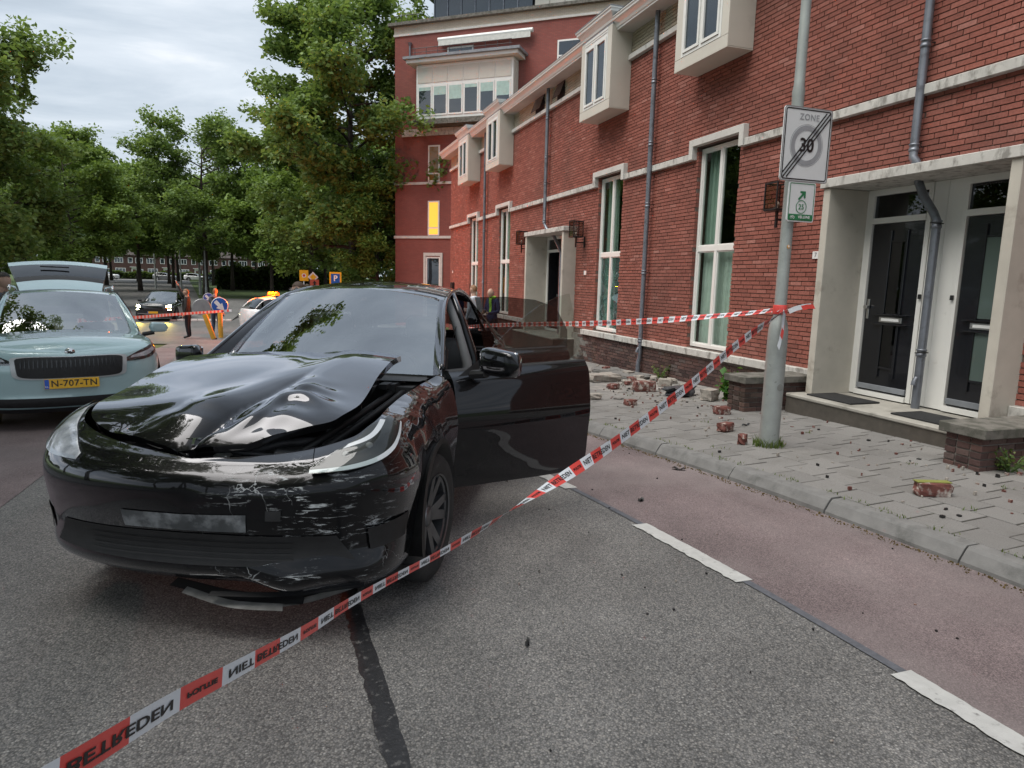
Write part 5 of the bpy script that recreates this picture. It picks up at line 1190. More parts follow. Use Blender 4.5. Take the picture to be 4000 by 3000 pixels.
# lower front: intake, dirty plate mount, torn splitter
ib = TP('intake', MB().grid(TS.patch([(-2.9, 1.45), (0, 1.3), (2.9, 1.45)], [(-2.5, 2.35), (0, 2.4), (2.5, 2.35)], 40, 6, .004)), TRIM)
for k in range(4):
    r_ = 1.55+.19*k; TP('grille_slat', MB().grid(TS.patch([(-1.7, r_), (0, r_), (1.7, r_)], [(-1.7, r_+.06), (0, r_+.06), (1.7, r_+.06)], 24, 2, .012)), TRIM, par=ib)
PM = mat('dusty_plate_mount', (.07, .075, .08), .35, var=.3, scale=10, wear=(.22, .23, .24), wscale=7, wpos=.55)
TP('plate_mount', MB().grid(dmg(TS.patch([(-.95, 2.5), (.95, 2.5)], [(-.95, 3.05), (.95, 3.05)], 24, 5, .006))), PM)
TP('tow_cover', MB().grid(dmg(TS.patch([(1.25, 2.85), (1.5, 2.85)], [(1.25, 3.2), (1.5, 3.2)], 8, 6, .007))), TRIM)
BENT = mat('bent_aluminium', (.42, .42, .41), .4, metal=.7, var=.3, scale=14)
for k, (a, b, w_, m_) in enumerate((((-.05, -.80, .15), (.42, -.78, .09), .045, BENT), ((.30, -.78, .09), (.72, -.60, .15), .05, BENT), ((-.15, -.74, .15), (.5, -.74, .11), .07, TRIM), ((.35, -.72, .10), (.93, -.34, .15), .08, TRIM), ((.1, -.84, .165), (.75, -.62, .16), .03, TRIM))):
    a, b = np.array(a), np.array(b); mid = (a+b)/2+np.array([0, -.03, -.012]); TP('torn_splitter', MB().grid(np.stack([curve3([a, mid, b], 10), curve3([a+[0, w_, .01], mid+[0, w_, .012], b+[-.02, w_, .02]], 10)], 1)), m_)
TP('side_vent', MB().grid(TS.patch([(3.3, 1.7), (4.6, 1.8)], [(3.2, 2.45), (4.7, 2.6)], 14, 5, .006)), TRIM); TP('side_vent', MB().grid(TS.patch([(-3.3, 1.7), (-4.6, 1.8)], [(-3.2, 2.45), (-4.7, 2.6)], 14, 5, .006)), TRIM)
# ------------------------------------------------------------------ the other cars
MINT = paint('mint_silver_paint', (.43, .595, .62), .12, .25, flake=.1); BLK2 = paint('plain_black_paint', (.008, .008, .009), 0, .15); WHP = paint('white_car_paint', (.72, .73, .74), 0, .25); GRP = paint('grey_car_paint', (.2, .21, .22), .4, .3); BLU = paint('blue_grey_paint', (.25, .3, .36), .3, .3)
SUV_Z = [[.21, .21, .22, .22, .2, .22, .26, .3], [.31, .31, .31, .30, .28, .3, .36, .4], [.43, .43, .43, .42, .42, .45, .5, .55], [.57, .57, .58, .58, .58, .6, .66, .7], [.69, .69, .70, .72, .72, .76, .82, .85], [.79, .80, .83, .87, .87, .9, .96, .98], [.865, .885, .92, .965, .975, 1.02, 1.08, 1.1], [.895, .93, .97, 1.01, 1.03, 1.09, 1.14, 1.15]]
SUV_I = [[.10, .11, .11, .10, .09, .10, .1, .12], [.02, .025, .03, .05, .04, .04, .03, .04], [.015, .02, .02, .02, .03, .01, .015, .02], [.0, .005, .01, 0, .02, 0, 0, 0], [0, 0, 0, -.005, 0, -.005, 0, 0], [.012, .015, .02, .01, .01, .01, .02, .01], [.04, .05, .06, .06, .03, .04, .06, .03], [.10, .13, .15, .16, .075, .09, .12, .06]]
def suv(name, label, loc, rz, pm, hw=.94, fo=.88, wb=2.77, ro=1.0, rim=None, group=None, detail=1, rr=.36, roofm=None, glass_side=None, rearopen=False):
    t = thing(name, label, 'car', loc, rz, group); sh = CarShape(hw, fo, wb, ro, SUV_Z, SUV_I); AA = [(0, .36, .40), (wb, .36, .40)]; q = wb/2.89; dc = .08 if detail else .25
    P = lambda n, mb, m=pm, par=None, smooth=True: mb.build(n, m, par or t, smooth=smooth)
    P('front_end', belt_mesh(sh, 0, -4.95, 4.95, .0, 7, dc, .1 if detail else .25, AA[:1]))
    for s in (1, -1): P('flank', belt_mesh(sh, s, 4.95, 17.9, .0, 7, dc, .1 if detail else .25, AA))
    if rearopen:
        P('rear_bumper', belt_mesh(sh, 0, 17.9, 22, 0, 3, .2, .2)); m2 = belt_mesh(sh, -1, 17.9, 22, 0, 3, .2, .2); P('rear_bumper', m2)
        for s in (1, -1): P('rear_corner', belt_mesh(sh, s, 17.9, 19.6, 3, 7, .2, .2))
    else:
        for s in (1, -1): P('rear_end', belt_mesh(sh, s, 17.9, 22, .0, 7, .2, .2))
    P('bonnet', MB().grid(hood_grid(sh, 10, 31, 40, .06)))
    z1 = 1.60
    sp = dict(rail=[(.82*hw/.94, .60*q, 1.03), (.75*hw/.94, .98*q, 1.27), (.665*hw/.94, 1.36*q, 1.47), (.64*hw/.94, 1.75*q, 1.545), (.635*hw/.94, 2.3*q, 1.565), (.63*hw/.94, 2.9*q, 1.545), (.62*hw/.94, 3.35*q, 1.46), (.66*hw/.94, 3.70*q, 1.17)], cowl=(.75*hw/.94, .46*q, .24*q, 1.055, .035), head=(.62*hw/.94, 1.34*q, .10, 1.565, .05), crown=.05, roof_end=3.28*q, gc=(10, 17.8), pillars=(13, 15.6))
    greenhouse(t, sh, sp, CARG, glass_side or QTRG, pm if detail else pm, roofm or pm)
    for s in (1, -1):
        for ua in (0, wb):
            wheel(t, s*(hw-.11), ua, rr, s, rim or RIMS)
            a_ = [math.pi*(-.1+1.2*k/18) for k in range(19)]
            P('arch', MB().grid(np.array([[(s*(hw+.012), ua+.43*math.cos(a), .36+.43*math.sin(a)), (s*(hw+.018), ua+.395*math.cos(a), .36+.395*math.sin(a)), (s*(hw-.35), ua+.39*math.cos(a), .36+.39*math.sin(a))] for a in a_])), TRIM)
        mirror(t, s*(hw+.01), .80, 1.07, s, pm, 1.05)
    P('underbody', MB().box((-hw*.8, -.5, .2), (hw*.8, wb+.6, .3)), TRIM, smooth=False)
    P('cabin', MB().box((-.7, .6, .3), (.7, wb+.4, .95)), INT, smooth=False); seat(t, .37, 1.3, SEAT); seat(t, -.37, 1.3, SEAT)
    P('steering_wheel', MB().tube(ring((.38, 1.05, .98), .18, .016, R(20)), .016, 8), TRIM)
    return t, sh, P
# pale green estate-like car with its tailgate up
ex, ey, eth = -2.52, 9.46, R(-15.5)
eny, ES, EP = suv('pale_green_car', 'pale green metallic car with raised tailgate and yellow plate N-707-TN', (ex, ey, g(ey)+.005), -eth, MINT, rearopen=True, rim=RIMD)
eny.rotation_euler = (R(-1.8), 0, -eth)
gl_lo = [(-1.98, 4.2), (-1.75, 3.25), (0, 3.1), (1.75, 3.25), (1.98, 4.2)]; gl_hi = [(-2.0, 4.5), (-1.85, 5.35), (0, 5.5), (1.85, 5.35), (2.0, 4.5)]
sc_ = lambda P_, k: [(a*k, 4.35+(b-4.35)*k) for a, b in P_]
EP('grille_frame', MB().grid(ES.patch(gl_lo, gl_hi, 60, 8, .012)), mat('satin_silver', (.55, .57, .58), .3, metal=.3, var=.03)); gi = EP('grille', MB().grid(ES.patch(sc_(gl_lo, .90), sc_(gl_hi, .90), 60, 8, .02)), TRIM)
for k in range(23):
    c = -1.6+3.2*k/22; EP('grille_rib', MB().grid(ES.patch([(c-.018, 4.2), (c+.018, 4.2)], [(c-.022, 5.0), (c+.022, 5.0)], 3, 4, .03)), mat('rib_black', (.03, .032, .036), .25), gi)
EP('lower_intake', MB().grid(ES.patch([(-3.2, .75), (0, .62), (3.2, .75)], [(-2.6, 1.6), (0, 1.55), (2.6, 1.6)], 40, 5, .006)), TRIM); EP('splitter', MB().grid(ES.patch([(-4.5, .0), (0, .0), (4.5, .0)], [(-4.5, .55), (0, .5), (4.5, .55)], 40, 4, .01)), TRIM)
for s in (1, -1):
    EP('blade', MB().grid(ES.patch([(s*2.7, 1.05), (s*4.4, 1.25)], [(s*3.1, 1.5), (s*4.5, 1.95)], 12, 4, .02)), MINT); EP('air_slit', MB().grid(ES.patch([(s*2.9, 1.62), (s*4.5, 2.0)], [(s*2.9, 1.72), (s*4.5, 2.3)], 12, 3, .009)), TRIM)
    lo = [(s*2.0, 4.55), (s*2.8, 4.55), (s*3.8, 4.75), (s*4.6, 5.1)]; hi = [(s*2.0, 4.95), (s*2.8, 5.6), (s*3.8, 5.95), (s*4.75, 6.0)]
    h = EP('headlamp', MB().grid(ES.patch(lo, hi, 26, 8, .006)), TRIM); EP('reflector', MB().grid(ES.patch([(s*2.2, 4.85), (s*3.2, 4.9), (s*4.3, 5.3)], [(s*2.3, 5.1), (s*3.2, 5.4), (s*4.2, 5.7)], 20, 5, .009)), HOUS, h); EP('lens', MB().grid(ES.patch(lo, hi, 26, 8, .016)), LENS, h)
    EP('roof_rail', MB().tube([(s*.6, 1.5, 1.60), (s*.61, 1.62, 1.645), (s*.60, 2.9, 1.64), (s*.59, 3.05, 1.59)], .018, 8), CHROME)
numberplate(eny, (0, -.905, .535), 'N-707-TN', 0, R(-4))
be = EP('emblem', MB().lathe([(0, -.014), (.044, -.012), (.052, -.004), (.052, .004), (0, .004)], 'Y', (0, -.825, .876), 28), CHROME); EP('emblem_wing', MB().box((-.022, -.842, .868), (.02, -.8395, .884)).box((-.03, -.843, .884), (.012, -.8395, .892)).box((.0, -.843, .86), (.028, -.8395, .868)), INK, be, False)
for s in (.16, -.16):
    EP('bonnet_crease', MB().tube([(s*.75, -.70, .958), (s*1.4, -.1, 1.042), (s*2.1, .42, 1.07)], .012, 6), MINT)
# raised tailgate hinged at the roof's rear edge
tg = bpy.data.objects.new('tailgate', None); link(tg, eny); tg.location = (0, 3.12, 1.60); tg.rotation_euler = (R(13), 0, 0); tg.scale = (.9, 1, 1); tg.empty_display_size = .1
def tgrid(y0, y1, w0, w1, z0, z1, n=14, bow=.05):
    b = np.linspace(-1, 1, n); return np.array([[(w*a, y+bow*(a*a)*-.6, z-bow*a*a) for a in b] for w, y, z in ((w0, y0, z0), ((w0+w1)/2, (y0+y1)/2, (z0+z1)/2+.01), (w1, y1, z1))])
MB().grid(tgrid(0, .42, .60, .66, 0, .08)).build('spoiler', MINT, tg, smooth=True); MB().grid(tgrid(.42, .62, .66, .70, .08, .11)).build('black_band', TRIM, tg, smooth=True); MB().grid(tgrid(.62, 1.12, .70, .78, .11, .20)).build('rear_glass', QTRG, tg, smooth=True); MB().grid(tgrid(1.12, 1.32, .78, .80, .20, .22)).build('lower_panel', MINT, tg, smooth=True)
MB().grid(tgrid(.05, 1.28, .58, .76, -.05, .16)).build('inner_lining', TRIM, tg, smooth=True); MB().tube([(-.3, .9, .20), (.15, .86, .20)], .012, 6).build('wiper', TRIM, tg)
for s in (1, -1): MB().grid(np.array([[(s*w, y, z), (s*w*.98, y, z-.07)] for w, y, z in ((.60, 0, -.05), (.66, .42, .03), (.70, .62, .06), (.78, 1.12, .15), (.80, 1.32, .17))])).build('side_edge', MINT, tg, smooth=True)
for s in (1, -1): MB().tube([(s*.62, .05, -.1), (s*.66, .7, .02)], .014, 6).build('gas_strut', BLKM, tg)
# dark SUV with lit headlamps waiting at the junction
px0, py0 = -6.9, 43.0
cay, CSH, CP = suv('dark_suv', 'dark SUV with glaring headlamps waiting beyond the tape', (px0, py0, g(py0)), R(-6), BLK2, hw=.985, fo=.92, wb=2.9, ro=1.02, rim=RIMD)
cay.scale = (1.03, 1.03, 1.05)
HEAD = emit('lit_headlamp', (1, .93, .55), 14)
CP('grille', MB().grid(CSH.patch([(-1.7, 2.9), (0, 2.8), (1.7, 2.9)], [(-1.6, 4.2), (0, 4.3), (1.6, 4.2)], 30, 5, .008)), TRIM); CP('bumper_bar', MB().grid(CSH.patch([(-3.2, 1.9), (0, 1.8), (3.2, 1.9)], [(-3.2, 2.25), (0, 2.15), (3.2, 2.25)], 30, 3, .02)), GREYT); numberplate(cay, (0, -.945, .50), None)
for s in (1, -1):
    h = CP('headlamp', MB().grid(CSH.patch([(s*2.3, 4.6), (s*3.6, 4.7)], [(s*2.4, 5.7), (s*3.8, 5.9)], 10, 6, .008)), HEAD); CP('driving_lamp', MB().grid(CSH.patch([(s*2.6, 3.5), (s*3.6, 3.5)], [(s*2.6, 3.8), (s*3.6, 3.8)], 10, 3, .01)), HEAD, h)
    l = bpy.data.lights.new('headlamp_beam', 'SPOT'); l.energy = 150; l.color = (1, .75, .1); l.spot_size = R(46); l.spot_blend = .7; l.shadow_soft_size = .1; lo_ = bpy.data.objects.new('headlamp_beam', l); link(lo_, cay); lo_.location = (s*.68, -1.05, .78); lo_.rotation_euler = (R(78), 0, R(180))
# white SUV with orange beacon
wx_, wy_ = 2.0, 29.2
wsv, WSH, WP_ = suv('white_suv', 'white patrol SUV with flashing orange roof beacon behind the wreck', (wx_, wy_, g(wy_)), R(113), WHP, hw=.95, wb=2.8, rim=RIMS)
BEAC = emit('orange_beacon', (1, .055, .0), 2.8)
for s in (-.32, .05, .34): WP_('beacon', MB().lathe([(0, 0), (.09, 0), (.10, .03), (.08, .1), (.03, .13), (0, .13)], 'Z', (s, 2.6, 1.66), 16), BEAC)
WP_('beacon_bar', MB().box((-.5, 2.48, 1.58), (.5, 2.72, 1.658), bev=.02), TRIM)
bl_ = bpy.data.lights.new('beacon_glow', 'POINT'); bl_.energy = 420; bl_.color = (1, .13, .0); bl_.shadow_soft_size = .12; bo = bpy.data.objects.new('beacon_glow', bl_); link(bo, wsv); bo.location = (0, 2.6, 1.95)
# far parked cars
for k, (x, y, rz, m, lab) in enumerate(((-33, 158, 80, WHP, 'small white car parked before the far brown houses'), (-22.5, 160, 86, GRP, 'grey car parked along the hedge before the far houses'), (-16.5, 160, 88, WHP, 'white car parked under the trees before the far houses'), (-11.2, 150, 70, BLU, 'blue grey car parked near the flashing beacon side of the hedge'), (-8.6, 158, 75, GRP, 'dark grey car at the end of the parked row by the shrubs'))):
    suv('parked_car', lab, (x, y, g(y)), R(rz), m, detail=0, group='cars parked by the far houses')
# ------------------------------------------------------------------ lamp post with signs
GALV = mat('galvanised_post', (.3, .325, .315), .55, metal=.25, var=.1, scale=9, wear=(.12, .125, .115), wscale=14, wpos=.68, bump=.15, bscale=80)
SIGNW = mat('sign_white', (.66, .68, .69), .3, var=.03); SGREY = mat('sign_grey', (.3, .31, .33), .4); SBLK = mat('sign_black', (.014, .014, .015), .4); SGRN = mat('sign_green', (.02, .17, .07), .4); SBLU = mat('sign_blue', (.012, .1, .42), .35); SYEL = mat('sign_yellow', (.72, .42, .015), .4); SRED = mat('sign_red', (.45, .05, .03), .4); ALU = mat('sign_back', (.3, .31, .32), .45, metal=.5)
lp = thing('street_lamp_post', 'grey lamp post with thick foot, carrying the zone 30 sign', 'lamp post', (4.595, 5.36, g(5.36)+.11))
MB().lathe([(.095, -.1), (.095, 1.06), (.092, 1.18), (.08, 1.25), (.062, 1.30), (.057, 1.34), (.054, 3.35), (.058, 3.40), (.047, 3.46), (.044, 4.6), (.04, 8.5), (0, 8.5)], 'Z', (0, 0, 0), 24).build('shaft', GALV, lp, smooth=True, sharp=40)
MB().lathe([(.0, -.001), (.034, -.001), (.034, .0005), (0, .0005)], 'Y', (0.0, -.0955, .62), 20).build('cover_disc', mat('disc_grey', (.2, .21, .2), .6), lp)
MB().lathe([(0, -.002), (.018, -.002), (.018, 0), (0, 0)], 'Y', (-.012, -.056, 1.98), 14).build('sticker', mat('orange_sticker', (.6, .3, .08), .5), lp); MB().box((-.018, -.0605, 1.975), (-.004, -.0585, 1.992)).build('sticker_mark', WHT, lp)
def round_rect(w, h, r, n=6):
    pts = []
    for cx_, cy2, a0 in ((w/2-r, h/2-r, 0), (-w/2+r, h/2-r, 90), (-w/2+r, -h/2+r, 180), (w/2-r, -h/2+r, 270)):
        for k in range(n+1): a = R(a0+90*k/n); pts.append((cx_+r*math.cos(a), cy2+r*math.sin(a)))
    return pts
class Board:
    """flat sign built in its own plane: x right, y up, layers lifted towards the viewer (-Y)"""
    def __init__(s, name, label, loc, rz=0., group=None, tilt=0.):
        s.t = thing(name, label, 'sign', loc, rz, group); s.t.rotation_euler = (0, tilt, rz); s.l = 0
    def poly(s, name, pts, m, lay, par=None): return MB().prism(pts, .0012 if lay else .012, lambda a, b, h: (a, -.0016*lay-h if lay else h, b)).build(name, m, par or s.t)
    def ring(s, name, r0, r1, m, lay, c=(0, 0), n=40):
        mb = MB(); vs = []
        for r_ in (r0, r1):
            for k in range(n): a = 2*math.pi*k/n; vs.append((c[0]+r_*math.cos(a), -.0016*lay-.0012, c[1]+r_*math.sin(a)))
        mb.add(vs, [(k, (k+1) % n, n+(k+1) % n, n+k) for k in range(n)]); return mb.build(name, m, s.t)
    def frame(s, name, w, h, r, th, m, lay):
        a, b = round_rect(w, h, r), round_rect(w-2*th, h-2*th, max(.002, r-th)); n = len(a); mb = MB()
        mb.add([(p, -.0016*lay-.0012, q) for p, q in a+b], [(k, (k+1) % n, n+(k+1) % n, n+k) for k in range(n)]); return mb.build(name, m, s.t)
    def text(s, name, tx, size, m, lay, x=0, y=0, bold=0.0, sp_=1.0): return text_mesh(tx, size, lambda a, b: (a+x, -.0016*lay-.0014, b+y), bold=bold, spacing=sp_).build(name, m, s.t, fix=False)
    def disc(s, name, r, m, lay, c=(0, 0)): return s.poly(name, [(c[0]+r*math.cos(2*math.pi*k/32), c[1]+r*math.sin(2*math.pi*k/32)) for k in range(32)], m, lay)
zs = Board('zone_sign', 'white rectangular sign ending the 30 zone, crossed by black diagonal lines', (4.66, 5.272, 2.978))
zs.poly('panel', round_rect(.55, .665, .03), SIGNW, 0); zs.frame('rim', .552, .667, .031, .008, ALU, 1); zs.frame('border', .52, .635, .025, .011, SBLK, 1)
zs.text('zone_text', 'ZONE', .078, SGREY, 1, 0.01, .245, .001, 1.1); zs.ring('ring', .135, .178, SGREY, 1, (0, -.005)); zs.ring('ring_line', .186, .190, SGREY, 1, (0, -.005)); zs.text('digits', '30', .17, SBLK, 2, 0, -.008, .004)
for k, o in enumerate((-.03, 0, .03)):
    a, b = Vector((-.245, -.30)), Vector((.245, .30)); d = (b-a).normalized(); p = Vector((-d.y, d.x)); off = p*o
    zs.poly('diagonal', [tuple(a+off-p*.0065+d*abs(o)*.9), tuple(b+off-p*.0065-d*abs(o)*.9), tuple(b+off+p*.0065-d*abs(o)*.9), tuple(a+off+p*.0065+d*abs(o)*.9)], SBLK, 3)
for z in (-.2, .2): MB().box((-.14, .012, z-.02), (.0, .045, z+.02)).build('bracket', ALU, zs.t)
vs_ = Board('route_sign', 'small white and green cycle route sign reading 25 VELUWE', (4.66, 5.272, 2.461))
vs_.poly('panel', round_rect(.312, .365, .02), SIGNW, 0); vs_.frame('border', .29, .343, .012, .007, SGRN, 1); vs_.poly('foot_band', [(-.138, -.165), (.138, -.165), (.138, -.113), (-.138, -.113)], SGRN, 2)
vs_.ring('ring', .055, .062, SGRN, 2, (0, -.045)); vs_.text('digits', '25', .068, SGRN, 2, 0, -.047, .001); vs_.text('place_name', 'VELUWE', .036, WHT, 4, .038, -.139, .0006)
vs_.poly('arrow', [(-.045, .028), (-.03, .015), (.022, .068), (.022, .038), (.04, .038), (.04, .1), (-.022, .1), (-.022, .082), (.008, .082)], SGRN, 2)
for c in (-.112, -.082): vs_.ring('bicycle', .009, .012, WHT, 4, (c, -.143), 16)
vs_.poly('bicycle', [(-.112, -.144), (-.105, -.128), (-.088, -.128), (-.082, -.144), (-.086, -.144), (-.091, -.132), (-.103, -.132), (-.108, -.144)], WHT, 4)
# ------------------------------------------------------------------ junction signs, bollards, lamp columns
BOLY = mat('bollard_yellow', (.55, .3, .03), .55, var=.12, scale=6, wear=(.4, .24, .06), wscale=9, wpos=.66)
def bollard(loc, lab, tilt=0., back=False, h=.95, r=.085, disc=.3, rz=0):
    t = thing('bollard', lab, 'bollard', loc, rz); t.rotation_euler = (0, tilt, rz)
    MB().lathe([(r, -.1), (r, h-.05), (r*.9, h), (0, h)], 'Z', (0, 0, 0), 18).build('post', BOLY, t, smooth=True, sharp=40)
    if tilt: MB().lathe([(r*1.3, -.03), (r*1.3, .03), (0, .03)], 'Z', (0, 0, 0), 14).build('foot', TRIM, t)
    zc_ = h+disc*.9; pl = MB().lathe([(0, -.012), (disc*.96, -.012), (disc, 0), (disc*.96, .012), (0, .012)], 'Y', (0, 0, zc_), 32).build('disc', ALU if back else SIGNW, t, smooth=True, sharp=30)
    if not back:
        MB().lathe([(0, -.016), (disc*.93, -.016), (disc*.93, -.0125)], 'Y', (0, 0, zc_), 32).build('face', SBLU, pl)
        ar = [(-.16, .17), (-.10, .20), (.035, .045), (.09, .10), (.16, -.20), (-.13, -.10), (-.06, -.045), (-.2, .1)]; k = disc/.3
        MB().prism([(a*k, b*k) for a, b in ar], .003, lambda a, b, hh: (a, -.017-hh, zc_+b)).build('arrow', WHT, pl)
    else: MB().box((-.03, -.03, zc_-.2), (.03, -.013, zc_+.2)).build('clamp', ALU, pl)
    return t
bollard((-2.3, 27.4, g(27.4)), 'upright yellow bollard with blue arrow disc before the grey-jacketed man', rz=R(14)); bollard((-2.45, 26.4, g(26.4)), 'yellow bollard knocked over at a slant, grey sign back showing', tilt=R(-17), back=True, rz=R(10)); bollard((-4.3, 44, g(44)+.12), 'distant yellow bollard with small blue arrow disc on the island', rz=R(14))
isl = thing('traffic_island', 'white painted block island at the junction behind the bollards', 'traffic island', (-4.6, 46, g(46)))
MB().box((-1.6, -3.2, -.1), (1.6, 3.6, .10), bev=.02).build('slab', KERBM, isl)
for k in range(9):
    for r_ in range(2): MB().box((-1.65+k*.367, -3.34-.0*r_, -.05+r_*.13), (-1.65+k*.367+.34, -3.2, .07+r_*.13), bev=.012).build('white_block', WHITE, isl)
def post(x, y, h, r, m, lab, cat='lamp post', arm=None, nm='lamp_column', grp=None):
    t = thing(nm, lab, cat, (x, y, g(y)-.05), 0, grp); MB().lathe([(r*1.35, 0), (r*1.35, h*.16), (r, h*.18), (r*.7, h), (0, h)], 'Z', (0, 0, 0), 12).build('shaft', m, t, smooth=True, sharp=40)
    if arm:
        a = MB().tube([(0, 0, h-.05), (arm*.5, 0, h+.22), (arm, 0, h+.25)], r*.5, 8).build('arm', m, t, smooth=True); MB().box((arm-.1, -.12, h+.2), (arm+.5, .12, h+.3), bev=.03).build('lantern_head', ALU, t)
    return t
post(-16.1, 100, 8, .10, GALV, 'tall pale lamp column near the left grass verge', arm=1.2); post(-12.9, 99, 7, .09, GALV, 'pale lamp column between two dark tree trunks', arm=-1.2); post(-9.0, 84, 8.5, .12, GALV, 'thick pale lamp column beside the island oak', arm=1.4); post(-7.9, 79, 6.2, .09, ALU, 'slim grey column directly right of the island oak'); post(4.7, 47, 6.5, .075, ALU, 'grey column carrying the round blue cycle sign')
def board_on_post(nm, lab, x, y, z, build, ph=None):
    b = Board(nm, lab, (x, y, z), R(10)); build(b); MB().tube([(0, .03, -(z-g(y))-.05), (0, .03, .25)], .03, 8).build('post', ALU, b.t, smooth=True); return b
def P_(b):
    b.poly('backing', round_rect(.62, .9, .03), SYEL, 0); b.poly('panel', round_rect(.46, .72, .02), SBLU, 1); b.text('letter', 'P', .4, WHT, 2, 0, .12, .01); b.disc('mark', .09, SGREY, 2, (0, -.2))
    for c in (-.06, .06): b.ring('wheel_mark', .035, .05, WHT, 3, (c, -.2), 14)
board_on_post('parking_sign', 'blue P parking sign on a yellow board behind the wreck roof', 2.55, 36, 1.46, P_)
def cyc(b):
    b.disc('panel', .3, SIGNW, 0); b.disc('face', .275, SBLU, 1)
    for c in (-.12, .12): b.ring('wheel_mark', .07, .095, WHT, 2, (c, -.06), 20)
    b.poly('frame_mark', [(-.12, -.07), (-.05, .07), (.07, .07), (.12, -.06), (.10, -.06), (.055, .045), (-.04, .045), (-.1, -.07)], WHT, 2); b.poly('bar_mark', [(.04, .07), (.07, .14), (.13, .14), (.13, .12), (.085, .12), (.065, .06)], WHT, 2)
board_on_post('cycle_sign', 'round blue cycle path sign before the dark trunks', 4.5, 44, 1.42, cyc)
def dia(b): b.poly('panel', [(0, .3), (-.3, 0), (0, -.3), (.3, 0)], SIGNW, 0); b.poly('centre', [(0, .19), (-.19, 0), (0, -.19), (.19, 0)], SYEL, 1)
board_on_post('priority_sign', 'white diamond sign with yellow centre above a red board', 1.6, 40, 1.62, dia)
def yel(b): b.poly('panel', round_rect(.5, .62, .02), SYEL, 0); b.disc('mark', .12, SIGNW, 1); b.disc('mark_core', .07, SRED, 2)
board_on_post('diversion_sign', 'yellow temporary board beside the priority diamond', 1.12, 40.5, 1.70, yel)
def red(b): b.poly('panel', round_rect(.5, .62, .02), mat('rust_red', (.35, .08, .05), .5), 0); b.poly('arrow', [(-.05, -.05), (-.05, .1), (-.12, .1), (0, .24), (.12, .1), (.05, .1), (.05, -.05)], SBLK, 1); b.disc('dot', .09, SBLK, 1, (0, -.17))
board_on_post('detour_sign', 'rust red board with black arrow under the priority diamond', 1.66, 39.6, 1.18, red)
# ------------------------------------------------------------------ barrier tape
TRED = mat('tape_red', (.62, .07, .06), .35, var=.06, scale=12); TWHT = mat('tape_white', (.62, .66, .70), .35, var=.05, scale=12)
def tape(label, pts, width, twist, n=160, block=.125, text=True, sag=0.0, flip=False, narrow=None):
    """ribbon along pts; twist(s in 0..1) = roll angle; blocks red/white alternate, mirrored lettering across them"""
    t = thing('barrier_tape', label, 'tape', tuple(pts[0])); o = Vector(pts[0])
    C_ = curve3(pts, 400); C_ = C_-np.array(o); seg = np.linalg.norm(np.diff(C_, axis=0), axis=1); arc = np.concatenate([[0], np.cumsum(seg)]); L_ = arc[-1]
    def frame(s):
        s = min(max(s, 0), L_); p = np.array([np.interp(s, arc, C_[:, k]) for k in range(3)]); q = np.array([np.interp(min(s+.02, L_), arc, C_[:, k]) for k in range(3)])-np.array([np.interp(max(s-.02, 0), arc, C_[:, k]) for k in range(3)]); q /= np.linalg.norm(q)
        up_ = np.array([0, 0, 1.])-q*q[2]; up_ /= np.linalg.norm(up_)+1e-9; sd_ = np.cross(q, up_); a = twist(s/L_); w_ = up_*math.cos(a)+sd_*math.sin(a); nn = np.cross(q, w_); return p, w_*(float(narrow(s/L_)) if narrow else 1.0), nn
    nb = int(L_/block)+1
    for k in range(nb):
        s0, s1 = k*block, min((k+1)*block, L_)
        if s1-s0 < .005: continue
        m_ = max(3, int((s1-s0)/.03)); G = []
        for j in range(m_+1):
            p, w_, nn = frame(s0+(s1-s0)*j/m_); G.append([p-w_*width/2, p, p+w_*width/2])
        MB().grid(np.array(G)).build('red_block' if k % 2 else 'white_block', TRED if k % 2 else TWHT, t, smooth=True, fix=False)
    if text:
        for k in range(0, nb-2, 4):
            c0 = (k+1.5)*block
            for (wd, sz, dc) in (('NIET BETREDEN', .046, 0.0), ('POLITIE', .026, 2*block)):
                def to3(x, y, c0=c0+dc):
                    p, w_, nn = frame(c0+(x if not flip else -x)); return tuple(p+w_*y*(1)+nn*TOFF)
                tm = MB()
                for TOFF in (.0012, -.0012):
                    mm_ = text_mesh(wd, sz, to3, bold=.0012, spacing=1.02); tm.add(mm_.v, mm_.f)
                tm.build('lettering', INK, t, fix=False)
    return t
def at_(x, y, d_):
    r_ = fwd*F+rx*(x-2000)-ux*(y-1500); r_ = r_.normalized()*d_; return (r_.x, r_.y, r_.z+H)
tape('red and white tape running slantwise across the road before the wreck', [(4.60, 5.27, 1.45)]+[at_(*q) for q in ((2900, 1330, 6.2), (2700, 1500, 5.4), (2400, 1730, 4.6), (2050, 1960, 3.7), (1770, 2132, 2.9), (1520, 2268, 2.2), (1356, 2361, 1.8), (1202, 2460, 1.5), (958, 2596, 1.18), (687, 2741, .98), (266, 3000, .78), (-60, 3190, .70))], .078, lambda s: -.9+.99*sm(np.array(s), .0, .12)+3.1*sm(np.array(s), .38, .70), flip=True, narrow=lambda s: 1-.66*sm(np.array(s), .4, .75))
tape('red and white tape strung along the terrace from lamp post to parked wreck', [at_(3050, 1207, 7.0), at_(2900, 1225, 7.6), at_(2560, 1252, 9.0), at_(2280, 1264, 10.6), at_(2100, 1266, 12.4), at_(1900, 1272, 15.2), at_(1780, 1280, 18.0)], .078, lambda s: .9*(1-sm(np.array(s), .05, .25)), flip=True)
tape('red and white tape stretched from upright bollard across the junction mouth', [at_(905, 1212, 26.5), at_(860, 1216, 26.5), at_(700, 1227, 24), at_(560, 1238, 21.5), at_(430, 1246, 19.5), at_(300, 1252, 18)], .085, lambda s: 0.0, text=False)
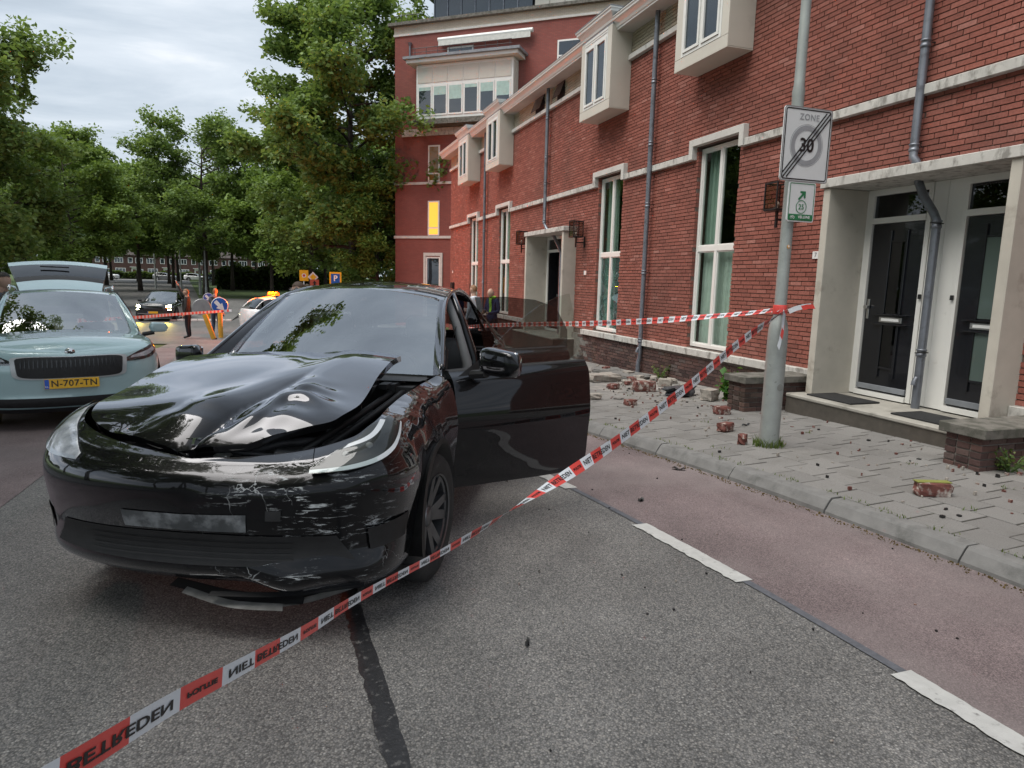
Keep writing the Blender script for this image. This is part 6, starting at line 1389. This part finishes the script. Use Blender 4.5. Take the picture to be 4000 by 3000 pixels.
kn = thing('tape_knot', 'crumpled red and white tape knot tied round the lamp post', 'tape', (4.595, 5.36, 1.40)); MB().lathe([(.064, .0), (.070, .02), (.066, .05), (.069, .075), (.063, .09)], 'Z', (0, 0, 0), 18).build('wrap', TRED, kn, smooth=True)
for (pts_, m_) in (([(-.02, -.07, .05), (-.05, -.10, -.02), (-.06, -.11, -.12), (-.085, -.12, -.24), (-.10, -.12, -.30)], TWHT), ([(.04, -.06, .05), (.12, -.06, .08), (.22, -.05, .10), (.33, -.04, .11)], TWHT), ([(.20, -.055, .085), (.28, -.05, .10), (.36, -.045, .10)], TRED), ([(-.045, -.10, -.06), (-.06, -.115, -.14), (-.075, -.12, -.2)], TRED)):
    q = np.array(pts_); MB().grid(np.stack([q, q+np.array([.02, -.01, -.042])], 1)).build('loose_end', m_, kn, smooth=True, fix=False)
# ------------------------------------------------------------------ rubble on the pavement
RUB = mat('rubble_brick', (.13, .045, .036), .9, var=.3, scale=22, wear=(.42, .39, .35), wscale=14, wpos=.56, bump=.5, bscale=60); RUBM = mat('rubble_mortar', (.29, .265, .235), .95, var=.2, scale=25, wear=(.2, .1, .08), wscale=12, wpos=.62, bump=.6, bscale=60); SLABG = mat('fallen_coping', (.15, .147, .14), .9, var=.2, scale=18, wear=(.4, .38, .35), wscale=5, wpos=.68, bump=.5, bscale=70)
def chunk(size, seed, rough=.22, sub=1):
    bm = bmesh.new(); bmesh.ops.create_cube(bm, size=1); bmesh.ops.subdivide_edges(bm, edges=bm.edges[:], cuts=sub+1, use_grid_fill=True); rr = random.Random(seed)
    for v in bm.verts:
        k = 1-.10*(sum(abs(q) > .49 for q in v.co) >= 2); v.co = Vector((v.co.x*size[0]*k*(1+rr.gauss(0, rough*.35)), v.co.y*size[1]*k*(1+rr.gauss(0, rough*.35)), v.co.z*size[2]*k*(1+rr.gauss(0, rough*.25))))
    zmin = min(v.co.z for v in bm.verts)
    mb = MB(); bm.verts.index_update(); mb.add([(v.co.x, v.co.y, v.co.z-zmin) for v in bm.verts], [tuple(v.index for v in f.verts) for f in bm.faces]); bm.free(); return mb
def rub(nm, x, y, size, rz, m, lab, cat='rubble', seed=None, grp=None, rough=.2):
    o = chunk(size, seed or int(x*100+y*10), rough).build(nm, m); o.location = (x, y, g(y)+.118); o.rotation_euler = (-.02, 0, rz); return tag(o, lab, cat, grp)
o = rub('masonry_block', 4.67, 3.61, (.27, .11, .105), R(-20), RUB, 'long broken brick chunk with mossy top lying alone on the pavement'); MB().box((-.13, -.02, .105), (.13, .05, .112)).build('mossy_joint', mat('moss', (.2, .21, .05), .9), o)
rub('broken_slab', 6.15, 11.2, (.75, .9, .085), R(14), SLABG, 'large grey coping slab fallen flat in the rubble heap', rough=.06); rub('broken_slab', 6.25, 12.25, (.6, .55, .08), R(-22), SLABG, 'smaller grey coping slab lying behind the large fallen slab', rough=.08)
rub('masonry_block', 5.42, 10.75, (.62, .4, .14), R(5), RUBM, 'pale mortar-crusted masonry lump beside the fallen coping slab'); rub('masonry_block', 5.47, 9.35, (.36, .22, .17), R(-12), RUB, 'squarish red brick block with mortar in front of the fallen slab', rough=.12); rub('masonry_block', 5.1, 9.7, (.2, .14, .09), R(30), RUB, 'small half brick left of the squarish red block')
rub('masonry_block', 4.52, 8.08, (.17, .12, .085), R(8), RUB, 'single dark red brick half lying near the car door'); rub('masonry_block', 5.32, 7.12, (.2, .13, .105), R(-10), RUB, 'red half brick capped with mortar beyond the small pier'); rub('masonry_block', 4.64, 6.12, (.19, .12, .1), R(20), RUB, 'red brick half with pale mortar cap on the pavement before the lamp post'); rub('masonry_block', 4.37, 5.48, (.09, .08, .11), R(40), RUB, 'pointed brick splinter standing near the lamp post foot', rough=.35)
rub('masonry_block', 5.9, 8.2, (.26, .2, .17), R(25), RUBM, 'pale brick and mortar lump beside the green weed'); rub('masonry_block', 4.25, 8.7, (.24, .16, .09), R(-8), RUBM, 'flat pale brick piece beside the open car door')
rr2 = random.Random(99)
for k in range(34):
    x, y = rr2.gauss(6.0, .45), rr2.gauss(11.6, 1.5)
    if x > 6.75 or y < 9.6: continue
    s = rr2.uniform(.07, .24); rub('rubble_piece', x, y, (s, s*rr2.uniform(.5, .9), s*rr2.uniform(.35, .6)), rr2.uniform(0, 6), rr2.choice((RUB, RUBM, RUBM)), 'broken brick piece in the rubble heap below the smashed window', seed=200+k, grp='rubble pieces under the smashed window', rough=.3)
BLKP = mat('black_plastic_bit', (.015, .015, .016), .35)
db = [MB(), MB(), MB()]
for k in range(420):
    if k < 190: x, y = rr2.gauss(5.2, .7), rr2.uniform(2.6, 10)
    else: x, y = rr2.gauss(5.8, .6), rr2.gauss(10, 1.6)
    if x > 6.25 or x < kx(y)+.2: continue
    c = chunk(tuple(rr2.uniform(.008, .035) for _ in range(3)), 400+k, .3, 0); db[rr2.choice((0, 0, 1, 1, 2))].add([(a+x, b+y, c_+g(y)+.119) for a, b, c_ in c.v], c.f)
for k in range(60):
    x, y = rr2.uniform(.4, 3.7), rr2.uniform(1.6, 7); c = chunk(tuple(rr2.uniform(.005, .014) for _ in range(3)), 900+k, .3, 0); db[rr2.choice((1, 2, 2))].add([(a+x, b+y, c_+g(y)+.004) for a, b, c_ in c.v], c.f)
for nm, mb_, m_, lb in (('brick_crumbs', db[0], RUB, 'small red brick crumbs scattered over the pavement'), ('mortar_crumbs', db[1], RUBM, 'small pale mortar crumbs scattered over pavement and road'), ('plastic_splinters', db[2], BLKP, 'tiny black plastic splinters scattered over pavement and road')):
    tag(mb_.build(nm, m_), lb, 'debris', kind='stuff')
def strip_bit(x, y, z, L_, w_, rz, lab):
    q = np.array([[(-L_/2+L_*j/8, s*w_/2*(1-.5*abs(j/4-1)), .012*math.sin(j*1.1)+.012) for s in (-1, 1)] for j in range(9)]); mb_ = MB().grid(q); mb_.v += [(a, b, c-.006) for a, b, c in mb_.v]; n_ = len(mb_.v)//2; mb_.f += [tuple(n_+i for i in f[::-1]) for f in mb_.f]; mb_.m = [0]*len(mb_.f)
    o = mb_.build('plastic_shard', BLKP); o.location = (x, y, z); o.rotation_euler = (0, 0, rz); tag(o, lab, 'car debris')
strip_bit(1.02, 2.66, g(2.6)+.004, .055, .02, R(60), 'small black plastic shard lying alone on the grey asphalt'); strip_bit(5.1, 6.35, g(6.3)+.122, .14, .035, R(15), 'black plastic strip lying on the slabs left of the lamp post'); strip_bit(4.62, 8.6, g(8.6)+.122, .16, .05, R(-20), 'black curved plastic sliver on the pavement near the red brick half'); strip_bit(3.42, 5.15, g(5.1)+.006, .12, .06, R(-40), 'dark plastic plate fragment leaning by the kerb'); strip_bit(2.6, 4.4, g(4.4)+.006, .06, .04, R(30), 'little black fragment on the red bike lane')
rub('torn_underlay', 5.75, 8.75, (.5, .3, .14), R(20), mat('torn_plastic', (.05, .052, .058), .4, var=.4, scale=9), 'crumpled dark plastic sheet in the rubble behind the weed', cat='car debris', rough=.5)
# ------------------------------------------------------------------ weeds and grass
GRB = leafmat('grass_blade', (.07, .12, .03), (.11, .17, .045), (.19, .2, .07)); DRY = leafmat('dry_litter', (.1, .06, .025), (.16, .1, .045), (.22, .15, .07))
blades([(4.59+.1*math.cos(a), 5.36+.1*math.sin(a), g(5.36)+.11) for a in np.linspace(0, 6.28, 14)], .04, .13, 26, .06, 'grass_tuft', GRB, 'green grass tuft round the foot of the lamp post', 'grass', 'stuff')
sp3 = []
for k in range(90):
    q = tiles[rr2.randrange(len(tiles))]
    if q[1] < 12: sp3.append((q[0]+.15, q[1]+rr2.uniform(-.15, .15), q[2]+.035))
for k in range(70): y = rr2.uniform(1, 9); sp3.append((kx(y)+.172, y, g(y)+.105))
blades(sp3, .012, .05, 9, .05, 'joint_grass', GRB, 'sparse grass growing in the pavement joints', 'grass', 'stuff')
sp4 = [(kx(y)-.02-rr2.random()**2*.07, y, g(y)+.006) for y in np.linspace(1.2, 9, 420)]
blades(sp4, .004, .016, 3, .02, 'gutter_litter', DRY, 'brown leaf litter lying along the kerb foot', 'litter', 'stuff', wd=.008)
def weed(x, y, h, n, ls, lab, sp_=.16, seed=1, m=None):
    rng = np.random.default_rng(seed); t = thing('weed', lab, 'plant', (x, y, g(y)+.1)); st = MB(); cen = []
    for k in range(n):
        a = rng.uniform(0, 6.28); hh = h*rng.uniform(.5, 1); e_ = np.array([math.cos(a)*sp_*rng.uniform(.3, 1), math.sin(a)*sp_*rng.uniform(.3, 1), hh]); st.tube([(0, 0, 0), tuple(e_*.5+np.array([0, 0, .03])), tuple(e_)], .005, 4)
        for q in range(9): cen.append(e_*rng.uniform(.2, 1)+rng.normal(0, .03, 3))
    st.build('stem', mat('green_stem', (.08, .14, .04), .7), t); v, f = leaf_cloud(np.array(cen), ls, rng, .8, 1.3); link(bpy.data.objects.new('leaves', raw_mesh('leaves', v, f, m or GRB)), t)
weed(6.2, 8.15, .48, 16, .085, 'bright green broad-leaved weed growing beside the dark brick pier', .2, 3, leafmat('weed_leaf', (.05, .16, .03), (.08, .22, .04), (.12, .28, .06))); weed(6.0, 3.95, .26, 14, .03, 'scraggly small-leaved weed at the mossy pier', .2, 4); weed(6.4, 3.9, .3, 14, .03, 'second scraggly weed against the mossy pier side', .2, 5); weed(6.7, 10.9, .25, 12, .035, 'thin dry weed at the foot of the dark plinth', .25, 6)
# ------------------------------------------------------------------ people
SKIN = mat('skin', (.4, .25, .185), .55, var=.06); 
def cloth(n, c): return mat(n, c, .85, var=.18, scale=9, bump=.25, bscale=30)
JDK, JGR, NAVY, JEAN, WSH_, LIME, DRK, SHOE = cloth('dark_jacket', (.02, .018, .017)), cloth('grey_jacket', (.09, .1, .125)), cloth('navy_jacket', (.03, .04, .11)), cloth('blue_jeans', (.035, .05, .085)), cloth('white_shirt', (.6, .64, .7)), mat('lime_scarf', (.32, .62, .06), .8), cloth('dark_trousers', (.012, .013, .018)), mat('trainer', (.03, .03, .032), .6)
def person(label, loc, rz, top, legs, shoes, pose, h=1.78, hair=None, bald=False, bun=False, glasses=False, extras=None):
    """body: skinned skeleton with tapered limbs, one mesh; facing -Y"""
    t = thing('person', label, 'person', loc, rz); k = h/1.78
    J = dict(pel=(0, 0, .95, .15), bel=(0, -.02, 1.12, .155), che=(0, 0, 1.32, .165), nb=(0, .01, 1.47, .085), nk=(0, .0, 1.53, .058), hd=(0, -.015, 1.60, .07),
             shL=(.17, .01, 1.43, .075), elL=(.24, .03, 1.14, .052), wrL=(.24, -.06, .90, .036), haL=(.24, -.09, .82, .04), shR=(-.17, .01, 1.43, .075), elR=(-.24, .03, 1.14, .052), wrR=(-.24, -.06, .90, .036), haR=(-.24, -.09, .82, .04),
             hpL=(.095, 0, .90, .105), knL=(.105, -.02, .50, .068), anL=(.11, .02, .10, .047), toL=(.12, -.15, .045, .042), hpR=(-.095, 0, .90, .105), knR=(-.105, -.02, .50, .068), anR=(-.11, .02, .10, .047), toR=(-.12, -.15, .045, .042))
    for q, v in pose.items(): J[q] = tuple(v)+((J[q][3],) if len(v) == 3 else ())
    E_ = [('pel', 'bel'), ('bel', 'che'), ('che', 'nb'), ('nb', 'nk'), ('nk', 'hd'), ('che', 'shL'), ('shL', 'elL'), ('elL', 'wrL'), ('wrL', 'haL'), ('che', 'shR'), ('shR', 'elR'), ('elR', 'wrR'), ('wrR', 'haR'), ('pel', 'hpL'), ('hpL', 'knL'), ('knL', 'anL'), ('anL', 'toL'), ('pel', 'hpR'), ('hpR', 'knR'), ('knR', 'anR'), ('anR', 'toR')]
    names = list(J); me = bpy.data.meshes.new('body'); me.from_pydata([tuple(c*k for c in J[n][:3]) for n in names], [(names.index(a), names.index(b)) for a, b in E_], []); ob = bpy.data.objects.new('body', me); TMP.collection.objects.link(ob)
    m_ = ob.modifiers.new('skin', 'SKIN'); m_.use_smooth_shade = True
    for i, n in enumerate(names): r_ = J[n][3]*k; me.skin_vertices[0].data[i].radius = (r_, r_*(.78 if n in ('pel', 'bel', 'che') else 1)); me.skin_vertices[0].data[i].use_root = (n == 'pel')
    s_ = ob.modifiers.new('sub', 'SUBSURF'); s_.levels = 2
    dg = tmp_dg(); bm = bmesh.new(); bm.from_mesh(ob.evaluated_get(dg).to_mesh()); TMP.collection.objects.unlink(ob); bpy.data.objects.remove(ob)
    hx, hy, hz = (J['hd'][i] for i in range(3)); hc = Vector((hx, hy-.012, hz+.065))*k
    tmp = bmesh.new(); bmesh.ops.create_icosphere(tmp, subdivisions=3, radius=1)
    for v in tmp.verts:                                       # skull with brow, nose, chin and jaw
        x, y, z = v.co; y2 = y*.100; z2 = z*.122; x2 = x*.078*(1-.16*max(0, -z))
        if y < 0: y2 *= (.94-.06*max(0, z)); 
        if y < -.55: y2 -= .026*math.exp(-(x/.17)**2-((z+.12)/.22)**2)+.006*math.exp(-((z-.25)/.12)**2)-.006*math.exp(-((z-.02)/.1)**2-((abs(x)-.38)/.16)**2)+.010*math.exp(-((z+.82)/.25)**2)-.004*math.exp(-((z+.45)/.06)**2)
        if abs(x) > .93 and abs(z+.02) < .3: x2 *= 1.16
        v.co = Vector((x2, y2, z2))*k+hc
    tm = bpy.data.meshes.new('h'); tmp.to_mesh(tm); tmp.free(); bm.from_mesh(tm); bpy.data.meshes.remove(tm)
    # fingers on each hand
    for s in 'LR':
        w_ = Vector(J['wr'+s][:3])*k; hn = Vector(J['ha'+s][:3])*k; d = (hn-w_).normalized(); sd_ = d.cross(Vector((0, 1, 0.2))).normalized()
        for q in range(5):
            mbf = MB(); o_ = (q-1.5)*.019*k if q < 4 else -.045*k; L_ = (.075, .085, .08, .065, .05)[q]*k; b0 = hn+sd_*o_+d*(.02 if q < 4 else -.015)*k; dd = d if q < 4 else (d-sd_*.7).normalized()
            mbf.tube([b0, b0+dd*L_*.5, b0+dd*L_*.95+Vector((0, -.012*k, 0))], [.0095*k, .009*k, .006*k], 6); o0_ = len(bm.verts); vv = [bm.verts.new(p) for p in mbf.v]; bm.verts.ensure_lookup_table()
            for f in mbf.f: bm.faces.new([vv[i] for i in f])
    seglab = {('pel', 'bel'): 1, ('bel', 'che'): 1, ('che', 'nb'): 1, ('nb', 'nk'): 0, ('nk', 'hd'): 0, ('che', 'shL'): 1, ('shL', 'elL'): 1, ('elL', 'wrL'): 1, ('wrL', 'haL'): 0, ('che', 'shR'): 1, ('shR', 'elR'): 1, ('elR', 'wrR'): 1, ('wrR', 'haR'): 0, ('pel', 'hpL'): 2, ('hpL', 'knL'): 2, ('knL', 'anL'): 2, ('anL', 'toL'): 3, ('pel', 'hpR'): 2, ('hpR', 'knR'): 2, ('knR', 'anR'): 2, ('anR', 'toR'): 3}
    for f in bm.faces:
        c = f.calc_center_median(); best = 9; lab = 0
        for (a, b), l_ in seglab.items():
            A = Vector(J[a][:3])*k; B = Vector(J[b][:3])*k; ab = B-A; u = max(0, min(1, (c-A).dot(ab)/ab.length_squared)); dd = (c-(A+ab*u)).length-(J[a][3]*(1-u)+J[b][3]*u)*k*.6
            if dd < best: best = dd; lab = l_
        if c.z > 1.52*k and lab == 1 and abs(c.x-hc.x) < .09 and abs(c.y-hc.y) < .12: lab = 0
        if lab == 2 and c.z > .93*k: lab = 1
        f.material_index = lab; f.smooth = True
    me2 = bpy.data.meshes.new('body'); bm.to_mesh(me2); bm.free()
    for m in (SKIN, top, legs, shoes): me2.materials.append(m)
    body = link(bpy.data.objects.new('body', me2), t)
    if hair is not None:
        hb = bmesh.new(); bmesh.ops.create_icosphere(hb, subdivisions=3, radius=1); rr_ = random.Random(3)
        dele = []
        for v in hb.verts:
            x, y, z = v.co
            cut = (.12-.45*max(0, y)-(.0 if not bald else -.1)) if not bald else .5
            low = z < (.28 if y < -.35 else (-.05 if y < .2 else -.5)); 
            if bald: low = not (-.45 < z < .35 and y > -.1)
            if low: dele.append(v)
            q_ = 1+rr_.uniform(-.02, .03); v.co = Vector((x*.083*q_, y*.107*q_, z*.130*q_))*k+hc
        bmesh.ops.delete(hb, geom=dele, context='VERTS'); hm = bpy.data.meshes.new('hair'); hb.to_mesh(hm); hb.free(); hm.materials.append(hair)
        for p in hm.polygons: p.use_smooth = True
        ho = link(bpy.data.objects.new('hair', hm), t)
        if bun: MB().lathe([(0, -.045), (.03, -.035), (.045, 0), (.03, .035), (0, .045)], 'Y', tuple(hc+Vector((0, .13, .055))*k), 12).build('bun', hair, ho, smooth=True)
    if glasses:
        gb = MB()
        for s in (-1, 1): gb.tube([tuple(hc+Vector((s*.033+.024*math.cos(a), -.112, .012+.02*math.sin(a)))*k) for a in np.linspace(0, 6.28, 13)], .003, 5); gb.tube([tuple(hc+Vector((s*.057, -.108, .015))*k), tuple(hc+Vector((s*.082, 0, .01))*k)], .0025, 5)
        gb.build('glasses', CHROME, t)
    if extras: extras(t, J, k, hc)
    return t
BRN, SAND, DKH, GRYH = mat('brown_hair', (.07, .04, .022), .6, bump=.6, bscale=140), mat('sandy_hair', (.2, .1, .045), .6, bump=.6, bscale=140), mat('dark_hair', (.02, .015, .012), .6), mat('grey_hair', (.25, .24, .23), .7)
def badge(t, J, k, hc): MB().box((.13*k, -.155*k, 1.18*k), (.17*k, -.15*k, 1.27*k)).build('badge', PLATE, t)
person('person in dark jacket standing sideways with one arm raised high', (-3.35, 27.0, g(27)), R(-100), JDK, DRK, SHOE, dict(shR=(-.17, -.03, 1.46), elR=(-.20, -.25, 1.66), wrR=(-.22, -.36, 1.90), haR=(-.22, -.39, 1.985), bel=(0, -.05, 1.12, .185), che=(0, -.01, 1.32, .18)), 1.80, SAND, extras=badge)
def hood_(t, J, k, hc): MB().lathe([(0, -.05), (.10, -.045), (.13, 0), (.10, .05), (0, .06)], 'Z', (0, .12*k, 1.47*k), 14).build('hood', JGR, t, smooth=True)
person('person in grey hooded jacket and jeans seen from behind a bollard', (-2.55, 28.6, g(28.6)), R(160), JGR, JEAN, mat('light_trainer', (.4, .4, .4), .6), dict(haL=(.17, -.2, 1.0), wrL=(.2, -.16, 1.03), elL=(.25, .05, 1.15), knL=(.12, -.05, .5), anL=(.14, .0, .1), toL=(.16, -.16, .045)), 1.86, SAND, extras=hood_)
person('woman with brown hair in a bun and glasses looking down behind the wreck', (.27, 10.6, g(10.6)-.02), R(-75), cloth('wine_top', (.12, .03, .035)), DRK, SHOE, dict(hd=(0, -.05, 1.585), nk=(0, -.02, 1.53)), 1.80, BRN, bun=True, glasses=True)
person('person in white shirt with short fair hair seen from behind by the terrace', (4.78, 17.2, g(17.2)+.12), R(215), WSH_, DRK, SHOE, {}, 1.82, SAND)
def scarf(t, J, k, hc):
    q = np.array([[(s*(.10-.02*j*.2)+.02, -.13-.012*math.sin(j), 1.50-.055*j) for s in (-.3, .7)] for j in range(9)])*k; MB().grid(q).build('scarf_end', LIME, t, smooth=True, fix=False)
    MB().lathe([(.075, -.04), (.10, -.02), (.105, .02), (.085, .05), (.07, .045)], 'Z', (0, .0, 1.50*k), 16).build('scarf', LIME, t, smooth=True)
person('balding person in navy jacket and lime green scarf looking down', (5.42, 17.6, g(17.6)+.12), R(-60), NAVY, DRK, SHOE, dict(hd=(0, -.075, 1.565), nk=(0, -.03, 1.52), wrL=(.10, -.28, 1.08), haL=(.05, -.32, 1.12), elL=(.25, -.02, 1.14), wrR=(-.10, -.28, 1.08), haR=(-.05, -.32, 1.12), elR=(-.25, -.02, 1.14)), 1.78, GRYH, bald=True, extras=scarf)
person('dark-haired person mostly hidden behind the wreck roof', (4.86, 19.2, g(19.2)+.12), R(40), NAVY, DRK, SHOE, {}, 1.76, DKH)
person('brown-haired person standing beyond the wreck near the cycle sign', (1.42, 12.8, g(12.8)), R(200), JDK, DRK, SHOE, {}, 1.78, BRN)
person('dark-clothed person standing beside the raised tailgate', (-3.72, 11.2, g(11.2)+.1), R(60), JGR, DRK, SHOE, {}, 1.72, DKH)
bpy.data.scenes.remove(TMP)
